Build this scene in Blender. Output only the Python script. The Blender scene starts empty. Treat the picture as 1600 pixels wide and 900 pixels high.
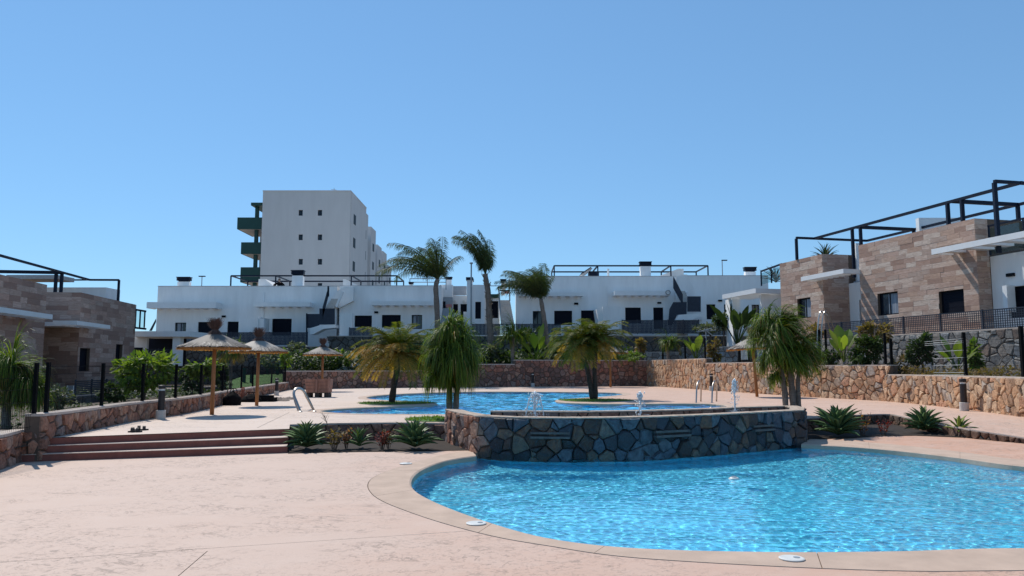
import bpy, bmesh, math, random
from math import radians, sin, cos, pi, sqrt, atan2
from mathutils import Vector, Matrix, noise
from mathutils.geometry import delaunay_2d_cdt
import numpy as np

scene = bpy.context.scene
COL = scene.collection
V = Vector

# ------------------------------------------------------------------ camera
F = 1200.0
PITCH = math.atan(125.0 / F)
CAMZ = 1.75
cam = bpy.data.cameras.new("camera")
cam.sensor_width = 36.0
cam.lens = 36.0 * F / 1600.0
cam.clip_end = 3000
camo = bpy.data.objects.new("camera", cam)
camo.location = (0, 0, CAMZ)
camo.rotation_euler = (pi / 2 + PITCH, 0, 0)
COL.objects.link(camo)
scene.camera = camo

# ------------------------------------------------------------------ light
SUN_EL = radians(52)
SUN_AZ = radians(36)          # ahead and to the left
sdir = V((-sin(SUN_AZ) * cos(SUN_EL), cos(SUN_AZ) * cos(SUN_EL), sin(SUN_EL)))
world = bpy.data.worlds.new("World")
scene.world = world
world.use_nodes = True
nt = world.node_tree
bg = nt.nodes["Background"]
sky = nt.nodes.new("ShaderNodeTexSky")
sky.sky_type = 'NISHITA'
sky.sun_disc = False
sky.sun_elevation = SUN_EL
sky.sun_rotation = -SUN_AZ
sky.altitude = 0
sky.air_density = 1.0
sky.dust_density = 0.0
sky.ozone_density = 10.0
gam = nt.nodes.new("ShaderNodeGamma")
gam.inputs[1].default_value = 0.6
tint = nt.nodes.new("ShaderNodeMix")
tint.data_type = 'RGBA'
tint.blend_type = 'MULTIPLY'
tint.clamp_result = False
tint.inputs[0].default_value = 1.0
tint.inputs[7].default_value = (1.18, 1.60, 1.85, 1)
nt.links.new(sky.outputs[0], gam.inputs[0])
nt.links.new(gam.outputs[0], tint.inputs[6])
nt.links.new(tint.outputs[2], bg.inputs[0])
bg.inputs[1].default_value = 0.15
sun = bpy.data.lights.new("sun", 'SUN')
sun.energy = 4.3
sun.angle = radians(0.53)
sun.color = (1.0, 0.95, 0.87)
suno = bpy.data.objects.new("sun", sun)
suno.rotation_euler = sdir.to_track_quat('Z', 'Y').to_euler()
suno.location = (-30, 40, 60)
COL.objects.link(suno)
sun.cycles.is_caustics_light = True      # the sun draws real caustics through the rippled pool water
scene.view_settings.view_transform = 'Standard'
scene.view_settings.look = 'None'
scene.view_settings.exposure = 0.0
scene.view_settings.gamma = 1.0
scene.render.engine = 'CYCLES'
scene.cycles.use_denoising = True
scene.cycles.max_bounces = 8
scene.cycles.transparent_max_bounces = 12

# ------------------------------------------------------------------ pixel -> place
FW = V((0, cos(PITCH), sin(PITCH)))
UP = V((0, -sin(PITCH), cos(PITCH)))
CAM = V((0, 0, CAMZ))


def ray(px, py):
    return FW + V((1, 0, 0)) * ((px - 800) / F) + UP * ((450 - py) / F)


def P(px, py, z=None, Y=None):
    d = ray(px, py)
    t = (z - CAMZ) / d.z if z is not None else Y / d.y
    return CAM + d * t


# ------------------------------------------------------------------ materials
def lin(c):
    return tuple(x / 12.92 if x <= .04045 else ((x + .055) / 1.055) ** 2.4 for x in c)


class NG:
    def __init__(s, m):
        s.t = m.node_tree
        s.n = s.t.nodes
        s.bsdf = s.n.get("Principled BSDF")
        s.out = s.n.get("Material Output")

    def new(s, typ, **kw):
        nd = s.n.new(typ)
        for k, v in kw.items():
            setattr(nd, k, v)
        return nd

    def link(s, a, b):
        s.t.links.new(a, b)

    def coord(s, scale=(1, 1, 1), obj=False):
        if obj:
            c = s.new("ShaderNodeTexCoord").outputs["Object"]
        else:
            c = s.new("ShaderNodeNewGeometry").outputs["Position"]
        mp = s.new("ShaderNodeMapping")
        mp.inputs["Scale"].default_value = scale
        s.link(c, mp.inputs[0])
        return mp.outputs[0]

    def noise(s, vec, scale, detail=4, rough=.55, dist=0):
        nd = s.new("ShaderNodeTexNoise")
        nd.inputs["Scale"].default_value = scale
        nd.inputs["Detail"].default_value = detail
        nd.inputs["Roughness"].default_value = rough
        nd.inputs["Distortion"].default_value = dist
        s.link(vec, nd.inputs["Vector"])
        return nd

    def ramp(s, fac, stops, interp='LINEAR'):
        r = s.new("ShaderNodeValToRGB")
        r.color_ramp.interpolation = interp
        el = r.color_ramp.elements
        while len(el) < len(stops):
            el.new(0.5)
        for e, (p, c) in zip(el, stops):
            e.position = p
            e.color = (c[0], c[1], c[2], 1) if not isinstance(c, (int, float)) else (c, c, c, 1)
        s.link(fac, r.inputs[0])
        return r.outputs[0]

    def mix(s, fac, a, b, mode='MIX'):
        m = s.new("ShaderNodeMix", data_type='RGBA', blend_type=mode)
        for sock, v in ((m.inputs[0], fac), (m.inputs[6], a), (m.inputs[7], b)):
            if isinstance(v, (int, float)):
                sock.default_value = v
            elif isinstance(v, tuple):
                sock.default_value = (v[0], v[1], v[2], 1)
            else:
                s.link(v, sock)
        return m.outputs[2]

    def math(s, op, a, b=0.0):
        m = s.new("ShaderNodeMath", operation=op)
        for sock, v in ((m.inputs[0], a), (m.inputs[1], b)):
            if isinstance(v, (int, float)):
                sock.default_value = v
            else:
                s.link(v, sock)
        return m.outputs[0]

    def rnd(s):
        oi = s.new("ShaderNodeObjectInfo").outputs["Random"]
        gi = s.new("ShaderNodeNewGeometry").outputs["Random Per Island"]
        return s.math('FRACT', s.math('ADD', s.math('MULTIPLY', oi, 7.31), gi))

    def bump(s, h, strength=.3, dist=.02, normal=None):
        b = s.new("ShaderNodeBump")
        b.inputs["Strength"].default_value = strength
        b.inputs["Distance"].default_value = dist
        s.link(h, b.inputs["Height"])
        if normal is not None:
            s.link(normal, b.inputs["Normal"])
        return b.outputs[0]


MATS = {}


def newmat(name):
    m = bpy.data.materials.new(name)
    m.use_nodes = True
    MATS[name] = m
    return m, NG(m)


def mat_plain(name, col, rough=.6, var=.12, scale=3.0, bump=.15, bscale=None, metal=0.0, stretch=(1, 1, 1), spec=.4):
    m, g = newmat(name)
    b = g.bsdf
    c = g.coord(stretch)
    n = g.noise(c, scale, 5, .6)
    lo = tuple(x * (1 - var) for x in col)
    hi = tuple(min(1, x * (1 + var)) for x in col)
    g.link(g.ramp(n.outputs[0], [(.3, lo), (.7, hi)]), b.inputs["Base Color"])
    b.inputs["Roughness"].default_value = rough
    b.inputs["Metallic"].default_value = metal
    b.inputs["Specular IOR Level"].default_value = spec
    if bump:
        n2 = g.noise(c, bscale or scale * 12, 4, .6)
        g.link(g.bump(n2.outputs[0], bump, .01), b.inputs["Normal"])
    return m


def mat_white_wall(name, col, stain=.12):
    m, g = newmat(name)
    c = g.coord((1, 1, .18))
    n = g.noise(c, 1.1, 6, .65)
    c2 = g.coord()
    n2 = g.noise(c2, .35, 3, .5)
    n3 = g.noise(c2, 45, 3, .6)
    a = g.ramp(n.outputs[0], [(.35, tuple(x * (1 - stain) for x in col)), (.62, col)])
    a = g.mix(g.ramp(n2.outputs[0], [(.4, 0.0), (.75, .25)]), a, tuple(x * y for x, y in zip(col, (.86, .85, .84))))
    g.link(a, g.bsdf.inputs["Base Color"])
    g.bsdf.inputs["Roughness"].default_value = .85
    g.bsdf.inputs["Specular IOR Level"].default_value = .2
    g.link(g.bump(n3.outputs[0], .12, .01), g.bsdf.inputs["Normal"])
    return m


def mat_stone(name, cols, rough=.8, wet=False):
    """natural stone: every piece its own tone from the palette, mottled and rough"""
    m, g = newmat(name)
    r = g.rnd()
    n = len(cols)
    base = g.ramp(r, [(i / n, c) for i, c in enumerate(cols)], 'CONSTANT')
    c = g.coord()
    n1 = g.noise(c, 9, 6, .65, .5)
    n2 = g.noise(c, 38, 5, .7)
    a = g.mix(g.ramp(n1.outputs[0], [(.36, .7), (.58, 0.0)]), base, tuple(x * .35 for x in cols[0]), 'MIX')
    n3 = g.noise(g.coord((1, 1, 2.6)), 14, 6, .75, 1.5)
    a2 = g.mix(g.ramp(n3.outputs[0], [(.56, 0.0), (.68, .5)]), a, tuple(min(1, x * 1.9) for x in cols[0]))
    a2 = g.mix(g.ramp(n2.outputs[0], [(.5, 0.0), (.8, .3)]), a2, tuple(min(1, x * 1.5) for x in cols[0]))
    g.link(a2, g.bsdf.inputs["Base Color"])
    h = g.math('ADD', n1.outputs[0], g.math('MULTIPLY', n2.outputs[0], .5))
    g.link(g.bump(h, .9, .04), g.bsdf.inputs["Normal"])
    g.bsdf.inputs["Roughness"].default_value = .45 if wet else rough
    g.bsdf.inputs["Specular IOR Level"].default_value = .3 if wet else .1
    return m


def mat_leaf(name, cols, trans=.35, rough=.58):
    m, g = newmat(name)
    r = g.rnd()
    n = len(cols)
    c = g.ramp(r, [(i / max(1, n - 1), x) for i, x in enumerate(cols)])
    g.link(c, g.bsdf.inputs["Base Color"])
    g.bsdf.inputs["Roughness"].default_value = rough
    g.bsdf.inputs["Specular IOR Level"].default_value = .22
    tr = g.new("ShaderNodeBsdfTranslucent")
    g.link(g.mix(1.0, c, (1.5, 1.6, .5), 'MULTIPLY'), tr.inputs[0])
    ms = g.new("ShaderNodeMixShader")
    ms.inputs[0].default_value = trans
    g.link(g.bsdf.outputs[0], ms.inputs[1])
    g.link(tr.outputs[0], ms.inputs[2])
    g.link(ms.outputs[0], g.out.inputs[0])
    return m


def mat_deck(name, base, light, red):
    m, g = newmat(name)
    c = g.coord()
    n1 = g.noise(c, .28, 5, .6)
    n2 = g.noise(c, 2.2, 6, .65)
    n3 = g.noise(c, 60, 3, .6)
    sep = g.new("ShaderNodeSeparateXYZ")
    g.link(c, sep.inputs[0])
    # the pours toward the right are pinker
    pour = g.math('ADD', g.math('MULTIPLY', sep.outputs[0], .085), n1.outputs[0])
    a = g.mix(g.ramp(pour, [(.25, 0.0), (.95, 1.0)]), base, red)
    a = g.mix(g.ramp(n2.outputs[0], [(.42, 0.0), (.7, .4)]), a, light)
    a = g.mix(g.ramp(n3.outputs[0], [(.35, .16), (.6, 0.0)]), a, tuple(x * .55 for x in base))
    # stamped slate relief: broken thin ledges in scattered clusters
    mask = g.noise(g.coord((.6, .9, 1)), 1.0, 4, .6)
    mk_ = g.ramp(mask.outputs[0], [(.40, 0.0), (.56, 1.0)])
    mark = None
    for sc_, thr, amp, det in ((.9, .010, 1.0, 7), (2.6, .022, 1.0, 6), (7.0, .05, .55, 4)):
        st = g.noise(g.coord((1, 1.25, 1)), sc_, det, .6, .6)
        ln = g.ramp(g.math('ABSOLUTE', g.math('SUBTRACT', st.outputs[0], .5)), [(0.0, amp), (thr * .5, amp), (thr, 0.0)])
        br = g.noise(g.coord((1, 1, 1)), sc_ * 2.7, 3, .6)
        ln = g.math('MULTIPLY', ln, g.ramp(br.outputs[0], [(.50, 0.0), (.55, 1.0)]))
        mark = ln if mark is None else g.math('MAXIMUM', mark, ln)
    mark = g.math('MULTIPLY', mark, mk_)
    a = g.mix(g.math('MULTIPLY', mark, .62), a, tuple(x * .42 for x in base))
    g.link(a, g.bsdf.inputs["Base Color"])
    g.bsdf.inputs["Roughness"].default_value = .72
    g.bsdf.inputs["Specular IOR Level"].default_value = .3
    h = g.math('SUBTRACT', g.math('ADD', g.math('MULTIPLY', n2.outputs[0], .6), g.math('MULTIPLY', n3.outputs[0], .1)),
               g.math('MULTIPLY', mark, .5))
    g.link(g.bump(h, .45, .02), g.bsdf.inputs["Normal"])
    return m


def mat_water(name, tint, scale=2.0, strength=.35, dist=.06):
    m, g = newmat(name)
    g.n.remove(g.bsdf)
    c = g.coord((1, 1.25, 1))
    n1 = g.noise(c, scale, 3, .55, .6)
    n2 = g.noise(c, scale * 3.4, 3, .55, .4)
    n3 = g.noise(c, scale * 9, 2, .5)
    h = g.math('ADD', g.math('ADD', g.math('MULTIPLY', n1.outputs[0], 1.0), g.math('MULTIPLY', n2.outputs[0], .42)),
               g.math('MULTIPLY', n3.outputs[0], .10))
    nb = g.bump(h, strength, dist)
    fr = g.new("ShaderNodeFresnel")
    fr.inputs[0].default_value = 1.33
    g.link(nb, fr.inputs["Normal"])
    tr = g.new("ShaderNodeBsdfTransparent")
    tr.inputs[0].default_value = (*tint, 1)
    gl = g.new("ShaderNodeBsdfGlossy")
    gl.inputs["Roughness"].default_value = .06
    g.link(nb, gl.inputs["Normal"])
    ms = g.new("ShaderNodeMixShader")
    g.link(fr.outputs[0], ms.inputs[0])
    g.link(tr.outputs[0], ms.inputs[1])
    g.link(gl.outputs[0], ms.inputs[2])
    g.link(ms.outputs[0], g.out.inputs[0])
    return m


def mat_pool(name, col):
    """small glass mosaic: square tesserae with thin pale joints"""
    m, g = newmat(name)
    c = g.coord((12, 12, 12))
    br = g.new("ShaderNodeTexVoronoi", feature='F1', distance='CHEBYCHEV')
    br.inputs["Randomness"].default_value = 0.0
    br.inputs["Scale"].default_value = 1.0
    g.link(c, br.inputs["Vector"])
    jt = g.ramp(br.outputs["Distance"], [(.44, 0.0), (.5, .35)])
    hv = g.noise(c, .9, 1, .5)
    a = g.ramp(hv.outputs[0], [(.3, tuple(x * .7 for x in col)), (.7, tuple(min(1, x * 1.3) for x in col))])
    a = g.mix(jt, a, tuple(min(1, x * 1.6 + .05) for x in col))
    g.link(a, g.bsdf.inputs["Base Color"])
    g.bsdf.inputs["Roughness"].default_value = .5
    return m


def mat_glass(name, tint=(.8, .9, .92), refl=.9):
    m, g = newmat(name)
    g.n.remove(g.bsdf)
    lw = g.new("ShaderNodeLayerWeight")
    fac = g.math('ADD', g.math('MULTIPLY', g.math('POWER', lw.outputs["Facing"], 4.0), .8), .04)
    tr = g.new("ShaderNodeBsdfTransparent")
    tr.inputs[0].default_value = (*tint, 1)
    gl = g.new("ShaderNodeBsdfGlossy")
    gl.inputs["Roughness"].default_value = .02
    ms = g.new("ShaderNodeMixShader")
    g.link(fac, ms.inputs[0])
    g.link(tr.outputs[0], ms.inputs[1])
    g.link(gl.outputs[0], ms.inputs[2])
    g.link(ms.outputs[0], g.out.inputs[0])
    return m


def mat_travertine(name, cols):
    m, g = newmat(name)
    r = g.rnd()
    n = len(cols)
    base = g.ramp(r, [(i / n, c) for i, c in enumerate(cols)], 'CONSTANT')
    c = g.coord((1, 1, 5.5))
    sh = g.new("ShaderNodeVectorMath", operation='ADD')
    cm = g.new("ShaderNodeCombineXYZ")
    g.link(g.math('MULTIPLY', r, 40.0), cm.inputs[0])
    g.link(g.math('MULTIPLY', r, 23.0), cm.inputs[2])
    g.link(c, sh.inputs[0])
    g.link(cm.outputs[0], sh.inputs[1])
    n1 = g.noise(sh.outputs[0], 1.6, 6, .7, 1.4)
    n2 = g.noise(sh.outputs[0], 7, 5, .7, .6)
    a = g.mix(g.ramp(n1.outputs[0], [(.36, .6), (.6, 0.0)]), base, (.25, .14, .10))
    a = g.mix(g.ramp(n2.outputs[0], [(.55, 0.0), (.75, .4)]), a, (.52, .42, .33))
    g.link(a, g.bsdf.inputs["Base Color"])
    g.bsdf.inputs["Roughness"].default_value = .7
    g.bsdf.inputs["Specular IOR Level"].default_value = .3
    g.link(g.bump(n1.outputs[0], .4, .02), g.bsdf.inputs["Normal"])
    return m


def mat_bark(name, c1, c2, sc=(1, 1, 9)):
    m, g = newmat(name)
    c = g.coord(sc)
    n = g.noise(c, 2.5, 6, .7, .8)
    n2 = g.noise(g.coord((6, 6, 1)), 3, 5, .7)
    a = g.ramp(n.outputs[0], [(.3, c1), (.7, c2)])
    a = g.mix(g.ramp(n2.outputs[0], [(.4, .5), (.65, 0.0)]), a, tuple(x * .4 for x in c1))
    g.link(a, g.bsdf.inputs["Base Color"])
    g.bsdf.inputs["Roughness"].default_value = .9
    g.link(g.bump(g.math('ADD', n.outputs[0], n2.outputs[0]), .9, .04), g.bsdf.inputs["Normal"])
    return m


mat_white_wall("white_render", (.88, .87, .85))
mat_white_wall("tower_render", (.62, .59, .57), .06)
mat_plain("white_paint", (.78, .78, .77), .55, .04, 2, .05)
mat_plain("dark_metal", (.010, .016, .032), .5, .15, 4, .04, spec=.15)
mat_plain("fence_metal", (.005, .006, .007), .6, .2, 6, .05, spec=.05)
mat_plain("grey_metal", (.035, .043, .06), .5, .15, 4, .05, spec=.15)
mat_plain("shutter", (.010, .012, .020), .6, .12, 6, .08, stretch=(.2, .2, 8), spec=.06)
mat_plain("dark_frame", (.008, .009, .013), .5, .1, 5, .03, spec=.1)
mat_plain("pale_grey", (.48, .49, .50), .7, .08, 2, .1)
mat_plain("tower_green", (.012, .055, .045), .5, .1, 2, .05)
mat_plain("concrete", (.50, .46, .42), .85, .14, 6, .3)
mat_plain("cap_mortar", (.50, .42, .36), .9, .16, 5, .4, spec=.1)
mat_plain("cap_rough", (.44, .35, .28), .9, .4, 7, .8, 30, spec=.1)
mat_plain("mortar", (.125, .085, .062), .95, .2, 7, .5)
mat_plain("mortar_dark", (.035, .032, .032), .9, .3, 7, .5)
mat_plain("soil", (.030, .020, .014), .95, .35, 6, 1.0, 25)
mat_plain("garden_soil", (.12, .09, .065), .95, .3, 3, .8, 20)
mat_plain("terrain_soil", (.22, .18, .14), .95, .2, .3, .5, 3)
mat_plain("riser_red", (.22, .072, .052), .75, .18, 5, .3)
mat_plain("lawn", (.075, .17, .035), .9, .25, 9, .8, 60)
mat_plain("steel", (.46, .42, .38), .34, .05, 6, .02, metal=1.0)
mat_plain("bollard_brown", (.022, .017, .017), .5, .2, 6, .08)
mat_plain("bin_wood", (.34, .165, .115), .7, .28, 6, .5, stretch=(1, 1, .25))
mat_plain("pole_wood", (.30, .125, .045), .65, .28, 5, .4, stretch=(3, 3, .3))
m, g = newmat("thatch")
g.link(g.ramp(g.rnd(), [(0, (.05, .042, .038)), (.35, (.12, .10, .085)), (.7, (.21, .18, .15)), (1, (.38, .33, .28))]), g.bsdf.inputs["Base Color"])
g.bsdf.inputs["Roughness"].default_value = .7
mat_leaf("thatch_edge", [(.42, .19, .07), (.52, .25, .09), (.30, .13, .05)], .45, .8)
mat_plain("tuft_brown", (.13, .07, .055), .9, .35, 15, .3)
mat_plain("black_cloth", (.010, .009, .010), .9, .3, 8, .3, spec=.05)
mat_plain("orange_cloth", (.42, .12, .06), .85, .2, 8, .3)
mat_plain("towel", (.22, .17, .14), .95, .4, 14, .5)
mat_plain("rubber", (.035, .025, .022), .7, .3, 20, .2)
mat_plain("sole", (.45, .36, .29), .8, .2, 20, .2)
mat_plain("white_plastic", (.66, .65, .61), .4, .06, 9, .05)
mat_plain("rail_grey", (.30, .33, .36), .4, .1, 6, .05)
mat_plain("wire_glint", (.42, .45, .43), .35, .1, 8, 0)  # pale colour stands for sun glint on the fence wires
mat_plain("skin", (.42, .25, .17), .55, .1, 20, .05)
mat_plain("hair", (.08, .06, .05), .8, .2, 30, .3)
mat_plain("slate_ledge", (.11, .10, .095), .6, .25, 9, .4)
mat_plain("pink_box", (.50, .20, .19), .7, .1, 5, .05)
mat_plain("sheet_white", (.80, .79, .78), .9, .05, 5, .2)
m, g = newmat("window_glass")
g.bsdf.inputs["Base Color"].default_value = (.012, .018, .028, 1)
g.bsdf.inputs["Roughness"].default_value = .05
g.bsdf.inputs["Specular IOR Level"].default_value = .5
m, g = newmat("pane_reflection")  # pale streaks: a reflection on the glass put into colour
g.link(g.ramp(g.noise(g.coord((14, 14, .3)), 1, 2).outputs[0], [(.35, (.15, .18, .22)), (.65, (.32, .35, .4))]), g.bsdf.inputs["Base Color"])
mat_glass("rail_glass", (.74, .86, .86))
mat_deck("deck_pink", (.575, .42, .335), (.61, .465, .38), (.56, .325, .225))
mat_deck("deck_pink_upper", (.62, .485, .395), (.65, .53, .445), (.59, .385, .285))
mat_plain("coping", (.50, .37, .285), .8, .12, 2.5, .35, 160, spec=.2)
mat_stone("stone_red", [(.36, .18, .125), (.46, .25, .17), (.28, .16, .12), (.36, .25, .20), (.46, .30, .22), (.22, .125, .10), (.42, .20, .135), (.26, .21, .19)])
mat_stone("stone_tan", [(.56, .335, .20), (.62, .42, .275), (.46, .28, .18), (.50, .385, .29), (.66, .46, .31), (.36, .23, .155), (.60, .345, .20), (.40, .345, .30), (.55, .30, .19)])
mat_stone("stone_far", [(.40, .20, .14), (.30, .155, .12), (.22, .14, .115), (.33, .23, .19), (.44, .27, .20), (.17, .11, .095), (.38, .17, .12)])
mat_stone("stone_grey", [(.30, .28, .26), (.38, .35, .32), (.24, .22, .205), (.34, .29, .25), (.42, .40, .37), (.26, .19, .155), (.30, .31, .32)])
mat_stone("stone_brown", [(.15, .085, .06), (.19, .115, .08), (.11, .07, .055), (.15, .11, .085), (.21, .135, .10)])
mat_stone("stone_shade", [(.13, .12, .11), (.17, .155, .14), (.10, .09, .085), (.15, .12, .10), (.19, .175, .16)])  # darker copy of the grey stone, with shade put into its colour
mat_stone("stone_blue", [(.085, .108, .135), (.045, .052, .066), (.115, .14, .165), (.028, .026, .027), (.15, .085, .05), (.075, .098, .125), (.14, .16, .18), (.085, .05, .034), (.05, .055, .064), (.17, .125, .088), (.034, .030, .028), (.10, .125, .15), (.19, .10, .06), (.11, .095, .08), (.06, .042, .034), (.20, .165, .13)], wet=True)
mat_stone("stone_dark", [(.30, .135, .095), (.36, .19, .13), (.19, .105, .08), (.26, .175, .14), (.38, .21, .145)])
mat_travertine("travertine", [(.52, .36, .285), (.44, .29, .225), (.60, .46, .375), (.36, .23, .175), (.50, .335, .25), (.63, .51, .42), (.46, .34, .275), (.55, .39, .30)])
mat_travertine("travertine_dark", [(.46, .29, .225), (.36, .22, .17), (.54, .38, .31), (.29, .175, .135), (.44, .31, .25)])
mat_bark("bark_grey", (.14, .11, .09), (.30, .26, .22))
mat_bark("bark_brown", (.09, .06, .045), (.19, .135, .10))
mat_bark("bark_dark", (.05, .035, .03), (.12, .085, .065))
mat_leaf("leaf_queen", [(.035, .06, .03), (.055, .085, .035), (.09, .10, .045)], .3)
mat_leaf("leaf_pony", [(.028, .055, .009), (.055, .10, .013), (.105, .16, .02), (.20, .24, .04)], .38, .5)
mat_leaf("leaf_pony_dry", [(.20, .15, .045), (.30, .19, .06), (.16, .13, .05)], .35)
mat_leaf("leaf_pygmy", [(.055, .085, .014), (.10, .12, .02), (.17, .145, .03)], .4, .5)
mat_leaf("leaf_pygmy_dry", [(.30, .19, .045), (.38, .21, .05), (.24, .17, .045)], .4)
mat_leaf("leaf_bright", [(.08, .15, .02), (.14, .21, .03), (.19, .24, .05), (.05, .10, .02)], .4)
mat_leaf("leaf_mid", [(.03, .06, .018), (.06, .095, .028), (.02, .04, .014)], .3)
mat_leaf("leaf_grey", [(.10, .12, .09), (.16, .18, .14), (.06, .08, .055)], .25)
mat_leaf("leaf_agave", [(.08, .14, .055), (.115, .185, .075), (.06, .115, .045)], .15, .5)
mat_leaf("leaf_agave_young", [(.19, .25, .04), (.23, .28, .06)], .3, .5)
mat_leaf("leaf_red", [(.22, .02, .025), (.13, .02, .02), (.28, .06, .03)], .35)
mat_leaf("leaf_rust", [(.30, .10, .04), (.22, .11, .045), (.36, .16, .06)], .35)
mat_leaf("leaf_bronze", [(.19, .12, .05), (.13, .11, .04), (.25, .15, .07)], .35)
mat_water("water", (.80, .94, .98), 3.2, .55, .07)
mat_water("water_upper", (.80, .94, .98), 1.6, .5, .08)
mat_pool("pool_mosaic", (.10, .60, .89))
mat_pool("pool_mosaic_upper", (.05, .50, .84))
m, g = newmat("pool_water")
g.n.remove(g.bsdf)
gl = g.new("ShaderNodeBsdfGlass")
gl.inputs["Roughness"].default_value = 0.0
gl.inputs["IOR"].default_value = 1.33
g.link(gl.outputs[0], g.out.inputs[0])
m, g = newmat("white_water")
g.bsdf.inputs["Base Color"].default_value = (.86, .90, .93, 1)
g.bsdf.inputs["Roughness"].default_value = .15
g.bsdf.inputs["Specular IOR Level"].default_value = .8
tr = g.new("ShaderNodeBsdfTransparent")
ms = g.new("ShaderNodeMixShader")
ms.inputs[0].default_value = .85
g.link(tr.outputs[0], ms.inputs[1])
g.link(g.bsdf.outputs[0], ms.inputs[2])
g.link(ms.outputs[0], g.out.inputs[0])

# ------------------------------------------------------------------ mesh building
OFF = {}


class MB:
    def __init__(s):
        s.v = []
        s.f = []

    def add(s, verts, faces):
        b = len(s.v)
        s.v.extend([V(p) for p in verts])
        s.f.extend([tuple(b + i for i in f) for f in faces])
        return s

    def quad(s, a, b, c, d):
        return s.add((a, b, c, d), ((0, 1, 2, 3),))

    def obox(s, o, a, b, c):
        o, a, b, c = V(o), V(a), V(b), V(c)
        vs = [o, o + a, o + a + b, o + b, o + c, o + a + c, o + a + b + c, o + b + c]
        fs = [(0, 3, 2, 1), (4, 5, 6, 7), (0, 1, 5, 4), (1, 2, 6, 5), (2, 3, 7, 6), (3, 0, 4, 7)]
        if a.cross(b).dot(c) < 0:
            fs = [tuple(reversed(f)) for f in fs]
        return s.add(vs, fs)

    def box(s, lo, hi):
        return s.obox(lo, (hi[0] - lo[0], 0, 0), (0, hi[1] - lo[1], 0), (0, 0, hi[2] - lo[2]))

    def bar(s, p, q, w=.05, h=None):
        """rectangular bar from p to q"""
        p, q = V(p), V(q)
        h = h or w
        d = (q - p)
        up = V((0, 0, 1)) if abs(d.normalized().z) < .95 else V((0, 1, 0))
        a = d.cross(up).normalized() * w
        b = a.cross(d).normalized() * h
        return s.obox(p - a / 2 - b / 2, d, a, b)

    def tube(s, pts, r, n=8, cap=True):
        pts = [V(p) for p in pts]
        m = len(pts)
        rs = r if isinstance(r, (list, tuple)) else [r] * m
        b = len(s.v)
        ref = None
        for i, p in enumerate(pts):
            t = (pts[min(i + 1, m - 1)] - pts[max(i - 1, 0)])
            t = t.normalized() if t.length > 1e-9 else V((0, 0, 1))
            if ref is None:
                ref = V((1, 0, 0)) if abs(t.x) < .9 else V((0, 1, 0))
            x = (ref - t * ref.dot(t)).normalized()
            ref = x
            y = t.cross(x)
            for k in range(n):
                a = 2 * pi * k / n
                s.v.append(p + x * cos(a) * rs[i] + y * sin(a) * rs[i])
        for i in range(m - 1):
            for k in range(n):
                k2 = (k + 1) % n
                s.f.append((b + i * n + k, b + i * n + k2, b + (i + 1) * n + k2, b + (i + 1) * n + k))
        if cap:
            s.f.append(tuple(b + k for k in reversed(range(n))))
            s.f.append(tuple(b + (m - 1) * n + k for k in range(n)))
        return s

    def lathe(s, prof, c=(0, 0, 0), n=20):
        """profile of (radius, z) turned about the vertical through c"""
        c = V(c)
        b = len(s.v)
        for r, z in prof:
            for k in range(n):
                a = 2 * pi * k / n
                s.v.append(c + V((cos(a) * r, sin(a) * r, z)))
        for i in range(len(prof) - 1):
            for k in range(n):
                k2 = (k + 1) % n
                s.f.append((b + i * n + k, b + i * n + k2, b + (i + 1) * n + k2, b + (i + 1) * n + k))
        s.f.append(tuple(b + k for k in reversed(range(n))))
        s.f.append(tuple(b + (len(prof) - 1) * n + k for k in range(n)))
        return s

    def prism(s, poly, d):
        """polygon (3-D points) swept by d"""
        poly = [V(p) for p in poly]
        d = V(d)
        n = len(poly)
        nn = V((0, 0, 0))
        for i in range(n):
            nn += poly[i].cross(poly[(i + 1) % n])
        if nn.dot(d) > 0:
            poly = list(reversed(poly))
        return s.add(poly + [p + d for p in poly],
                     [tuple(range(n)), tuple(n + i for i in reversed(range(n)))] +
                     [(i, n + i, n + (i + 1) % n, (i + 1) % n) for i in range(n)])

    def build(s, name, mat, parent=None, smooth=False, base=None, kind=None):
        if parent is not None:
            off = OFF[parent.name]
        elif base is not None:
            off = V(base)
        else:
            off = V((0, 0, 0))
        me = bpy.data.meshes.new(name)
        me.from_pydata([tuple(p - off) for p in s.v], [], s.f)
        me.materials.append(MATS[mat])
        if smooth:
            me.polygons.foreach_set("use_smooth", [True] * len(me.polygons))
        o = bpy.data.objects.new(name, me)
        COL.objects.link(o)
        if parent is not None:
            o.parent = parent
        else:
            o.location = off
        OFF[o.name] = off
        if kind:
            o["kind"] = kind
        return o


def tag(o, label, cat, group=None):
    o["label"] = label
    o["category"] = cat
    if group:
        o["group"] = group
    return o


def thing(name, label, cat, loc=(0, 0, 0), group=None):
    o = bpy.data.objects.new(name, None)
    o.empty_display_size = .2
    COL.objects.link(o)
    o.location = loc
    OFF[o.name] = V(loc)
    return tag(o, label, cat, group)


def dup(r, loc, label, rz=0.0, sc=1.0):
    """copy a thing with its parts and their sub-parts"""
    def cp(o, par):
        c = o.copy()
        COL.objects.link(c)
        if par is not None:
            c.parent = par
        for ch in list(o.children):
            cp(ch, c)
        return c
    c = cp(r, None)
    c.location = loc
    c.rotation_euler = (0, 0, rz)
    c.scale = (sc, sc, sc)
    c["label"] = label
    OFF[c.name] = V(loc)
    return c


def structure(o):
    o["kind"] = "structure"
    return o


def lerp(a, b, t):
    return a + (b - a) * t


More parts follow.
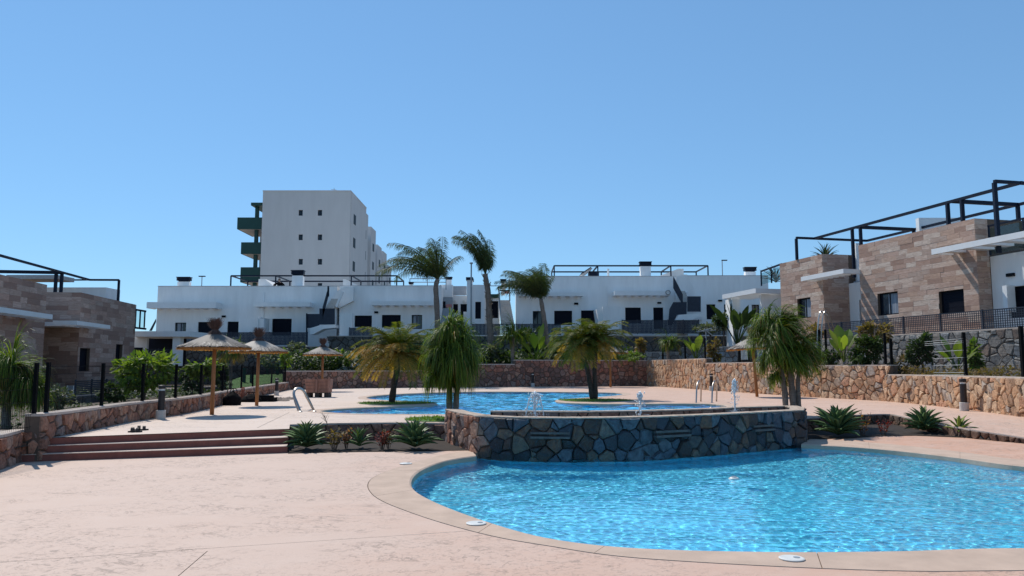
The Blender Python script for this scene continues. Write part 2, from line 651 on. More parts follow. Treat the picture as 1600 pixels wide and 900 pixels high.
def spline(pts, sub=6, closed=False):
    """Catmull-Rom through points"""
    pts = [V(p) for p in pts]
    n = len(pts)
    out = []
    rng = range(n) if closed else range(n - 1)
    for i in rng:
        if closed:
            p0, p1, p2, p3 = pts[i - 1], pts[i], pts[(i + 1) % n], pts[(i + 2) % n]
        else:
            p0, p1, p2, p3 = pts[max(i - 1, 0)], pts[i], pts[i + 1], pts[min(i + 2, n - 1)]
        for k in range(sub):
            t = k / sub
            out.append(.5 * ((2 * p1) + (p2 - p0) * t + (2 * p0 - 5 * p1 + 4 * p2 - p3) * t * t + (3 * p1 - p0 - 3 * p2 + p3) * t ** 3))
    if not closed:
        out.append(pts[-1])
    return out


def inpoly(x, y, poly):
    c = False
    n = len(poly)
    j = n - 1
    for i in range(n):
        xi, yi = poly[i][0], poly[i][1]
        xj, yj = poly[j][0], poly[j][1]
        if (yi > y) != (yj > y) and x < (xj - xi) * (y - yi) / (yj - yi) + xi:
            c = not c
        j = i
    return c


def sheet(mb, outer, holes, z, extra=()):
    """flat sheet with holes; z is a number or a function of x, y"""
    vs, es = [], []
    for poly in [outer] + list(holes):
        b = len(vs)
        for p in poly:
            vs.append(V((p[0], p[1])))
        es += [(b + i, b + (i + 1) % len(poly)) for i in range(len(poly))]
    for p in extra:
        vs.append(V((p[0], p[1])))
    ov, oe, of, *_ = delaunay_2d_cdt(vs, es, [], 0, 1e-6)
    zf = z if callable(z) else (lambda x, y: z)
    keep = []
    for f in of:
        cx = sum(ov[i].x for i in f) / len(f)
        cy = sum(ov[i].y for i in f) / len(f)
        if inpoly(cx, cy, outer) and not any(inpoly(cx, cy, h) for h in holes):
            a, b, c = (ov[i] for i in f[:3])
            if (b - a).cross(c - a) < 0:
                f = list(reversed(f))
            keep.append(tuple(f))
    mb.add([(p.x, p.y, zf(p.x, p.y)) for p in ov], keep)
    return mb


def rippled(name, poly, z, step, amp, waves, seed, grow_=.15, splash=()):
    """water surface: a fine grid over the pool, raised into real ripples"""
    P2 = np.array(poly, dtype=float)
    lo, hi = P2.min(0) - grow_, P2.max(0) + grow_
    xs, ys = np.arange(lo[0], hi[0] + step, step), np.arange(lo[1], hi[1] + step, step)
    X, Y = np.meshgrid(xs, ys)
    ins = np.zeros(X.shape, bool)
    j = len(P2) - 1
    for i in range(len(P2)):
        xi, yi, xj, yj = P2[i][0], P2[i][1], P2[j][0], P2[j][1]
        if yi != yj:
            c = ((yi > Y) != (yj > Y)) & (X < (xj - xi) * (Y - yi) / (yj - yi) + xi)
            ins ^= c
        j = i
    k = max(1, int(grow_ / step))
    big = ins.copy()
    for dx in range(-k, k + 1):
        for dy in range(-k, k + 1):
            big |= np.roll(np.roll(ins, dx, 1), dy, 0)
    rng = np.random.default_rng(seed)
    Z = np.zeros(X.shape)
    wx = .35 * np.sin(X * 1.3 + .7 * Y + 1) + .25 * np.sin(1.9 * Y - .8 * X)
    wy = .3 * np.sin(Y * 1.1 - .9 * X) + .25 * np.sin(2.1 * X + .6 * Y + 2)
    for lam0, lam1, a, cnt in waves:
        for q in range(cnt):
            lam = np.exp(rng.uniform(np.log(lam0), np.log(lam1)))
            th = rng.normal(pi / 2 + .25, .75)
            kx, ky = 2 * pi / lam * np.cos(th), 2 * pi / lam * np.sin(th)
            env = .6 + .4 * np.sin(X * rng.uniform(.4, 1.4) + Y * rng.uniform(.4, 1.4) + rng.uniform(0, 6))
            Z += a * lam / sqrt(cnt) * env * np.sin(kx * (X + wx * lam) + ky * (Y + wy * lam) + rng.uniform(0, 2 * pi))
    for sx_, sy_, sr_, sa_ in splash:
        Z *= 1 + sa_ * np.exp(-((X - sx_) ** 2 / (sr_ * 2.2) ** 2 + (Y - sy_) ** 2 / sr_ ** 2))
    Z = z + amp * Z
    idx = -np.ones(X.shape, int)
    idx[big] = np.arange(big.sum())
    vs = np.stack([X[big], Y[big], Z[big]], 1)
    a, b, c, d = idx[:-1, :-1], idx[:-1, 1:], idx[1:, 1:], idx[1:, :-1]
    ok = (a >= 0) & (b >= 0) & (c >= 0) & (d >= 0)
    fs = np.stack([a[ok], b[ok], c[ok], d[ok]], 1)
    me = bpy.data.meshes.new(name)
    me.from_pydata(vs.tolist(), [], fs.tolist())
    me.polygons.foreach_set("use_smooth", [True] * len(me.polygons))
    me.materials.append(MATS["pool_water"])
    o = bpy.data.objects.new(name, me)
    COL.objects.link(o)
    o.cycles.is_caustics_caster = True
    return structure(o)


def offset_path(path, d):
    """shift a plan polyline to its left by d"""
    out = []
    n = len(path)
    for i in range(n):
        a, b = path[max(i - 1, 0)], path[min(i + 1, n - 1)]
        t = V((b[0] - a[0], b[1] - a[1], 0)).normalized()
        nn = V((-t.y, t.x, 0))
        out.append(V((path[i][0], path[i][1], 0)) + nn * d)
    return out


def offset_closed(path, d):
    out = []
    n = len(path)
    for i in range(n):
        a, b = path[i - 1], path[(i + 1) % n]
        t = V((b[0] - a[0], b[1] - a[1], 0))
        t = t.normalized()
        out.append(V((path[i][0], path[i][1], 0)) + V((-t.y, t.x, 0)) * d)
    return out


class Path:
    """plan polyline measured by its length"""
    def __init__(s, pts):
        s.p = [V((p[0], p[1], 0)) for p in pts]
        s.c = [0.0]
        for a, b in zip(s.p, s.p[1:]):
            s.c.append(s.c[-1] + (b - a).length)
        s.L = s.c[-1]

    def at(s, u):
        u = max(0.0, min(s.L - 1e-6, u))
        i = 0
        while s.c[i + 1] < u:
            i += 1
        a, b = s.p[i], s.p[i + 1]
        t = (u - s.c[i]) / max(1e-9, s.c[i + 1] - s.c[i])
        return a + (b - a) * t, (b - a).normalized()


def clip(poly, nx, ny, d):
    out = []
    n = len(poly)
    for i in range(n):
        a, b = poly[i], poly[(i + 1) % n]
        da = a[0] * nx + a[1] * ny - d
        db = b[0] * nx + b[1] * ny - d
        if da <= 0:
            out.append(a)
        if (da < 0 < db) or (db < 0 < da):
            t = da / (da - db)
            out.append((a[0] + (b[0] - a[0]) * t, a[1] + (b[1] - a[1]) * t))
    return out


def cells(L, zlo, zhi, size, rng, joint=.025, asp=1.25):
    """irregular stones filling the strip 0..L between the functions zlo(u), zhi(u)"""
    H = max(zhi(L * k / 20) - zlo(L * k / 20) for k in range(21))
    su, sv = size * asp, size
    nu, nv = max(1, int(L / su)), max(1, round(H / sv))
    seeds, wt = {}, {}
    offs = {j: rng.uniform(-.5, .5) for j in range(-1, nv + 1)}
    for i in range(-1, nu + 1):
        for j in range(-1, nv + 1):
            seeds[i, j] = ((i + .5 + offs[j] + rng.uniform(-.40, .40)) * L / nu,
                           (j + .5 + rng.uniform(-.36, .36)) / nv)
            wt[i, j] = rng.uniform(-.42, .46) * size * size
    out = []
    for (i, j), (su_, tv) in seeds.items():
        if j < 0 or j >= nv:
            continue
        uc = min(L - .01, max(.01, su_))
        z0, z1 = zlo(uc), zhi(uc)
        hh = z1 - z0
        c = (su_, z0 + tv * hh)
        w = L / nu * 1.9
        poly = [(max(0, c[0] - w), z0), (min(L, c[0] + w), z0), (min(L, c[0] + w), z1), (max(0, c[0] - w), z1)]
        if poly[1][0] - poly[0][0] < .02:
            continue
        for di in (-3, -2, -1, 0, 1, 2, 3):
            for dj in (-2, -1, 0, 1, 2):
                q = seeds.get((i + di, j + dj))
                if q is None or (di == 0 and dj == 0):
                    continue
                if j + dj < 0 or j + dj >= nv:
                    continue
                q = (q[0], z0 + q[1] * hh)
                dx, dy = q[0] - c[0], q[1] - c[1]
                l = sqrt(dx * dx + dy * dy)
                if l < 1e-6:
                    continue
                dx, dy = dx / l, dy / l
                mid = c[0] * dx + c[1] * dy + (l * l + wt[i, j] - wt[i + di, j + dj]) / (2 * l)
                poly = clip(poly, dx, dy, mid - joint / 2)
                if len(poly) < 3:
                    break
            if len(poly) < 3:
                break
        if len(poly) >= 3:
            ar = abs(sum(poly[k][0] * poly[(k + 1) % len(poly)][1] - poly[(k + 1) % len(poly)][0] * poly[k][1] for k in range(len(poly)))) / 2
            if ar > size * size * .04:
                out.append(poly)
    return out


def stone_mesh(mb, poly, mapf, rng, depth=(.03, .07)):
    n = len(poly)
    cx = sum(p[0] for p in poly) / n
    cy = sum(p[1] for p in poly) / n
    d = rng.uniform(*depth)
    s1 = rng.uniform(.76, .88)
    vs = [mapf(x, y, -.02) for x, y in poly]
    k1 = [rng.uniform(.93, .995) for _ in poly]
    vs += [mapf(cx + (x - cx) * k, cy + (y - cy) * k, d * rng.uniform(.45, .75)) for (x, y), k in zip(poly, k1)]
    tx, ty = rng.uniform(-.12, .12), rng.uniform(-.12, .12)
    vs += [mapf(cx + (x - cx) * s1, cy + (y - cy) * s1, d + (x - cx) * tx + (y - cy) * ty + rng.uniform(-.008, .008)) for x, y in poly]
    vs.append(mapf(cx + rng.uniform(-.02, .02), cy, d + rng.uniform(0, .015)))
    fs = []
    for i in range(n):
        k = (i + 1) % n
        fs += [(i, k, n + k, n + i), (n + i, n + k, 2 * n + k, 2 * n + i), (2 * n + i, 2 * n + k, 3 * n)]
    mb.add(vs, fs)


def stone_wall(root, path, z0, z1, size, mat, mortar, thick, seed, single=lambda p: True, joint=.025, cap=None, capz=.05,
               side=-1, asp=1.25, depth=(.03, .07), core_name="mortar_core", limit=290, matf=None):
    """path in plan; stones on its right-hand side (side=-1) or left (+1); z0, z1 numbers or functions of length"""
    rng = random.Random(seed)
    pa = Path(path)
    lo = z0 if callable(z0) else (lambda u: z0)
    hi = z1 if callable(z1) else (lambda u: z1)

    def mapf(u, z, w):
        p, t = pa.at(u)
        nn = V((-t.y, t.x, 0)) * side
        return V((p.x, p.y, z)) + nn * w
    core = MB()
    brk = sorted(set([round(c, 4) for c in pa.c] + [round(pa.L * k / 24, 4) for k in range(25)]))
    for a, b in list(zip(brk, brk[1:])):      # a step in the wall top gets its own break
        if abs(hi(a + 1e-3) - hi(b - 1e-3)) > .1:
            l_, r_ = a, b
            for _ in range(24):
                m_ = (l_ + r_) / 2
                if abs(hi(m_) - hi(a + 1e-3)) < .1:
                    l_ = m_
                else:
                    r_ = m_
            brk.append(r_)
    brk.sort()
    for a, b in zip(brk, brk[1:]):
        if b - a < 1e-4:
            continue
        am, bm = a + 1e-3, b - 1e-3
        pts = [mapf(am, lo(am), .0), mapf(bm, lo(bm), .0), mapf(bm, lo(bm), -thick), mapf(am, lo(am), -thick)]
        top = [V((p.x, p.y, hi(x))) for p, x in zip(pts, (am, bm, bm, am))]
        core.add(pts + top, [(0, 1, 5, 4), (1, 2, 6, 5), (2, 3, 7, 6), (3, 0, 4, 7), (4, 5, 6, 7)])
    core.build(core_name, mortar, root)
    if cap:
        cm = MB()
        for a, b in zip(brk, brk[1:]):
            if b - a < 1e-4:
                continue
            am, bm = a, b - 2e-4
            ha, hb = hi(a + 1e-3), hi(b - 1e-3)
            j1, j2 = rng.uniform(-.012, .012), rng.uniform(-.012, .012)
            pts = [mapf(am, ha, .035 + j1), mapf(bm, hb, .035 + j2), mapf(bm, hb, -thick - .01), mapf(am, ha, -thick - .01)]
            top = [p + V((0, 0, capz)) for p in pts]
            cm.add(pts + top, [(0, 1, 5, 4), (1, 2, 6, 5), (2, 3, 7, 6), (3, 0, 4, 7), (4, 5, 6, 7), (3, 2, 1, 0)])
        cm.build("wall_cap", cap, root)
    rest = MB()
    cnt = 0
    for poly in cells(pa.L, lo, hi, size, rng, joint, asp):
        cx = sum(p[0] for p in poly) / len(poly)
        q, _ = pa.at(cx)
        if single(q) and cnt < limit:
            mb = MB()
            stone_mesh(mb, poly, mapf, rng, depth)
            mb.build("stone", matf(q) if matf else mat, root)
            cnt += 1
        else:
            stone_mesh(rest, poly, mapf, rng, depth)
    if rest.v:
        rest.build("stonework", mat, root, kind="stuff")
    return root


class Fr:
    """vertical plane: u along it, w out of it, z up"""
    def __init__(s, o, u, n):
        s.o, s.u, s.n = V((o[0], o[1], 0)), V((u[0], u[1], 0)).normalized(), V((n[0], n[1], 0)).normalized()

    def p(s, u, w, z):
        return s.o + s.u * u + s.n * w + V((0, 0, z))

    def px(s, x, y, w=0.0):
        d = ray(x, y)
        q = s.o + s.n * w
        t = (q - CAM).dot(s.n) / d.dot(s.n)
        h = CAM + d * t
        return (h - s.o).dot(s.u), h.z

    def box(s, mb, u0, u1, w0, w1, z0, z1):
        return mb.obox(s.p(u0, w0, z0), s.u * (u1 - u0), s.n * (w1 - w0), V((0, 0, z1 - z0)))

    def rect(s, x0, y0, x1, y1, w=0.0):
        """picture rectangle -> u0, u1, z0, z1 on the plane"""
        a, b = s.px(x0, y0, w), s.px(x1, y1, w)
        c, d = s.px(x0, y1, w), s.px(x1, y0, w)
        us = sorted(((a[0] + c[0]) / 2, (b[0] + d[0]) / 2))
        return us[0], us[1], (c[1] + b[1]) / 2, (a[1] + d[1]) / 2

    def pbox(s, mb, x0, y0, x1, y1, wf, wb, w=None):
        u0, u1, z0, z1 = s.rect(x0, y0, x1, y1, wf if w is None else w)
        return s.box(mb, u0, u1, wb, wf, z0, z1)


def wall_with_holes(mb, fr, u0, u1, z0, z1, holes, depth=.2, back=8.0):
    us = sorted(set([u0, u1] + [h[0] for h in holes] + [h[1] for h in holes]))
    zs = sorted(set([z0, z1] + [h[2] for h in holes] + [h[3] for h in holes]))
    us = [u for u in us if u0 <= u <= u1]
    zs = [z for z in zs if z0 <= z <= z1]
    fl = fr.u.cross(V((0, 0, 1))).dot(fr.n) < 0

    def q(a, b, c, d):
        mb.quad(*((d, c, b, a) if fl else (a, b, c, d)))
    for a, b in zip(us, us[1:]):
        for c, d in zip(zs, zs[1:]):
            um, zm = (a + b) / 2, (c + d) / 2
            if any(h[0] < um < h[1] and h[2] < zm < h[3] for h in holes):
                continue
            q(fr.p(a, 0, c), fr.p(b, 0, c), fr.p(b, 0, d), fr.p(a, 0, d))
    for h in holes:
        a, b, c, d = h[:4]
        q(fr.p(a, -depth, c), fr.p(b, -depth, c), fr.p(b, 0, c), fr.p(a, 0, c))
        q(fr.p(a, 0, d), fr.p(b, 0, d), fr.p(b, -depth, d), fr.p(a, -depth, d))
        q(fr.p(a, -depth, c), fr.p(a, 0, c), fr.p(a, 0, d), fr.p(a, -depth, d))
        q(fr.p(b, 0, c), fr.p(b, -depth, c), fr.p(b, -depth, d), fr.p(b, 0, d))
    # the body behind
    fr.box(mb, u0, u1, -back, -depth, z0, z1)
    q(fr.p(u0, 0, z1), fr.p(u1, 0, z1), fr.p(u1, -depth, z1), fr.p(u0, -depth, z1))
    q(fr.p(u0, -depth, z0), fr.p(u0, 0, z0), fr.p(u0, 0, z1), fr.p(u0, -depth, z1))
    q(fr.p(u1, 0, z0), fr.p(u1, -depth, z0), fr.p(u1, -depth, z1), fr.p(u1, 0, z1))
    return mb


def window(root, fr, h, style="shutter", depth=.2, name="window"):
    a, b, c, d = h[:4]
    w0, w1 = -depth + .02, -depth + .08
    t = min(.07, (b - a) * .1)
    mb = MB()
    fr.box(mb, a + .004, a + t, w0, w1, c + .004, d - .004)
    fr.box(mb, b - t, b - .004, w0, w1, c + .004, d - .004)
    fr.box(mb, a + t, b - t, w0, w1, d - t, d - .004)
    fr.box(mb, a + t, b - t, w0, w1, c + .004, c + t)
    if style in ("glass", "pane_reflection"):
        m = (a + b) / 2
        fr.box(mb, m - t / 2, m + t / 2, w0, w1, c + t, d - t)
    wo = mb.build(name, "dark_frame", root)
    pm = MB()
    if style == "shutter":
        n = max(4, int((d - c - 2 * t) / .11))
        hh = (d - c - 2 * t) / n
        for i in range(n):
            fr.box(pm, a + t, b - t, w0 + .005, w0 + (.03 if i % 2 else .036), c + t + i * hh + .003, c + t + (i + 1) * hh - .003)
        fr.box(pm, a + t, b - t, w0 - .012, w0 + .004, c + t, d - t)
        pm.build("shutter", "shutter", wo)
    else:
        fr.box(pm, a + t, b - t, w0 + .01, w0 + .02, c + t, d - t)
        pm.build("pane", "window_glass", wo)
        if style == "pane_reflection":
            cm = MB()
            fr.box(cm, a + t + .1, a + t + (b - a) * .55, w0 + .022, w0 + .026, c + t, d - t)  # pale sheet over part of the pane, painted as a reflection
            cm.build("reflection_strip", "pane_reflection", wo)
    return wo

# ================================================================== THE SETTING
UPZ = 0.42
WL = -0.09          # water level, splash pool


def up_z(x, y):
    """upper deck: flat, easing down at the right-hand end"""
    k = min(1.0, max(0.0, (x - 8.5) / 1.5))
    d = max(0.0, 20.5 - y)
    return UPZ - k * min(.40, .037 * d ** 1.3)


gm = MB()
gm.add([(-900, -200, -1.6), (900, -200, -1.6), (900, 1600, -1.6), (-900, 1600, -1.6)], [(0, 1, 2, 3)])
structure(gm.build("ground", "terrain_soil"))

# ---- splash pool outline (water edge) and coping outline, splined on the deck plane
inner_px = [(744, 712), (700, 719), (660, 732), (641, 748), (646, 766), (690, 790), (780, 822), (870, 844), (1000, 857.5),
            (1200, 863), (1400, 862), (1600, 857)]
outer_px = [(736, 703.5), (690, 711), (622, 730), (578, 750), (585, 776), (655, 806), (760, 836), (860, 854), (980, 871),
            (1200, 885), (1420, 893), (1610, 892)]
inner_front = spline([P(x, y, z=0) for x, y in inner_px] + [V((7.6, 7.6, 0)), V((10.2, 9.2, 0)), V((11.0, 11.6, 0))], 8)
outer_front = spline([P(x, y, z=0) for x, y in outer_px] + [V((7.9, 6.95, 0)), V((10.8, 8.6, 0)), V((11.75, 11.6, 0))], 8)
back_in = spline([V((11.0, 11.6, 0)), V((10.4, 13.0, 0))] + [P(x, y, z=0) for x, y in [(1600, 728), (1500, 715), (1400, 703.5), (1320, 697), (1252, 694)]], 6)
back_out = spline([V((11.75, 11.6, 0)), V((11.0, 13.6, 0))] + [P(x, y, z=0) for x, y in [(1600, 719), (1500, 706), (1400, 695), (1320, 688.5), (1266, 686)]], 6)

# ---- fountain wall (convex), outer face at the waterline
fw_px = [(745, 714), (800, 718), (860, 719.5), (925, 719.5), (1000, 717.5), (1060, 714), (1120, 709.5), (1190, 703), (1256, 697)]
fw = spline([P(x, y, z=WL) for x, y in fw_px], 5)
FWZ = .76
flank = [V((-1.60, 18.9, 0)), V((-1.25, 17.6, 0)), fw[0].copy()]
right_flank = [fw[-1].copy(), V((7.35, 19.6, 0)), V((7.5, 20.6, 0))]

pool_poly = [p for p in inner_front] + back_in[1:] + [V((p.x, p.y, 0)) for p in reversed(fw)]
pool_poly = [(p.x, p.y) for p in pool_poly]
rippled("splash_pool_water", pool_poly, WL, .02, 1.0, [(.9, 2.2, .004, 6), (.25, .5, .006, 14), (.09, .20, .016, 24)], 3, splash=[(.0, 14.3, .5, 1.6), (1.3, 14.5, .35, 1.8), (4.2, 14.6, .3, 1.4)])
PF = WL - .68
bm = MB()
sheet(bm, pool_poly, [], PF)
n = len(pool_poly)
for i in range(n):
    a, b = pool_poly[i], pool_poly[(i + 1) % n]
    bm.quad((a[0], a[1], PF), (b[0], b[1], PF), (b[0], b[1], -.035), (a[0], a[1], -.035))
structure(bm.build("splash_pool_basin", "pool_mosaic")).cycles.is_caustics_receiver = True

# ---- coping in long slabs
cop = thing("pool_coping", "beige broom finished coping slabs curving round the near splash pool", "coping", (1, 8, 0))
del cop["category"]
cop["kind"] = "structure"


def coping_run(ins, outs, cuts, z=.004, lip=.17, name="coping_slab", mat="coping", root=None):
    m = min(len(ins), len(outs))
    I, O = Path(ins), Path(outs)
    same = len(ins) == len(outs)

    def pick(pts, t):
        f = max(0.0, min(len(pts) - 1.001, t * (len(pts) - 1)))
        k_ = int(f)
        a_, b_ = V(pts[k_]), V(pts[k_ + 1])
        return a_ + (b_ - a_) * (f - k_)
    N = 120
    cuts = sorted([0.0] + cuts + [1.0])
    for c0, c1 in zip(cuts, cuts[1:]):
        mb = MB()
        k = max(3, int((c1 - c0) * N))
        rows = []
        for i in range(k + 1):
            t = lerp(c0, c1, i / k)
            if i == 0:
                t += .00025
            if i == k:
                t -= .00025
            if same:
                a, b = pick(ins, t), pick(outs, t)
                a, b = V((a.x, a.y, 0)), V((b.x, b.y, 0))
            else:
                a, _ = I.at(t * I.L)
                b, _ = O.at(t * O.L)
            d = (a - b).normalized()
            b = b + d * .012
            e = a + d * .03
            z0 = z(a.x, a.y) if callable(z) else z
            z1 = z(b.x, b.y) if callable(z) else z
            rows.append([V((b.x, b.y, z1 - .05)), V((b.x, b.y, z1)), V((a.x, a.y, z0)), V((e.x, e.y, z0 - .018)), V((e.x, e.y, z0 - lip)), V((a.x, a.y, z0 - lip))])
        w = len(rows[0])
        vs = [p for r in rows for p in r]
        fs = [(i * w + j, i * w + j + 1, (i + 1) * w + j + 1, (i + 1) * w + j) for i in range(k) for j in range(w - 1)]
        fs += [tuple(range(w)), tuple(k * w + j for j in range(w))]
        mb.add(vs, fs)
        mb.build(name, mat, root)


coping_run(inner_front, outer_front, [.16, .285, .42, .545, .67, .80, .9], root=cop)
coping_run(back_in, back_out, [.25, .5, .75], root=cop)
jm = MB()
for ln_ in (outer_front, back_out):
    L0, L1 = offset_path(ln_, .03), offset_path(ln_, -.03)
    for k in range(len(ln_) - 1):
        jm.quad(L0[k] + V((0, 0, -.012)), L0[k + 1] + V((0, 0, -.012)), L1[k + 1] + V((0, 0, -.012)), L1[k] + V((0, 0, -.012)))
structure(jm.build("coping_joint", "mortar"))

# ---- steps
BL, BR = P(20, 722.5, z=0), P(449, 707.5, z=0)
TL, TR = P(70, 684, z=UPZ), P(452, 670, z=UPZ)
st = thing("stairs", "three broad pink steps with dark red risers left of the planter", "steps", (BL + BR) / 2)
del st["category"]
st["kind"] = "structure"
BLx, BRx = BL, BR + V((0, 0, 0))
for k in range(3):
    t = k / 2
    a = V((*lerp(BLx, TL, t).xy, 0))
    b = V((*lerp(BRx, TR, t).xy, 0))
    t2 = (k + 1) / 2
    a2 = V((*lerp(BLx, TL, t2).xy, 0)) if k < 2 else a + V((0, .5, 0))
    b2 = V((*lerp(BRx, TR, t2).xy, 0)) if k < 2 else b + V((0, .5, 0))
    z0, z1 = .14 * k - (.02 if k == 0 else 0), .14 * (k + 1)
    f = (a2 - a).normalized()
    mb = MB()
    mb.add([a + V((0, 0, z0)), b + V((0, 0, z0)), b + V((0, 0, z1 - .012)), a + V((0, 0, z1 - .012)),
            b2 + V((0, 0, z0)), b2 + V((0, 0, z1 - .012))], [(0, 1, 2, 3), (1, 4, 5, 2)])
    ri = mb.build("riser", "riser_red", st)
    if k < 2:
        tb = MB()
        nose = f * -.02
        A, B = a + nose, b + nose
        tb.add([A + V((0, 0, z1 - .012)), B + V((0, 0, z1 - .012)), B + V((0, 0, z1)), A + V((0, 0, z1)), b2 + V((0, 0, z1)), a2 + V((0, 0, z1))],
               [(0, 1, 2, 3), (3, 2, 4, 5)])
        tb.build("tread", "deck_pink_upper", st)

# ---- planter walls
pl_left = [P(453, 663, z=UPZ), P(520, 661, z=UPZ), P(600, 660, z=UPZ), P(660, 660, z=UPZ), V((-1.60, 18.9, 0))]
pl_left = [V((p.x, p.y, 0)) for p in pl_left]


def PR(px, py, Y):
    return V(((px - 800) / F * Y * 1.0, Y, 0))


pl_right = [V((7.5, 20.6, 0)), V((8.9, 21.6, 0)), V((10.1, 22.4, 0)), V((11.0, 22.6, 0)), P(1415, 649, Y=21.3), P(1440, 654, Y=20.2), P(1470, 660, Y=19.3),
            P(1517, 669, Y=18.3), P(1600, 681, Y=17.1), P(1690, 695, Y=15.9), V((12.6, 14.2, 0)), V((13.4, 12, 0))]
pl_right = spline([V((p.x, p.y, 0)) for p in pl_right], 3)

# ---- upper pool outline
up_px = [(500, 642.6), (530, 645.6), (600, 647), (700, 647.5), (800, 648), (900, 648), (1000, 646.2), (1080, 642.5), (1125, 638), (1137, 634.3),
         (1120, 631.6), (1080, 630.4), (1000, 630.8), (930, 630.6), (885, 629), (868, 626.5), (880, 623.6), (930, 620.5), (965, 617.8),
         (974, 615.2), (950, 613.2), (850, 612.2), (745, 612), (660, 614), (600, 617), (573, 620.5), (580, 623.6), (620, 626.3),
         (665, 628.2), (683, 630.6), (670, 632.6), (620, 634.8), (560, 637), (515, 639.8)]
up_pool = spline([P(x, y, z=UPZ) for x, y in up_px], 4, closed=True)
up_poly = [(p.x, p.y) for p in up_pool]
UWL = UPZ - .065
rippled("main_pool_water", up_poly, UWL, .09, 1.0, [(1.2, 3, .012, 6), (.5, 1.1, .026, 12), (.25, .5, .030, 14)], 4, .2)
bm = MB()
sheet(bm, up_poly, [], UWL - .8)
n = len(up_poly)
for i in range(n):
    a, b = up_poly[i], up_poly[(i + 1) % n]
    bm.quad((a[0], a[1], UWL - .8), (b[0], b[1], UWL - .8), (b[0], b[1], UPZ - .035), (a[0], a[1], UPZ - .035))
structure(bm.build("main_pool_basin", "pool_mosaic_upper")).cycles.is_caustics_receiver = True
area = sum(up_poly[i][0] * up_poly[(i + 1) % n][1] - up_poly[(i + 1) % n][0] * up_poly[i][1] for i in range(n))
sg = -1 if area > 0 else 1
up_out = offset_closed(up_pool, sg * .38)
cop2 = thing("main_pool_coping", "beige coping rim winding round the far upper pool", "coping", (0, 30, UPZ))
del cop2["category"]
cop2["kind"] = "structure"
coping_run(up_pool + [up_pool[0]], up_out + [up_out[0]], [k / 14 for k in range(1, 14)], z=UPZ + .006, root=cop2)

# ---- lower deck with saw-cut joints
front = [(p.x, p.y) for p in outer_front]


def slit(p, q, w=.008):
    p, q = V((p[0], p[1], 0)), V((q[0], q[1], 0))
    d = (q - p).normalized()
    nn = V((-d.y, d.x, 0)) * w / 2
    return [(v.x, v.y) for v in (p - nn, q - nn, q + nn, p + nn)]


soil_left = [P(x, y, z=0) for x, y in [(450, 709), (500, 707.5), (560, 706.5), (640, 705.5), (700, 704.5), (737, 703.8)]]
cop_line = [(p.x, p.y) for p in back_out]


def low_z(x, y):
    """lower deck: flat, rising gently toward the right planting bed"""
    if y < 11.5 or x < 7:
        return 0.0
    d = min((x - a) ** 2 + (y - b) ** 2 for a, b in cop_line) ** .5
    k = min(1.0, max(0.0, (x - 7.4) / 1.6))
    return min(.13, .055 * d) * k


def PL(px, py):
    z = 0.0
    for _ in range(12):
        p = P(px, py, z=z)
        z = low_z(p.x, p.y)
    return P(px, py, z=z)


soil_right = [PL(x, y) for x, y in [(1262, 686.5), (1330, 685), (1380, 681.5), (1430, 681), (1480, 683), (1540, 685.5)]] + [V((11.25, 16.6, 0)), V((11.85, 15.5, 0)), V((12.5, 14.1, 0)), V((13.3, 11.9, 0))]
deck_l = [(-14, -9), (16, -9), (16, 11.8)] + [(p.x + .0, p.y) for p in [V((13.3, 11.9, 0))]] \
    + [(p.x, p.y) for p in reversed(soil_right)][1:] + [(p.x, p.y) for p in reversed(back_out)][0:0]
# polygon: front field, right strip, back of pool, round the coping, planter, steps, left wall
deck_l = [(-14, -9), (16, -9), (16, 11.8)] + [(p.x, p.y) for p in reversed(soil_right)] \
    + [(back_out[-1].x, back_out[-1].y)] + [(p.x, p.y) for p in list(reversed(back_out))[1:]] \
    + [(p.x, p.y) for p in list(reversed(outer_front))[1:]] \
    + [(p.x, p.y) for p in list(reversed(soil_left))] + [(BR.x, BR.y + .05), (BL.x, BL.y + .05), (-14, BL.y)]
cl = [deck_l[0]]
for p in deck_l[1:]:
    if (p[0] - cl[-1][0]) ** 2 + (p[1] - cl[-1][1]) ** 2 > 1e-4:
        cl.append(p)
deck_l = cl
j1a, j1b = P(-500, 912, z=0), P(733, 829.5, z=0)
j2a, j2b = P(326, 859.5, z=0), P(275, 903, z=0)
j2b = j2a + (j2b - j2a) * 9
slits = [slit(j1a, j1b), slit(j2a + (j2b - j2a) * .004, j2b)]
dm = MB()
sheet(dm, deck_l, slits, low_z, [(7.2 + .5 * i, 13 + .4 * j) for i in range(12) for j in range(16)])
structure(dm.build("lower_deck", "deck_pink"))
um = MB()
sheet(um, [(-14, -9), (16, -9), (16, 6), (-14, 6)], [[(p.x, p.y) for p in inner_front if p.y < 5]] if False else [], -.03)
um = MB()
for s_ in slits:
    c = [V((p[0], p[1], -.008)) for p in s_]
    d = (c[1] - c[0]).normalized()
    nn = V((-d.y, d.x, 0)) * .02
    um.quad(c[0] - nn, c[1] - nn, c[2] + nn, c[3] + nn)
structure(um.build("deck_joint", "mortar"))

# ---- soil beds
sm = MB()
sheet(sm, [(p.x, p.y) for p in soil_left] + [(fw[0].x, fw[0].y)] + [(-1.25, 17.6), (-1.60, 18.9)] + [(p.x, p.y) for p in list(reversed(pl_left))[1:]], [], .012,)
structure(sm.build("left_planting_bed", "soil"))
sm = MB()
sheet(sm, [(p.x, p.y) for p in soil_right] + [(p.x, p.y) for p in reversed(pl_right)] + [(7.35, 19.6), (fw[-1].x, fw[-1].y)], [], lambda x, y: low_z(x, y) + .012)
structure(sm.build("right_planting_bed", "soil"))

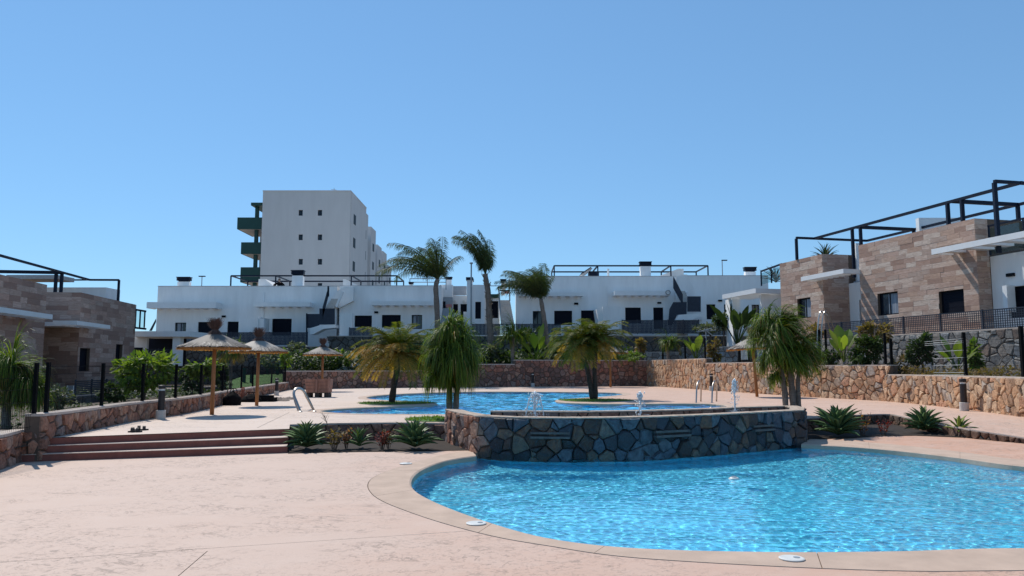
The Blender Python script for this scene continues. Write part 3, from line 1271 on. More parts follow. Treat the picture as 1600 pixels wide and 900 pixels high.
# ---- upper deck
LWX = [P(73, 684, z=UPZ), P(100, 680, z=UPZ), P(200, 659.5, z=UPZ), P(278, 648, z=UPZ), P(320, 639.5, z=UPZ), P(351, 631, z=UPZ), P(400, 620, z=UPZ), P(450, 609, z=UPZ)]
LWX = [V((p.x, p.y, 0)) for p in LWX]
FWL = [P(446, 609, z=UPZ), P(560, 606.5, z=UPZ), P(700, 605.2, z=UPZ), P(850, 604, z=UPZ), P(1012, 603, z=UPZ)]
FWL = [V((p.x, p.y, 0)) for p in FWL]
RWL = [P(1012, 603, z=UPZ), P(1060, 606, z=UPZ), P(1111, 610, z=UPZ), P(1200, 616, z=UPZ), P(1287, 621.5, z=UPZ), P(1380, 626.5, z=UPZ), P(1430, 631, z=UPZ), P(1475, 635.5, z=UPZ), P(1540, 643.5, z=UPZ), P(1600, 651.5, z=UPZ)]
RWL = [V((p.x, p.y, 0)) for p in RWL]
q = RWL[-1]
RWL += [V((q.x - .1, q.y - 2.6, 0)), V((q.x - .1, q.y - 6, 0)), V((q.x + .6, q.y - 12, 0))]
rear_rim = [V((-1.6, 18.9, 0)), V((-.5, 17.95, 0)), V((1.8, 17.85, 0)), V((3.4, 18.3, 0)), V((4.7, 18.95, 0)), V((6.0, 19.9, 0)), V((7.2, 20.4, 0)), V((7.5, 20.6, 0))]
deck_u = [(p.x, p.y) for p in [V((TL.x - .6, TL.y, 0)), TL, TR]] + [(p.x, p.y) for p in pl_left] + [(p.x, p.y) for p in rear_rim[1:]] + [(p.x, p.y) for p in pl_right[1:]] \
    + [(p.x + .3, p.y) for p in reversed(RWL)] + [(p.x, p.y + .3) for p in list(reversed(FWL))[1:]] + [(p.x - .3, p.y) for p in reversed(LWX)]
cl = [deck_u[0]]
for p in deck_u[1:]:
    if (p[0] - cl[-1][0]) ** 2 + (p[1] - cl[-1][1]) ** 2 > 1e-3:
        cl.append(p)
deck_u = cl
ja, jb = P(402, 668.5, z=UPZ), P(452, 644.5, z=UPZ)
uslit = slit(ja, jb, .014)
um = MB()
extra = [(9 + .8 * i, 12 + .8 * j) for i in range(9) for j in range(13)]
sheet(um, deck_u, [up_poly, uslit], up_z, extra)
structure(um.build("upper_deck", "deck_pink_upper"))
jm = MB()
c = [V((p[0], p[1], UPZ - .014)) for p in uslit]
jm.quad(*c)
structure(jm.build("deck_joint", "mortar"))

# grass rings round the palms on the two tongues of deck
for gname, cpx, cpy, rx, ry in (("left_palm_lawn", 618, 629.8, 1.5, 1.35), ("right_palm_lawn", 928, 625.4, 1.55, 1.5), ("corner_lawn", 690, 655, 1.0, 1.0)):
    c = P(cpx, cpy, z=UPZ)
    rng = random.Random(5)
    ring = []
    for k in range(26):
        a = 2 * pi * k / 26
        r = 1 + .08 * sin(3 * a + 1)
        ring.append((c.x + cos(a) * rx * r, c.y + sin(a) * ry * r))
    mb = MB()
    sheet(mb, ring, [], UPZ + .012)
    structure(mb.build(gname, "lawn"))
    mb = MB()
    for k in range(900):
        a = rng.uniform(0, 2 * pi)
        r = sqrt(rng.random()) * .97
        x, y = c.x + cos(a) * rx * r, c.y + sin(a) * ry * r
        h = rng.uniform(.03, .07)
        d = V((cos(a * 7), sin(a * 7), 0)) * .012
        mb.add([(x - d.x, y - d.y, UPZ + .01), (x + d.x, y + d.y, UPZ + .01), (x + rng.uniform(-.03, .03), y + rng.uniform(-.03, .03), UPZ + .01 + h)], [(0, 1, 2)])
    o = mb.build("grass_tuft", "leaf_bright", kind="stuff")

# ---- gardens behind the walls
gm = MB()
sheet(gm, [(p.x - .25, p.y) for p in LWX[1:]] + [(FWL[0].x - .2, FWL[0].y + .4), (-14, 75), (-70, 75), (-70, 15.2)], [], .36)
structure(gm.build("left_garden_ground", "garden_soil"))
gm = MB()
sheet(gm, [(-9.0, 15.19), (-70, 15.19), (-70, -9), (-8.6, -9), (-8.3, 4.2), (-9.15, 13.2)], [], .30)
structure(gm.build("left_garden_ground", "garden_soil"))
gm = MB()
sheet(gm, [(p.x, p.y + .35) for p in FWL] + [(26, 58), (26, 66.6), (-14.4, 66.6)], [], 1.5)
structure(gm.build("back_garden_ground", "garden_soil"))
gm = MB()
sheet(gm, [(p.x + .4, p.y) for p in RWL[:-1]] + [(40, 12), (40, 60), (12, 57.9)], [], 1.34)
structure(gm.build("right_garden_ground", "garden_soil"))
lm = MB()
lw = [P(352, 612, Y=44), P(405, 607, Y=48.5), P(447, 603, Y=51.5), P(449, 584, Y=60), P(385, 586, Y=58), P(345, 600, Y=48)]
lm.add(lw, [(0, 1, 4, 5), (1, 2, 3, 4)])
structure(lm.build("playground_lawn", "lawn"))

# ================================================================== STONE WALLS
# fountain wall
fr_root = thing("fountain_wall", "curved blue grey stone fountain wall rising from the splash pool", "fountain wall", (fw[18].x, fw[18].y, WL))
path = flank + fw[1:] + right_flank[1:]
stone_wall(fr_root, path, WL - .24, FWZ - .025, .215, "stone_blue", "mortar_dark", .30, 11, cap="cap_rough", capz=.025, side=-1, joint=.007, depth=(.02, .085), asp=1.35,
           matf=lambda q: "stone_red" if (q.x < fw[1].x - .02 or (q.x < fw[4].x and (q.x * 37) % 1 < .45)) else "stone_blue")
rr = rear_rim[1:-1]
inner_r = thing("fountain_basin", "narrow raised basin with a thin stone rim behind the curved fountain wall", "basin", (2.5, 17.5, UPZ))
stone_wall(inner_r, rr, UPZ - .1, FWZ - .03, .24, "stone_red", "mortar_dark", .26, 12, cap="cap_rough", capz=.03, side=-1, joint=.02, depth=(.015, .03))
bw = [(p.x, p.y) for p in rr] + [(7.1, 19.3)] + [(p.x, p.y + .29) for p in reversed(fw[1:-1])] + [(-.6, 17.2)]
mb = MB()
sheet(mb, bw, [], FWZ - .14)
mb.build("basin_water", "water", inner_r)
mb = MB()
sheet(mb, bw, [], FWZ - .3)
mb.build("basin_floor", "stone_dark", inner_r)

# planter retaining walls
w1 = thing("planter_wall", "low dark reddish stone retaining wall behind the agaves beside the steps", "stone wall", (pl_left[2].x, pl_left[2].y, 0))
stone_wall(w1, pl_left, 0, UPZ - .035, .20, "stone_red", "mortar", .3, 13, cap="cap_mortar", capz=.03, side=-1, joint=.02)
w2 = thing("planter_wall", "dark curved retaining wall right of the fountain, fading into the ramp", "stone wall", (pl_right[6].x, pl_right[6].y, 0))
pr = Path(pl_right)


def prz(u):
    p, _ = pr.at(u)
    return max(low_z(p.x, p.y) + .03, up_z(p.x, p.y) - .03)


stone_wall(w2, pl_right, 0, prz, .19, "stone_brown", "mortar_dark", .3, 14, cap="cap_mortar", capz=.028, side=-1, joint=.02)

# left low wall
NLW = [P(-60, 746, z=0), P(0, 733, z=0), P(29, 721.5, z=0), V((-8.93, 14.75, 0))]
NLW = [V((p.x, p.y, 0)) for p in NLW]
NLW = [V((NLW[0].x + .9, NLW[0].y - 9, 0)), V((NLW[0].x + .3, NLW[0].y - 4, 0))] + NLW
w3 = thing("garden_wall", "low reddish stone wall at the far left below the wire fence, beside the lower deck", "stone wall", (NLW[3].x, NLW[3].y, 0))
stone_wall(w3, NLW, -.05, .545, .21, "stone_red", "mortar", .35, 15, cap="cap_mortar", capz=.05, side=-1, joint=.03, single=lambda p: p.y > 11)
w4 = thing("garden_wall", "long low reddish stone wall under the dark post fence, running from the steps to the parasols", "stone wall", (LWX[2].x, LWX[2].y, UPZ))
lwp = [V((LWX[0].x + .02, LWX[0].y - .25, 0))] + LWX[1:]
stone_wall(w4, lwp, UPZ - .4, .84, .20, "stone_red", "mortar", .30, 16, cap="cap_mortar", capz=.05, side=-1, joint=.028, single=lambda p: p.y < 30)

# far and right retaining walls
fp = Path(FWL)


def farz(u):
    p, _ = fp.at(u)
    x = 800 + p.x / p.y * F
    return 1.52 if x < 660 else (1.98 if x < 804 else 2.28)


w5 = thing("retaining_wall", "long shaded reddish stone wall closing the far end of the main pool", "stone wall", (FWL[2].x, FWL[2].y, UPZ))
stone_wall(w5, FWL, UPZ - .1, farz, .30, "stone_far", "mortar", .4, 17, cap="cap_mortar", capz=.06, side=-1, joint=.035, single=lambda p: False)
rp = Path(RWL)


def rz(u):
    p, _ = rp.at(u)
    x = 800 + p.x / p.y * F
    if p.y < 19:
        return 1.46
    return 2.30 if x < 1101 else (2.02 if x < 1215 else (1.84 if x < 1384 else 1.46))


w6 = thing("retaining_wall", "sunlit tan stone wall stepping down along the right side of the deck", "stone wall", (RWL[5].x, RWL[5].y, UPZ))
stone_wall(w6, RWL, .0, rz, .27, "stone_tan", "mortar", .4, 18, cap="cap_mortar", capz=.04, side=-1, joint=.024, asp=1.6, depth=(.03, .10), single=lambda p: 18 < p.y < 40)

# stone ledges of the three water spouts
for i, (x0, y0, x1, y1, lab) in enumerate(((828, 675.5, 888, 685.5, "left"), (1017, 672.5, 1076, 683, "middle"), (1164, 664, 1204, 673.5, "right"))):
    # find the wall point under the spout
    xm = (x0 + x1) / 2
    best = min(range(1, len(fw) - 1), key=lambda k: abs(800 + fw[k].x / fw[k].y * F - xm))
    t = (fw[best + 1] - fw[best - 1])
    t.z = 0
    t.normalize()
    nn = V((t.y, -t.x, 0))
    c = V((fw[best].x, fw[best].y, 0))
    hw = (x1 - x0) / 2 / F * c.y / max(.6, abs(t.x))
    zt, zb = P(xm, y0, Y=c.y - .1).z, P(xm, y1, Y=c.y - .1).z
    s = thing("water_spout", {"left": "slotted slate water spout ledge at the left of the fountain wall",
                              "middle": "slotted slate water spout ledge in the middle of the fountain wall",
                              "right": "slotted slate water spout ledge at the right end of the fountain wall"}[lab], "water spout", (c.x, c.y, (zt + zb) / 2), "water spouts in the fountain wall")
    h = zt - zb
    for name, za, zc, pr_ in (("upper_ledge", zb + h * .68, zt, .10), ("lower_ledge", zb, zb + h * .34, .13)):
        mb = MB()
        mb.obox(c - t * hw + nn * .0 + V((0, 0, za)), t * hw * 2, nn * pr_, V((0, 0, zc - za)))
        mb.build(name, "slate_ledge", s)
    mb = MB()
    mb.obox(c - t * hw * .96 + V((0, 0, zb + h * .345)), t * hw * 1.92, nn * .06, V((0, 0, h * .33)))
    mb.build("slot", "mortar_dark", s)

# fountain jets
for i, (px, py0, py1, wd, lab) in enumerate(((836, 650, 614, .20, "left fountain jet, splitting into two falling streams"),
                                             (1001, 650, 614, .15, "middle fountain jet, one upright white plume"),
                                             (1149, 643, 594, .13, "right fountain jet, taller and thinner than the others"))):
    rng = random.Random(40 + i)
    Y = (16.6, 16.7, 18.2)[i]
    b, tp = P(px, py0, Y=Y), P(px, py1, Y=Y)
    H = tp.z - b.z
    mb = MB()

    def drop(p, r, st=1.6):
        e = [p + V((r, 0, 0)), p + V((-r, 0, 0)), p + V((0, r, 0)), p + V((0, -r, 0)), p + V((0, 0, r * st)), p + V((0, 0, -r * st))]
        mb.add(e, [(0, 2, 4), (2, 1, 4), (1, 3, 4), (3, 0, 4), (2, 0, 5), (1, 2, 5), (3, 1, 5), (0, 3, 5)])
    for k in range(3 if i == 0 else 2):
        pts, rs = [], []
        ph = rng.uniform(0, 6)
        for j in range(9):
            t = j / 8
            x = (k - 1) * wd * .35 * t + .012 * sin(9 * t + ph)
            pts.append(b + V((x, .01 * sin(7 * t + ph), H * t * rng.uniform(.97, 1.0))))
            rs.append(.008 + .012 * t * (1 - .5 * t) + rng.uniform(-.004, .006))
        mb.tube(pts, rs, 6)
    for k in range(330):
        t = rng.random()
        a = rng.uniform(0, 2 * pi)
        sp = rng.random() ** 1.5 * wd
        x, y = cos(a) * sp * (1.0 if i else 1.4) * t, sin(a) * sp * t
        z = H * (1.02 - .75 * (sp / wd) ** 2 * rng.random() - rng.random() * .5 * (sp / wd))
        drop(b + V((x, y, max(.0, z))), rng.uniform(.005, .016), rng.uniform(1, 2.8))
    for k in range(60):
        a = rng.uniform(0, 2 * pi)
        r = rng.random() * wd * 1.6
        drop(b + V((cos(a) * r, sin(a) * r * .7, rng.uniform(-.02, .05))), rng.uniform(.005, .014), .7)
    if i == 0:
        for k, dx in enumerate((-.2, .19)):
            pts, rs = [], []
            for j in range(10):
                t = j / 9
                pts.append(b + V((dx * t ** .7, 0, H * (1 - t ** 1.8) * .98)))
                rs.append(.022 - .008 * t + rng.uniform(-.006, .006))
            mb.tube(pts, rs, 6)
    o = mb.build("fountain_jet", "white_water", base=b, smooth=True)
    tag(o, "white water of the " + lab, "fountain jet", "jets playing in the fountain basin")

# ================================================================== BUILDINGS
def slab_canopy(root, fr, u0, u1, w0, w1, z0, z1, n=5, mat="white_paint", name="canopy"):
    """thin concrete canopy: edge beams round an open grid of ribs"""
    mb = MB()
    t = .16
    fr.box(mb, u0, u1, w1 - t, w1, z0, z1)
    fr.box(mb, u0, u0 + t, w0, w1 - t, z0, z1)
    fr.box(mb, u1 - t, u1, w0, w1 - t, z0, z1)
    c = mb.build(name, mat, root)
    for k in range(n):
        r = MB()
        uu = u0 + t + (u1 - u0 - 2 * t) * (k + .5) / n
        g = (u1 - u0 - 2 * t) / n * .22
        fr.box(r, uu - g, uu + g, w0, w1 - t - .002, z0 + .03, z1 - .02)
        r.build("rib", mat, c)
    return c


def chimney(root, fr, x0, x1, yt, ym, yb, w, d=.55):
    u0, u1, z0, z1 = fr.rect(x0 + 1, ym, x1 - 1, yb, w)
    mb = MB()
    fr.box(mb, u0, u1, w - d, w, z0 - .3, z1)
    c = mb.build("chimney", "white_render", root)
    a, b, zc, zd = fr.rect(x0, yt, x1, ym, w)
    cm = MB()
    h = zd - z1
    fr.box(cm, u0 + .08, u1 - .08, w - d + .08, w - .08, z1, z1 + h * .25)
    n = 4
    for k in range(n):
        fr.box(cm, a, b, w - d - .04, w + .04, z1 + h * (.22 + .62 * k / n), z1 + h * (.22 + .62 * (k + .72) / n))
    fr.box(cm, a - .04, b + .04, w - d - .08, w + .08, z1 + h * .86, z1 + h)
    cm.build("chimney_cap", "dark_metal", c)
    return c


def mesh_fence(name, label, p, q, z0, z1, cat="fence", nposts=4, mat="grey_metal", group=None, gap=.07, bar=.035, zq0=None, zq1=None):
    """dense bar fence between p and q (plan), with posts"""
    p, q = V((p[0], p[1], 0)), V((q[0], q[1], 0))
    zq0 = z0 if zq0 is None else zq0
    zq1 = z1 if zq1 is None else zq1
    L = (q - p).length
    r = thing(name, label, cat, (p + q) / 2 + V((0, 0, z0)), group)
    d = (q - p) / L

    def at(s, z):
        t = s / L
        a, b = lerp(z0, zq0, t), lerp(z1, zq1, t)
        c = p + d * s
        return V((c.x, c.y, a + (b - a) * z))
    for k in range(nposts):
        s = L * k / (nposts - 1)
        mb = MB()
        mb.bar(at(s, 0), at(s, 1.03), .07)
        mb.build("post", mat, r)
    for k in range(nposts - 1):
        s0, s1 = L * k / (nposts - 1) + .05, L * (k + 1) / (nposts - 1) - .05
        mb = MB()
        mb.bar(at(s0, .97), at(s1, .97), .05)
        mb.bar(at(s0, .06), at(s1, .06), .05)
        for i in range(1, 8):
            mb.bar(at(s0, .06 + .91 * i / 8), at(s1, .06 + .91 * i / 8), .012, .03)
        n = int((s1 - s0) / gap)
        for i in range(n):
            s = s0 + (s1 - s0) * (i + .5) / n
            a, b = at(s, .06), at(s, .97)
            mb.add([a - d * bar / 2, a + d * bar / 2, b + d * bar / 2, b - d * bar / 2], [(0, 1, 2, 3)])
        mb.build("bar_panel", mat, r, kind="stuff")
    return r


def frame_box(mb, pts, w=.11):
    for a, b in zip(pts, pts[1:]):
        mb.bar(a, b, w)


# ------------------------------------------------------------------ back row of white houses, facades facing the pool
B = Fr((0, 70), (1, 0), (0, -1))
TZ = 3.5            # terrace level


def house(label, x0, x1, ytop, wins, loc_x, back=9.0, zbase=1.4):
    u0, u1 = B.px(x0, ytop)[0], B.px(x1, ytop)[0]
    zt = B.px((x0 + x1) / 2, ytop)[1]
    r = thing("white_house", label, "house", B.p((u0 + u1) / 2, 0, TZ), "low white terraced houses behind the pool")
    holes = []
    for wx0, wy0, wx1, wy1, style in wins:
        h = B.rect(wx0, wy0, wx1, wy1)
        holes.append((h[0], h[1], h[2], h[3], style))
    mb = MB()
    wall_with_holes(mb, B, u0, u1, zbase, zt, holes, .22, back)
    mb.build("wall", "white_render", r)
    cp = MB()
    B.box(cp, u0 - .03, u1 + .03, -.32, .03, zt, zt + .05)
    cp.build("parapet_cap", "pale_grey", r)
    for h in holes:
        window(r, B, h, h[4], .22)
    return r, u0, u1, zt


def wall_lamp(root, x0, y0, x1, y1, fr=None):
    mb = MB()
    (fr or B).pbox(mb, x0, y0, x1, y1, .12, .0, 0)
    mb.build("wall_lamp", "dark_frame", root)


def pergola(label, x0, x1, y, ybase, dep, wf=-1.5, xs=(), mat="dark_metal", second=True):
    """steel roof frame; y is the height of the front beam in the picture"""
    a, z = B.px(x0, y, wf)
    b, _ = B.px(x1, y, wf)
    zb = B.px(x0, ybase, wf)[1] - .2
    r = thing("roof_pergola", label, "pergola", B.p((a + b) / 2, wf - dep / 2, zb))
    us = [a] + [B.px(x, y, wf)[0] for x in xs] + [b]
    for k, u in enumerate(us):
        for w in (wf, wf - dep):
            m = MB()
            m.bar(B.p(u, w, zb), B.p(u, w, z), .11)
            m.build("post", mat, r)
        m = MB()
        m.bar(B.p(u, wf - .06, z + .003 * k), B.p(u, wf - dep + .06, z + .003 * k), .11)
        m.build("beam", mat, r)
    for w in (wf, wf - dep):
        m = MB()
        m.bar(B.p(a, w, z), B.p(b, w, z), .13)
        m.build("beam", mat, r)
    return r


# house one
hA, a0, a1, zA = house("longest white house left of the palms, two canopies over its dark windows", 247, 527, 447.5,
                       [(273, 504, 290.5, 528, "pane_reflection"), (309, 503, 340, 531, "shutter"), (355, 502.5, 372.5, 526, "shutter"), (425, 498, 455.5, 524, "shutter")], 0)
for x0, x1, y0, y1, n in ((229, 337, 472, 481.5, 7), (396, 484, 472, 479, 6)):
    u0, u1, z0, z1 = B.rect(x0, y0, x1, y1, 1.5)
    slab_canopy(hA, B, u0, u1, 0.0, 1.5, z0, z1, n)
m = MB()
B.pbox(m, 410.5, 457, 413, 519, .12, .0, 0)
m.build("drain_pipe", "white_paint", hA)
wall_lamp(hA, 347, 493, 353, 496)
chimney(hA, B, 276, 296, 432.5, 440, 449, -1.2)
chimney(hA, B, 455, 474, 422, 430.5, 449, -1.2)
# stair head wedge and end wall
u0, z0 = B.px(404, 436, -2)
u1, z1 = B.px(430, 449, -2)
m = MB()
m.prism([B.p(u0, -2, z1 - .3), B.p(u1, -2, z1 - .3), B.p(u1, -2, z1), B.p(u0 + .6, -2, z0), B.p(u0, -2, z0)], B.n * -3)
m.build("stair_head", "white_render", hA)
# terrace partition walls
m = MB()
B.pbox(m, 373, 498, 412, 519.5, 3.2, 2.9)
m.build("terrace_wall", "white_render", hA)
m = MB()
B.pbox(m, 411.8, 497, 413.6, 519, 3.3, .2, 1.5)
m.build("terrace_wall", "white_paint", hA)
pergola("black steel roof frame on the longest white house, in front of the tower", 361, 620, 431, 447, 4.6, xs=(431, 549), mat="dark_metal")

# house two
hB, b0, b1, zB = house("white house half hidden by the orange green palm, one long canopy over three dark windows", 531, 689, 446.8,
                       [(554, 493, 581, 511, "shutter"), (596.5, 492, 626, 512, "shutter"), (643, 492, 659.5, 514, "pane_reflection")], 0)
u0, u1, z0, z1 = B.rect(580, 471, 678, 477, 1.4)
slab_canopy(hB, B, u0, u1, 0.0, 1.4, z0, z1, 7)
wall_lamp(hB, 585, 486.5, 591, 489.5)
m = MB()
B.pbox(m, 531, 489, 550, 535, 3.2, 2.8)
m.build("terrace_wall", "white_render", hB)
u0, z0 = B.px(536, 436, -2)
u1, z1 = B.px(551, 448, -2)
m = MB()
m.prism([B.p(u0, -2, z1 - .3), B.p(u1 + .8, -2, z1 - .3), B.p(u1 + .8, -2, z1), B.p(u0 + .2, -2, z0), B.p(u0, -2, z0)], B.n * -2)
m.build("stair_head", "white_render", hB)

chimney(hB, B, 638.5, 645, 440.5, 444.5, 448, -1.0)
rr_ = thing("roof_railing", "thin pale railing on the white roof left of the tall palm crown", "railing", B.p(B.px(670, 447)[0], -1.5, zB))
for y_ in (435.5, 441):
    m = MB()
    a_, b_ = B.px(640.5, y_, -1.5), B.px(697, y_, -1.5)
    m.bar(B.p(a_[0], -1.5, a_[1]), B.p(b_[0], -1.5, b_[1]), .07)
    m.build("rail", "rail_grey", rr_)
for x_ in (640.5, 668, 697):
    m = MB()
    a_ = B.px(x_, 435, -1.5)
    m.bar(B.p(a_[0], -1.5, zB - .2), B.p(a_[0], -1.5, a_[1]), .07)
    m.build("post", "rail_grey", rr_)
# outside stair between houses one and two
sA = thing("outside_stair", "outside stair with dark mesh landings between the two left white houses", "stair", B.p(B.px(515, 500)[0], .8, TZ))


def poly_px(pts, wf, wb, fr=B):
    q = [fr.p(*(lambda t: (t[0], wf, t[1]))(fr.px(x, y, wf))) for x, y in pts]
    return MB().prism(q, fr.n * (wb - wf))


def flight(root, x0, y0, x1, y1, wid_px, n, wf, wb, mat, fr=B):
    for k in range(n):
        t = k / (n - 1)
        m = MB()
        X0, Y0 = lerp(x0, x1, t), lerp(y0, y1, t)
        hh = abs(y1 - y0) / (n - 1)
        fr.pbox(m, X0, Y0, X0 + wid_px, Y0 + hh * .92, lerp(wf, wb, t), lerp(wf, wb, t) - .45, (wf + wb) / 2)
        m.build("tread", mat, root)


flight(sA, 511, 479.5, 517, 463, 13, 6, 1.2, .2, "concrete")
poly_px([(511, 478), (511.5, 470), (526, 455.5), (538, 447.8), (552, 447.8), (552, 470), (530, 481)], .36, .03).build("stair_wall", "white_render", sA)
poly_px([(523.5, 478.5), (526.5, 480), (537, 456), (534, 453.5)], 1.35, 1.15).build("stair_string", "white_paint", sA)
for pts in ([(504, 480), (504, 498), (513, 463), (513, 448)], [(499, 482), (523, 482), (523, 507), (499, 507)], [(479, 490.5), (499, 490.5), (499, 512.5), (479, 512.5)]):
    poly_px(pts, 2.0, 1.95).build("mesh_panel", "grey_metal", sA)
poly_px([(484, 513), (500, 508), (524, 507), (524, 512), (505, 514), (490, 522), (484, 522)], 2.3, 1.0).build("stair_slab", "white_render", sA)
poly_px([(478, 489.5), (480, 489.5), (480, 538), (478, 538)], 2.1, 2.0).build("post", "dark_metal", sA)
poly_px([(511.5, 447), (514, 447), (514, 463), (511.5, 464)], 2.0, 1.9).build("post", "dark_metal", sA)

# middle block with two stairs behind the palms
hM = thing("white_house", "narrow white entrance block behind the palms, with doors and two outside stairs", "house", B.p(B.px(745, 480)[0], -3, TZ),
           "low white terraced houses behind the pool")
mm = Fr((0, 73), (1, 0), (0, -1))
u0, u1 = mm.px(688, 447)[0], mm.px(806, 447)[0]
holes = []
for t in ((708, 475, 715.5, 489, "shutter"), (719.5, 475, 730, 505, "shutter")):
    h = mm.rect(*t[:4])
    holes.append((*h, t[4]))
ztm = mm.px(720, 462)[1]
m = MB()
wall_with_holes(m, mm, mm.px(687, 447)[0], mm.px(732, 447)[0], 1.4, ztm, holes, .2, 5)
m.build("wall", "white_render", hM)
for h in holes:
    window(hM, mm, h, h[4], .2)
m = MB()
mm.pbox(m, 707.5, 447, 729, 461, -.6, -1.0)
m.build("roof_parapet", "pale_grey", hM)
m = MB()
mm.pbox(m, 687, 445, 707, 464, .4, -4.5)
m.build("upper_wall", "white_render", hM)
fr2 = Fr((0, 71.2), (1, 0), (0, -1))
holes = [(*fr2.rect(742.5, 471.5, 751.5, 498), "shutter")]
m = MB()
wall_with_holes(m, fr2, fr2.px(737.6, 445)[0], fr2.px(757.5, 445)[0], 1.4, fr2.px(745, 445)[1], holes, .2, 6)
m.build("wall", "white_render", hM)
window(hM, fr2, holes[0], "shutter", .2)
m = MB()
fr2.pbox(m, 729.5, 437, 737.4, 510, .12, -1.6)
m.build("flue_wall", "white_paint", hM)
m = MB()
fr2.pbox(m, 728, 433, 739, 437.2, .2, -1.7)
m.build("chimney_cap", "dark_metal", hM)
chimney(hM, mm, 696, 706, 432.5, 437, 446, -1)
chimney(hM, mm, 782, 790.5, 436, 440.5, 456, -1)
for px in (710.5, 724.5):
    u, z = mm.px(px, 471)
    m = MB()
    m.tube([mm.p(u, .02, z), mm.p(u, .10, z)], .12, 10)
    m.build("bulkhead_lamp", "white_plastic", hM)
holes = [(*fr2.rect(767.5, 471, 778.5, 497.5), "shutter")]
m = MB()
wall_with_holes(m, Fr((0, 72.6), (1, 0), (0, -1)), mm.px(757.6, 466)[0], mm.px(780, 466)[0], 1.4, mm.px(760, 465)[1], [(*mm.rect(767.5, 471, 778.5, 497.5), 0)], .2, 5)
m.build("wall", "white_render", hM)
window(hM, Fr((0, 72.6), (1, 0), (0, -1)), mm.rect(767.5, 471, 778.5, 497.5), "shutter", .2)
m = MB()
mm.pbox(m, 757.7, 459.5, 780, 465.2, .6, .3)
m.build("roof_parapet", "tower_green", hM)
m = MB()
mm.pbox(m, 757.7, 446, 790, 447.2, .6, .5)
m.build("roof_rail", "rail_grey", hM)
for px0, py0, px1, py1 in ((708, 489, 715, 512), (725, 487, 731, 510)):
    m = MB()
    mm.pbox(m, px0 - 1, py0, px1, py1, 1.2, .8)
    m.build("porch_wall", "white_paint", hM)
s1 = thing("outside_stair", "shaded grey outside stair left of the dark doors, partly behind the tall palm trunk", "stair", fr2.p(fr2.px(697, 500)[0], .5, TZ))
for k in range(9):
    t = k / 8
    m = MB()
    fr2.pbox(m, lerp(687.5, 688.5, t), lerp(507, 482, t) - .2, lerp(706, 706.5, t), lerp(510.2, 485, t), lerp(1.6, -.6, t), lerp(1.6, -.6, t) - .32)
    m.build("tread", "rail_grey", s1)
m = MB()
fr2.pbox(m, 688, 464.6, 707, 482, -1.0, -1.1)
m.build("back_panel", "rail_grey", s1)
m = MB()
fr2.pbox(m, 690, 471, 696, 481, -.9, -.98)
m.build("dark_panel", "shutter", s1)
m = MB()
fr2.pbox(m, 697, 475.5, 706, 480.5, -.9, -.97)
m.build("red_panel", "pink_box", s1)
s2 = thing("outside_stair", "light concrete outside stair climbing right of the middle palm trunk", "stair", fr2.p(fr2.px(792, 500)[0], .5, TZ))
for k in range(11):
    t = k / 10
    m = MB()
    fr2.pbox(m, lerp(783.5, 781.5, t), lerp(504, 469, t), lerp(803.5, 797, t), lerp(507.3, 472.3, t), lerp(2.2, -.6, t), lerp(2.2, -.6, t) - .32)
    m.build("tread", "concrete", s2)
poly_px([(778.5, 452), (780.5, 452), (784.5, 506), (783, 508), (780, 480)], 1.0, .9, fr2).build("side_rail", "rail_grey", s2)
poly_px([(781, 453), (797, 453), (797, 455), (781, 455)], -.6, -.7, fr2).build("top_rail", "dark_metal", s2)
poly_px([(795, 436), (797, 436), (797.5, 470), (795.5, 470)], -.6, -.7, fr2).build("post", "rail_grey", s2)
m = MB()
fr2.pbox(m, 788, 455, 797, 458.5, -1.2, -1.5)
m.build("red_panel", "pink_box", s2)

# house three
hC, c0, c1, zC = house("white house right of the tall palms, two ribbed canopies and four dark openings", 806, 1056, 432,
                       [(832.5, 486, 847.5, 513, "glass"), (866, 485.5, 894, 508, "shutter"), (908, 485, 936, 510, "shutter"), (977, 480.5, 1001.5, 505, "shutter"), (1021, 480.5, 1036.5, 514, "shutter")], 0)
for x0, x1, y0, y1 in ((811, 911, 456.5, 462.5), (960, 1047, 454.5, 461.5)):
    u0, u1, z0, z1 = B.rect(x0, y0, x1, y1, 1.4)
    slab_canopy(hC, B, u0, u1, 0.0, 1.4, z0, z1, 7)
wall_lamp(hC, 897, 473, 903.5, 476)
wall_lamp(hC, 1027, 472, 1033, 474.5)
m = MB()
B.pbox(m, 948.2, 447, 950, 479, .1, .0, 0)
m.build("drain_pipe", "white_paint", hC)
u, z = B.px(1044, 457, 1.5)
m = MB()
for k in range(16):
    a, b = 2 * pi * k / 16, 2 * pi * (k + 1) / 16
    m.bar(B.p(u + cos(a) * .2, 1.45, z + sin(a) * .2), B.p(u + cos(b) * .2, 1.45, z + sin(b) * .2), .04)
m.build("ring_lamp", "dark_metal", hC)
m = MB()
B.pbox(m, 942, 479, 974, 516, 3.2, 2.9)
m.build("terrace_wall", "white_render", hC)
poly_px([(932, 483), (942, 479), (944, 516), (937, 516)], 2.9, .3).build("terrace_wall", "white_render", hC)
chimney(hC, B, 1000, 1018, 408.5, 416, 433, -1.2)
u0, z0 = B.px(1068, 420, -2)
u1, z1 = B.px(1028, 432, -2)
m = MB()
m.prism([B.p(u1, -2, z1 - .3), B.p(u0, -2, z1 - .3), B.p(u0, -2, z0), B.p(u0 - .5, -2, z0), B.p(u1, -2, z1)], B.n * -2)
m.build("stair_head", "white_render", hC)
m = MB()
B.pbox(m, 949, 420, 952, 433, -2, -2.2)
m.build("roof_wall", "white_render", hC)
pergola("black steel roof frame spanning the white house right of the tall palms", 866, 1106, 415.3, 432, 4.6, xs=(934, 1048), mat="dark_metal")
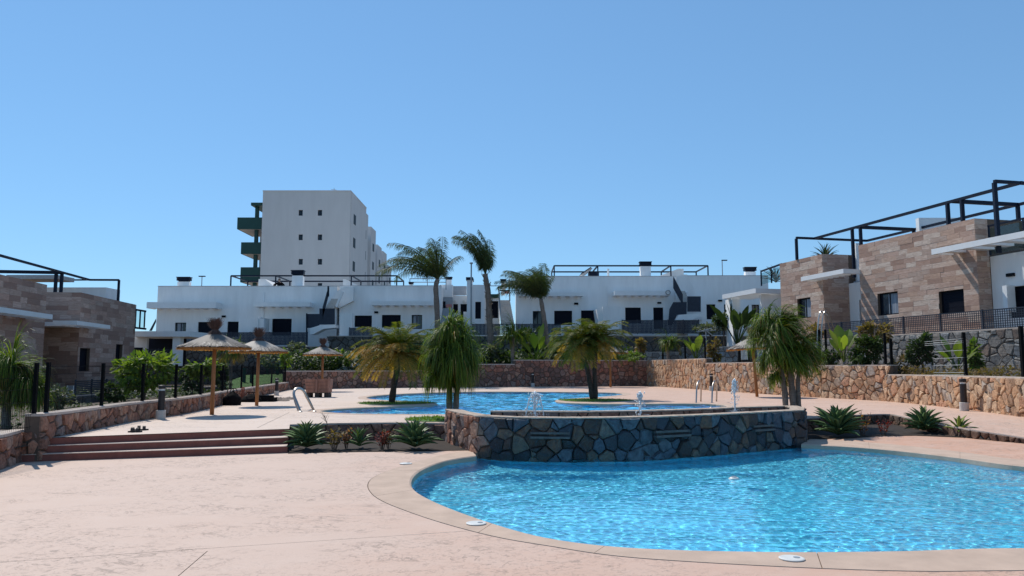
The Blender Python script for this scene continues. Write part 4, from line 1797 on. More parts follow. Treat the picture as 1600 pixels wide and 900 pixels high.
# sloping solar water heater under the pergola
so = thing("solar_heater", "tilted dark panel of a rooftop water heater left of the white roof wall", "water heater", B.p(B.px(920, 432, -3)[0], -3, zC))
poly_px([(907, 429.5), (923, 418), (926, 419), (911, 431)], -3, -5).build("panel", "pale_grey", so)
poly_px([(908, 427), (923, 417), (924, 417.8), (908, 428.5)], -2.8, -5).build("panel_glass", "dark_metal", so)
poly_px([(921, 424), (936, 424), (936, 431), (921, 431)], -3.5, -5).build("tank", "dark_metal", so)

# stair between three and four
sC = thing("outside_stair", "sunlit white stair with dark mesh sides between the two right white houses", "stair", B.p(B.px(1075, 480)[0], 1, TZ))
poly_px([(1066, 429), (1074, 429), (1074, 434), (1091, 461), (1098, 461), (1098, 500), (1056, 500), (1056, 434)], .33, .02).build("stair_wall", "white_render", sC)
poly_px([(1052, 432), (1055, 437), (1067, 460), (1067, 478), (1063, 470), (1052, 450)], 2.0, 1.95).build("mesh_panel", "grey_metal", sC)
poly_px([(1074, 463), (1095, 463), (1095, 487), (1074, 487)], 2.0, 1.95).build("mesh_panel", "grey_metal", sC)
poly_px([(1052, 472), (1073, 472), (1073, 492), (1058, 492), (1050, 508), (1044, 508), (1046, 483)], 2.1, 2.05).build("mesh_panel", "grey_metal", sC)
poly_px([(1060, 492), (1096, 489), (1096, 494), (1080, 500), (1056, 500)], 2.3, 1.0).build("stair_slab", "white_render", sC)
flight(sC, 1066, 470, 1062, 454, 10, 6, 1.2, .4, "concrete")

# house four
hD, d0, d1, zD = house("white house at the right end of the back row, beside the stone clad villa", 1073, 1200, 431,
                       [(1104, 475.5, 1118, 499, "shutter"), (1131.5, 475.5, 1144.5, 494, "shutter"), (1175, 476, 1187, 512, "glass")], 0)
chimney(hD, B, 1164, 1182, 417, 424.5, 432, -2.2)
wall_lamp(hD, 1122, 468.5, 1128, 471)
m = MB()
B.pbox(m, 1073, 456, 1076, 500, .6, 0.02)
m.build("terrace_wall", "white_paint", hD)

# lamp posts seen over the roofs
for px, yt, yb, lab, Y in ((315, 432, 449, "slim street lamp seen above the roof left of the tower", 84), (1129, 407, 432, "slim street lamp above the roofs near the right end of the back row", 84)):
    b, t = P(px, yb, Y=Y), P(px, yt, Y=Y)
    r = thing("street_lamp", lab, "street lamp", (b.x, b.y, 2.0))
    m = MB()
    m.tube([(b.x, b.y, 2.0), (b.x, b.y, t.z)], [.07, .05], 6)
    m.build("pole", "rail_grey", r)
    m = MB()
    m.box((b.x - .35 + (.3 if px > 800 else 0), b.y - .12, t.z - .03), (b.x + .35 + (.2 if px > 800 else 0), b.y + .12, t.z + .07))
    m.build("lamp_head", "dark_metal", r)
b, t = P(735.8, 525, Y=66), P(735.8, 412, Y=66)
r = thing("street_lamp", "tall grey pole lamp standing between the two tallest palms", "street lamp", (b.x, b.y, 1.5))
m = MB()
m.tube([(b.x, b.y, 1.5), (b.x, b.y, t.z)], [.10, .06], 8)
m.build("pole", "rail_grey", r)
m = MB()
m.lathe([(.02, -.05), (.16, 0), (.14, .10), (.03, .13)], (b.x, b.y, t.z), 10)
m.build("lamp_head", "rail_grey", r)

# terrace fences along the back row
for x0, x1, yt, yb, lab, npst in ((271, 480, 519, 540, "dark bar fence along the terrace of the longest white house", 8),
                                  (546, 582, 512, 532, "dark bar fence on the terrace behind the orange green palm", 3),
                                  (736, 876, 506, 524, "dark bar fence behind the tall palm trunks at the foot of the stairs", 7),
                                  (972, 1092, 500, 522, "dark bar fence in front of the white house right of the palms", 6)):
    a, zt = B.px(x0, yt, 3.6)
    b, zb = B.px(x1, yb, 3.6)
    mesh_fence("terrace_fence", lab, B.p(a, 3.6, 0), B.p(b, 3.6, 0), zb, zt, nposts=npst, gap=.11, bar=.096)
a, zt = B.px(1092, 506, 3.6)
b, zb = B.px(1150, 524, 3.6)
mesh_fence("terrace_fence", "dark bar fence behind the broad leaved plants near the right end of the back row", B.p(a, 3.6, 0), B.p(b, 3.6, 0), zb, zt, nposts=4, gap=.11, bar=.096)
# terrace retaining wall under them
TW = [B.p(-35, 3.9, 0), B.p(-10, 3.9, 0), B.p(8, 3.9, 0), B.p(21, 3.9, 0)]
w7 = thing("terrace_wall", "shaded grey stone wall under the terraces of the white back row", "stone wall", (0, 66, 1.5))
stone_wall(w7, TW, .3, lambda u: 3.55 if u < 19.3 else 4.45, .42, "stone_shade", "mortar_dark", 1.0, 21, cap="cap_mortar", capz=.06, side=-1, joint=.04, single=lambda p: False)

# ------------------------------------------------------------------ tower block
tw = thing("apartment_tower", "tall pale apartment block with green balconies standing behind the white houses", "apartment block", P(480, 570, Y=91) * 1.0)
TY = 91.0
zT = P(480, 299, Y=TY).z
xl, xr = P(411, 299, Y=TY).x, P(548, 299, Y=TY).x
TF = Fr((0, TY), (1, 0), (0, -1))
holes = []
for y0, y1 in ((328, 337), (366.3, 375.3), (404.5, 413.5), (442.3, 451)):
    for x0, x1 in ((466.5, 473), (496.5, 503.3)):
        holes.append(TF.rect(x0, y0, x1, y1))
m = MB()
wall_with_holes(m, TF, xl, xr, -1.6, zT, holes, .25, 10)
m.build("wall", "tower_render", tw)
m = MB()
TF.box(m, xl - .04, xr + .04, -10, .04, zT, zT + .12)
m.build("roof_edge", "tower_render", tw)
for h in holes:
    window(tw, TF, h, "glass", .25)
bays = ((551.3, 302, 91.3), (566.5, 327, 102), (580, 354, 118), (590, 382, 131), (598.5, 392, 139), (606.5, 414, 157))
# long spine of the block behind the projecting bays
q0, q1 = P(546, 320, Y=TY + 4), P(598, 414, Y=176)
m = MB()
m.prism([(xl + .3, TY + 10.01, -1.6), (q0.x, TY + 10.01, -1.6), (q1.x, 176, -1.6), (q1.x - 12, 176, -1.6)], (0, 0, zT - 1.2 + 1.6))
m.build("spine", "tower_render", tw)
for i, (x, yt, Y) in enumerate(bays):
    X = P(x, yt, Y=Y).x if i else P(551.3, 302, Y=95).x
    z = zT - .02 if not i else P(x, yt, Y=Y).z
    m = MB()
    if i == 0:
        m.box((xr + .002, Y, -1.6), (max(X, xr + .05), Y + 3.7, z))
    else:
        m.box((X - 3.2, Y, -1.6), (X, Y + 4.2, z))
    bay = m.build("bay", "tower_render", tw)
    if i:
        m = MB()
        m.box((X - 1.15, Y - .04, 2), (X - .75, Y + .01, z - .4))
        m.build("down_pipe", "dark_metal", bay)
    for fl in range(6 if i else 3):
        zf = z - 2.4 - fl * 2.9
        m = MB()
        xx = X if i else max(X, xr + .05)
        m.box((xx - .05, Y + 1.5, zf - 1.2), (xx + .04, Y + 2.7, zf))
        m.build("window", "dark_frame", bay)
gm_ = "tower_green"
for k, (x0, yt, yb) in enumerate(((371, 339.7, 358), (376.8, 378.5, 396.7), (376, 417.5, 441))):
    Yb = TY + 1.2
    a, b = P(x0, yt, Y=Yb), P(411.5, yb, Y=Yb)
    bal = MB()
    bal.box((a.x, Yb, b.z), (xl - .01, Yb + .15, a.z))
    bo = bal.build("balcony", gm_, tw)
    m = MB()
    m.box((a.x, Yb + .152, b.z), (a.x + .15, Yb + 5.5, a.z))
    m.build("side_parapet", gm_, bo)
    m = MB()
    m.box((a.x + .152, Yb + .152, b.z), (xl - .012, Yb + 5.5, b.z + .2))
    m.build("floor_slab", "tower_render", bo)
    m = MB()
    m.box((xl - 2.4, Yb + 5.52, b.z - 2.0), (xl - .015, Yb + 6, b.z + 2.0))
    m.build("back_wall", "tower_render", bo)
a = P(393, 317, Y=TY + 1)
m = MB()
m.box((a.x, TY + .8, a.z - .35), (xl - .01, TY + 6.5, a.z))
m.build("roof_slab", gm_, tw)
c1, c2 = P(399, 318, Y=TY + 1.6), P(403.5, 440, Y=TY + 1.6)
m = MB()
m.box((c1.x, TY + 1.6, 5), (P(404, 318, Y=TY + 1.6).x, TY + 2.0, a.z - .352))
m.build("balcony_column", gm_, tw)
a = P(522, 299, Y=TY + 2)
m = MB()
m.tube([(a.x, TY + 2, zT), (a.x, TY + 2, zT + .9)], .03, 5)
m.tube([(a.x - .35, TY + 2, zT + .7), (a.x + .3, TY + 2, zT + .62)], .025, 5)
for k in range(4):
    m.tube([(a.x - .3 + .18 * k, TY + 1.8, zT + .68), (a.x - .3 + .18 * k, TY + 2.2, zT + .68)], .02, 4)
m.build("antenna", "rail_grey", tw)

# ------------------------------------------------------------------ stone clad villas on the right
ud = V((-.23, 1, 0)).normalized()
nd = V((-1, -.23, 0)).normalized()
R = Fr((24, 36), ud, nd)
ZT = 3.62


def ry(px):
    """distance along the facade at picture column px (on the plane)"""
    return R.px(px, 575 - .01)[0]


def sub_rects(rect, holes):
    rs = [rect]
    for h in holes:
        nr = []
        for a, b, c, d in rs:
            if h[1] <= a or h[0] >= b or h[3] <= c or h[2] >= d:
                nr.append((a, b, c, d))
                continue
            if h[0] > a:
                nr.append((a, h[0], c, d))
            if h[1] < b:
                nr.append((h[1], b, c, d))
            aa, bb = max(a, h[0]), min(b, h[1])
            if h[2] > c:
                nr.append((aa, bb, c, h[2]))
            if h[3] < d:
                nr.append((aa, bb, h[3], d))
        rs = nr
    return [r for r in rs if r[1] - r[0] > .05 and r[3] - r[2] > .03]


def cladding(root, fr, u0, u1, z0, z1, holes, mat, seed, single=True, rowh=.27, wlen=.95, w=0.0, limit=290):
    rng = random.Random(seed)
    nrow = max(1, round((z1 - z0) / rowh))
    hh = (z1 - z0) / nrow
    rest = MB()
    cnt = 0
    for r in range(nrow - 1, -1, -1):
        u = u0 - rng.uniform(0, wlen)
        while u < u1:
            l = wlen * rng.uniform(.65, 1.3)
            a, b = max(u0, u), min(u1, u + l)
            u += l
            if b - a < .04:
                continue
            for q in sub_rects((a, b, z0 + r * hh, z0 + (r + 1) * hh), holes):
                t = rng.uniform(.020, .034)
                g = .003
                mb = MB() if single and cnt < limit else rest
                fr.box(mb, q[0] + g, q[1] - g, w, w + t, q[2] + g, q[3] - g)
                if mb is not rest:
                    mb.build("cladding_stone", mat, root)
                    cnt += 1
    if rest.v:
        rest.build("cladding_stones", mat, root, kind="stuff")


def clad_block(root, fr, u0, u1, z0, z1, wins, mat, seed, side_len=0, side="u0", single=True, back=5.0, base_z=None):
    m = MB()
    wall_with_holes(m, fr, u0, u1, base_z if base_z is not None else z0, z1, wins, .22, back)
    m.build("wall", "mortar", root)
    cladding(root, fr, u0, u1, z0, z1, wins, mat, seed, single)
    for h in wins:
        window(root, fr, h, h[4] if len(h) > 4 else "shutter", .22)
    if side_len:
        # end wall facing the pool
        sf = Fr(fr.p(u0, 0, 0), -fr.n, -fr.u)
        cladding(root, sf, 0.0 - .03, side_len, z0, z1, [], mat, seed + 1, single, limit=110)


zr = 9.3
uF0, uF1 = ry(1537), ry(1350.5)
uE0, uE1 = ry(1292), ry(1224.5)
vF = thing("villa", "nearest stone clad villa at the right edge, travertine tiles round two dark windows", "house", R.p(uF0, -2, ZT), "stone clad villas on the right")
winF = [(*R.rect(1372, 457, 1404, 492), "pane_reflection"), (*R.rect(1468, 453.5, 1507, 489), "shutter")]
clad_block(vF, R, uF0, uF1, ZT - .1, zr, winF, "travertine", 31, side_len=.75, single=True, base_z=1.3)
# white recess wall nearer the camera
Wf = Fr(R.p(0, -.76, 0), R.u, R.n)
uw0 = -8.0
holes = [(*Wf.rect(1575, 444, 1660, 495), "shutter")]
m = MB()
wall_with_holes(m, Wf, uw0, uF0 - .05, 1.3, 7.35, holes, .22, 4)
m.build("white_wall", "white_render", vF)
window(vF, Wf, holes[0], "shutter", .22, "door")
wall_lamp(vF, 1574.5, 427, 1586, 432, Wf)
m = MB()
Wf.pbox(m, 1567, 446, 1574, 487, .5, .02)
m.build("door_reveal", "white_paint", vF)
# canopy of the near villa
uc, zc = R.px(1455.5, 397.5, 1.25)
zc1 = R.px(1455.5, 391, 1.25)[1]
slab_canopy(vF, R, -6.5, uc, -.6, 1.25, zc - .02, zc1 + .05, 9)
# canopy of the far villa
vE = thing("villa", "farther stone clad villa with a small white canopy and a spiky plant on its roof", "house", R.p(uE0, -2, ZT), "stone clad villas on the right")
winE = [(*R.rect(1246.5, 466, 1267.5, 497), "pane_reflection")]
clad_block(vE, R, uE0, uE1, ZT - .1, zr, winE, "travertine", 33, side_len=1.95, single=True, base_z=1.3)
Re = Fr(R.p(0, -1.9, 0), R.u, R.n)
m = MB()
hs = [(*Re.rect(1343, 468, 1356, 505), "shutter")]
wall_with_holes(m, Re, uF1 + .02, uE0 - .02, 1.3, 7.35, hs, .2, 3)
m.build("white_wall", "white_render", vE)
window(vE, Re, hs[0], "shutter", .2, "door")
ua, z_a = R.px(1251.5, 439.5, 1.2)
ub = R.px(1318, 430, 1.2)[0]
z_b = R.px(1251.5, 434, 1.2)[1]
slab_canopy(vE, R, ub, ua, .0, 1.2, z_a, z_b + .05, 7)
# white part beyond and its canopy
ua2, z_a2 = R.px(1128.5, 462, 2.3)
z_b2 = R.px(1128.5, 456, 2.3)[1]
hX = thing("white_house", "white side house with a slanting canopy and side walls beyond the stone villas", "house", R.p(uE1 + 2, -1, ZT), "low white terraced houses behind the pool")
uN = R.px(1190, 455, -.15)[0]
slab_canopy(hX, R, uN, uN + 5.2, -2.4, .35, 7.42, 7.78, 8)
for xa, xb, Yw, dp_, nm in ((1190.5, 1236, 58.9, .3, "end_wall"), (1145, 1157, 62.2, .5, "side_wall")):
    a_, b_ = P(xa, 500, Y=Yw), P(xb, 500, Y=Yw)
    m = MB()
    m.box((a_.x, Yw, 1.4), (b_.x, Yw + dp_ + (1.5 if nm == "side_wall" else 0), 7.40))
    m.build(nm, "white_render", hX)
a_, b_ = P(1205, 500, Y=58.8), P(1229, 530, Y=58.8)
m = MB()
m.box((a_.x, 58.84, b_.z), (b_.x, 58.895, a_.z))
m.build("door", "shutter", hX)
# glass balustrade with plant between far villa and house four
gb = thing("glass_balustrade", "glass roof balustrade with a dark rail left of the far stone villa", "balustrade", P(1207, 447, Y=60))
a_, b_ = P(1189, 424, Y=62), P(1189, 447, Y=62)
c_, d_ = P(1222, 417, Y=57.5), P(1222, 444, Y=57.5)
m = MB()
m.bar(a_, (c_.x, c_.y, a_.z), .12)
m.build("rail", "dark_metal", gb)
for q_ in (0, .5, 1):
    p_ = lerp(a_, V((c_.x, c_.y, a_.z)), q_)
    m = MB()
    m.bar((p_.x, p_.y, b_.z), (p_.x, p_.y, a_.z - .06), .09)
    m.build("post", "dark_metal", gb)
m = MB()
m.obox((a_.x, a_.y, b_.z + .1), (c_.x - a_.x, c_.y - a_.y, 0), (.02, 0, 0), (0, 0, a_.z - b_.z - .25))
m.build("glass_panel", "rail_glass", gb)

# roof frames of the villas
zp = 10.86
S = {"a": lambda px, py: None}


def Rz(px, py):
    """place on the horizontal plane at pergola height"""
    return P(px, py, z=zp)


pg = thing("roof_pergola", "black steel frame climbing along the roofs of both stone villas", "pergola", R.p(uE0, -2, zr))


def beam(p, q, w=.15, name="beam"):
    m = MB()
    m.bar(p, q, w)
    m.build(name, "dark_metal", pg)


e1 = Rz(1244, 371.5)
s0 = (e1 - R.o).dot(R.u)
i0 = -(e1 - R.o).dot(R.n)


def rp_(s, inset, z=zp):
    return R.p(s, -inset, z)


iM, iB = 1.42, 5.7
sN = (Rz(1549, 283) - R.o).dot(R.u)
beam(rp_(s0, i0), rp_(s0, iB))
beam(rp_(s0, iM, zp + .004), rp_(sN - .1, iM, zp + .004))
beam(rp_(s0, iB, zp + .002), rp_(sN - 10, iB, zp + .002))
beam(rp_(sN, i0 - .1), rp_(sN, iB + .6))
sE = (Rz(1346, 355) - R.o).dot(R.u)
beam(rp_(sE, iM), rp_(sE, iB), .2)
sG = (Rz(1484, 314) - R.o).dot(R.u)
beam(rp_(sG, iM), rp_(sG, iB), .2)
beam(rp_(sN - 1.6, iM + 1.6, zp - .3), rp_(sN - 10, iM + 1.6, zp - .3), .1)
for s_, i_, zb_ in ((s0, i0, zr), (sE + .5, iM, 7.6), (sE - .3, iM, 7.6), (sG + .4, iM, 7.6), (sG - .6, iM, 7.6), (sN, i0 - .1, zr - 2), (sG, iB, 7.6), (sE, iB, 7.6), (sN - 2.2, iM + 2.4, 7.6), (sN - 2.9, iM + 3.4, 7.6)):
    beam(rp_(s_, i_, zb_), rp_(s_, i_, zp - .07), .17, "post")
# roof terrace floors, penthouse walls, glass
m = MB()
R.box(m, uF0 - 12, uE1, -9, -2.3, 7.3, 7.5)
m.build("roof_slab", "pale_grey", vF)
m = MB()
a_, b_ = P(1428, 343, Y=50), P(1485, 358, Y=50)
m.box((a_.x, 49.4, 7.5), (b_.x + .4, 49.8, a_.z))
m.build("stair_head", "white_paint", vF)
m = MB()
a_ = P(1334, 381, Y=51.2)
b_ = P(1347, 425, Y=51.2)
m.box((a_.x, 50.9, 7.3), (b_.x, 51.2, a_.z))
m.build("stair_head", "white_paint", vE)
gl = thing("glass_balustrade", "glass roof balustrade at the right edge above the near villa canopy", "balustrade", R.p(uF0 - 1, -.5, 7.4))
for k in range(4):
    m = MB()
    R.box(m, uF0 - .3 - 2 * k - 1.86, uF0 - .3 - 2 * k, -.62, -.60, 7.45, 8.75)
    m.build("glass_panel", "rail_glass", gl)
    m = MB()
    R.box(m, uF0 - .26 - 2 * k, uF0 - .2 - 2 * k, -.65, -.57, 7.4, 8.85)
    m.build("post", "dark_metal", gl)
m = MB()
R.box(m, uF0 - 8.3, uF0 - .2, -.66, -.56, 8.852, 8.93)
m.build("rail", "dark_metal", gl)

# fence of the villas
p1, p2 = R.p(ry(1600) - 6.5, .55, 0), R.p(ry(1288), .55, 0)
mesh_fence("terrace_fence", "long dark grid fence on the stone wall in front of the stone clad villas", p2, p1, 3.66, 4.62, nposts=9, gap=.13, bar=.05, zq0=3.55, zq1=4.55)
VW = [R.p(ry(1224), .75, 0), R.p(ry(1300), .75, 0), R.p(ry(1400), .75, 0), R.p(ry(1500), .75, 0), R.p(ry(1600), .75, 0), R.p(ry(1600) - 6.5, .75, 0)]
w8 = thing("terrace_wall", "tall grey rubble wall under the villa terrace at the right, behind the wire fence", "stone wall", (VW[3].x, VW[3].y, 1.3))
stone_wall(w8, VW, 1.2, 3.56, .40, "stone_grey", "mortar", 1.2, 22, cap="cap_mortar", capz=.06, side=-1, joint=.035, single=lambda p: p.y < 50)
w9 = thing("garden_wall", "grey stone wall behind the posts left of the farthest right parasol", "stone wall", P(1080, 550, Y=60))
x0_, x1_ = P(1010, 550, Y=61.5).x, P(1165, 550, Y=57).x
WW = [V((x0_, 62.5, 0)), V((P(1065, 550, Y=62).x, 62, 0)), V((x1_, 58.5, 0))]
stone_wall(w9, WW, 1.4, lambda u: 3.0 if u < 3 else 3.35, .36, "stone_grey", "mortar", .4, 23, cap="cap_mortar", capz=.05, side=-1, joint=.03, single=lambda p: False)

# ------------------------------------------------------------------ stone clad villas on the left (shaded side)
ul = V((-.12, 1, 0)).normalized()
nl = V((1, .12, 0)).normalized()
LFr = Fr((-26.5, 47), ul, nl)
zl = P(122, 457, Y=47).z
vH = thing("villa", "shaded stone clad villa on the left with two dark windows, right of its twin", "house", LFr.p(4, -2, .7), "stone clad villas on the left")
wH = [(*LFr.rect(123.5, 544, 139.5, 580), "shutter"), (*LFr.rect(180, 538, 190.5, 572), "shutter")]
uH1 = LFr.px(211.5, 500)[0]
m = MB()
wall_with_holes(m, LFr, 0, uH1, .3, zl, wH, .25, 6)
m.build("wall", "mortar", vH)
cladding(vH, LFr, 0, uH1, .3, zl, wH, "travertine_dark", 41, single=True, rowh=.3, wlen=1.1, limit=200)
for h in wH:
    window(vH, LFr, h, h[4], .25)
LS = Fr(LFr.p(0, 0, 0), nl, -ul)
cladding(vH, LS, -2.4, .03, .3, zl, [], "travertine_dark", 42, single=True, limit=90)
m = MB()
LS.box(m, -2.4, -.28, -3, -.002, .3, zl)
m.build("wall", "mortar", vH)
u0_, zc0 = LFr.px(120, 509, 1.3)
zc1_ = LFr.px(120, 501, 1.3)[1]
u1_ = LFr.px(172, 514, 1.3)[0]
slab_canopy(vH, LFr, u0_, u1_, .0, 1.3, zc0 + .05, zc1_, 6)
m = MB()
LS.box(m, -2.6, .03, u0_ * 0 + .0, 1.9, zc0 + .05, zc1_)
m.build("side_canopy", "white_paint", vH)
vG = thing("villa", "shaded stone clad villa cut off by the left edge of the frame", "house", LFr.p(-8, -2, .7), "stone clad villas on the left")
uG0, uG1 = -14, LFr.px(73, 446)[0]
m = MB()
wall_with_holes(m, LFr, uG0, uG1, .3, zl, [], .25, 6)
m.build("wall", "mortar", vG)
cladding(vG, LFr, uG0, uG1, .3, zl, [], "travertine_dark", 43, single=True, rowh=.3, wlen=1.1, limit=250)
u1_, zc0 = LFr.px(82, 499, 1.3)
zc1_ = LFr.px(82, 491.5, 1.3)[1]
slab_canopy(vG, LFr, uG0, u1_, .0, 1.3, zc0, zc1_, 9)
m = MB()
R0 = Fr(LFr.p(0, -2.4, 0), ul, nl)
R0.box(m, uG1 + .01, -.01, -.4, 0, .3, zl - 1.2)
m.build("recess_wall", "mortar", vG)
pl = thing("roof_pergola", "black steel roof frame above the shaded stone villas at the left edge", "pergola", LFr.p(-2, -2, zl))
zq = P(186, 437, Y=54).z


def lbeam(p, q, w=.13, name="beam"):
    m = MB()
    m.bar(p, q, w)
    m.build(name, "dark_metal", pl)


A_, B_, C_ = P(-20, 393.7, z=zq), P(140, 437.3, z=zq), P(186, 437.5, z=zq)
lbeam(A_, B_)
lbeam(B_, C_)
lbeam(C_, (C_.x, C_.y, zl), name="post")
D_, E_ = P(-20, 424, z=zq + .003), P(97, 426, z=zq + .003)
lbeam(D_, E_, .2)
E1 = P(88, 426, z=zq)
lbeam((E1.x, E1.y, zl - 1), (E1.x, E1.y, zq - .07), .16, "post")
lbeam((E_.x, E_.y, zl - 1), (E_.x, E_.y, zq - .07), .16, "post")
G_, H_ = P(-20, 438.5, z=zq - .5), P(140, 438, z=zq + .004)
lbeam(P(0, 438.2, z=zq + .002), B_, .10)
m = MB()
a_, b_ = P(73, 449, Y=55), P(165, 465, Y=55)
m.box((a_.x, 55, zl - 2), (b_.x, 57, a_.z))
m.build("stair_head", "white_render", vH)
m = MB()
a_, b_ = P(10, 429.5, Y=52), P(90, 436, Y=52)
m.box((a_.x, 52, b_.z), (b_.x, 54, a_.z))
m.build("roof_wall", "concrete", vG)
gb = thing("glass_balustrade", "small glass balcony cage at the end of the shaded left villa", "balustrade", P(219, 513, Y=56))
a_, b_ = P(212, 484, Y=56.2), P(227, 512, Y=56.2)
for px in (212.5, 219.5, 226.5):
    t_ = P(px, 484 if px < 220 else 487, Y=56.2)
    m = MB()
    m.bar((t_.x, t_.y, b_.z), (t_.x, t_.y, t_.z), .08)
    m.build("post", "dark_metal", gb)
m = MB()
m.bar(P(210, 483.5, Y=56.2), P(228, 486.5, Y=56.2), .14)
m.bar(P(210, 512, Y=56.2), P(228, 514, Y=56.2), .14)
m.build("rail", "dark_metal", gb)
m = MB()
m.quad(P(213, 485, Y=56.25), P(226, 487, Y=56.25), P(226, 512, Y=56.25), P(213, 512, Y=56.25))
m.build("glass_panel", "rail_glass", gb)

# white porch between the left villa and the back row
J = Fr((0, 60), (1, 0), (0, -1))
hJ = thing("white_porch", "white porch slab on a square column beside the left parasol", "porch", J.p(J.px(250, 560)[0], 0, .8))
m = MB()
J.pbox(m, 203, 517.5, 297, 526, 1.5, -3)
m.build("canopy", "white_paint", hJ)
m = MB()
J.pbox(m, 269, 526.1, 281, 572, 1.2, .6)
m.build("column", "white_render", hJ)
m = MB()
J.pbox(m, 207, 526.1, 229, 575, .3, .0)
m.build("wall", "white_render", hJ)
m = MB()
J.pbox(m, 229.5, 528, 289, 575, -2.6, -2.8)
m.build("wall", "shutter", hJ)
m = MB()
J.pbox(m, 209, 543, 222, 572, .36, .31)
m.build("door", "shutter", hJ)
a, zt = J.px(228, 545, .8)
b, zb = J.px(266, 570, .8)
mesh_fence("terrace_fence", "dark bar fence under the white porch beside the left parasol", J.p(a, .8, 0), J.p(b, .8, 0), zb, zt, nposts=3, gap=.11, bar=.096)
# stair string rising to house one
poly = thing("side_stair", "slanting dark railed stair at the left end of the longest white house", "stair", P(237, 516, Y=66))
poly_px([(233, 517), (243.5, 498), (243.5, 503), (237, 517)], 2.5, 2.45).build("side_rail", "grey_metal", poly)
poly_px([(229, 541), (238, 528), (241, 528), (232, 541)], 2.2, 1.6).build("stringer", "white_paint", poly)
# slatted garden fence and wall in the shade behind the low left wall
S0, S1 = P(116, 622, Y=30), P(205, 606, Y=36)
sf = thing("slat_fence", "low dark slatted fence on a stone wall behind the left garden", "fence", (S0 + S1) / 2)
a_, b_ = V((S0.x, S0.y, 0)), V((S1.x, S1.y, 0))
zb0, zt0 = P(116, 619, Y=30).z, P(116, 594.5, Y=30).z
for k in range(8):
    z = zb0 + (zt0 - zb0) * (k + .5) / 8
    m = MB()
    m.bar(a_ + V((0, 0, z)), b_ + V((0, 0, z)), .03, (zt0 - zb0) / 8 * .72)
    m.build("slat", "grey_metal", sf)
for k in range(5):
    p_ = lerp(a_, b_, k / 4)
    m = MB()
    m.bar(p_ + V((0, .04, zb0 - .1)), p_ + V((0, .04, zt0 + .03)), .06)
    m.build("post", "grey_metal", sf)
w10 = thing("garden_wall", "shaded grey garden wall under the dark slatted fence on the left", "stone wall", (a_ + b_) / 2)
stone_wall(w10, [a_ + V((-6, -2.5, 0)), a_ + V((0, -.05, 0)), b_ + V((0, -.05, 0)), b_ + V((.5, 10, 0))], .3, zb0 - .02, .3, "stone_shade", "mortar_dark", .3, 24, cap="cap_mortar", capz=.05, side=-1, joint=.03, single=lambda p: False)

# ================================================================== VEGETATION
def grow(p, d, L, n, grav, wind=V((0, 0, 0)), stiff=0.0):
    p, d = V(p), V(d).normalized()
    out = [p.copy()]
    for i in range(n):
        t = (i + 1) / n
        d = (d + V((0, 0, -grav * (t + stiff) / n * 4)) + wind * (t / n * 4)).normalized()
        p = p + d * (L / n)
        out.append(p.copy())
    return out


def frond(mb, pts, ll, nl, wd, rng, droop=.35, r=.02, t0=.14, vee=.35):
    pa_c = [0.0]
    for a, b in zip(pts, pts[1:]):
        pa_c.append(pa_c[-1] + (b - a).length)
    L = pa_c[-1]
    mb.tube(pts, [r * (1 - .8 * i / (len(pts) - 1)) for i in range(len(pts))], 3, cap=False)
    i = 0
    for k in range(nl):
        t = t0 + (1 - t0) * (k + .5) / nl
        s = t * L
        while i < len(pts) - 2 and pa_c[i + 1] < s:
            i += 1
        f = (s - pa_c[i]) / max(1e-9, pa_c[i + 1] - pa_c[i])
        p = lerp(pts[i], pts[i + 1], f)
        T = (pts[i + 1] - pts[i]).normalized()
        side = T.cross(V((0, 0, 1)))
        if side.length < .05:
            side = T.cross(V((0, 1, 0)))
        side.normalize()
        nrm = side.cross(T)
        l = ll * (1 - .65 * abs(t - .45) ** 1.2 * 1.5) * rng.uniform(.8, 1.1)
        for sg in (-1, 1):
            d = (side * sg + T * rng.uniform(.45, .75) + nrm * vee * rng.uniform(.3, 1) - V((0, 0, droop * rng.uniform(.6, 1.5)))).normalized()
            m1 = p + d * l * .45
            tip = p + d * l + V((0, 0, -droop * l * .35))
            w = T.cross(d).cross(d).normalized() * wd * .5 if T.cross(d).length > .05 else nrm * wd * .5
            mb.add([p, m1 + w, tip, m1 - w], [(0, 1, 2, 3)])


def strap(mb, pts, w, rng):
    """long thin leaf along pts"""
    b = len(mb.v)
    n = len(pts)
    T = (pts[1] - pts[0])
    side = T.cross(V((0, 0, 1)))
    if side.length < 1e-3:
        side = V((1, 0, 0))
    side = side.normalized()
    a = rng.uniform(-.6, .6)
    for i, p in enumerate(pts):
        t = i / (n - 1)
        ww = w * (1 - t) ** .5 * (.7 + .3 * min(1, t * 6))
        s = (side * cos(a) + V((0, 0, 1)) * sin(a)) * ww / 2
        mb.v.append(p - s)
        if i < n - 1:
            mb.v.append(p + s)
    for i in range(n - 2):
        mb.f.append((b + 2 * i, b + 2 * i + 1, b + 2 * i + 3, b + 2 * i + 2))
    i = n - 2
    mb.f.append((b + 2 * i, b + 2 * i + 1, b + 2 * i + 2))


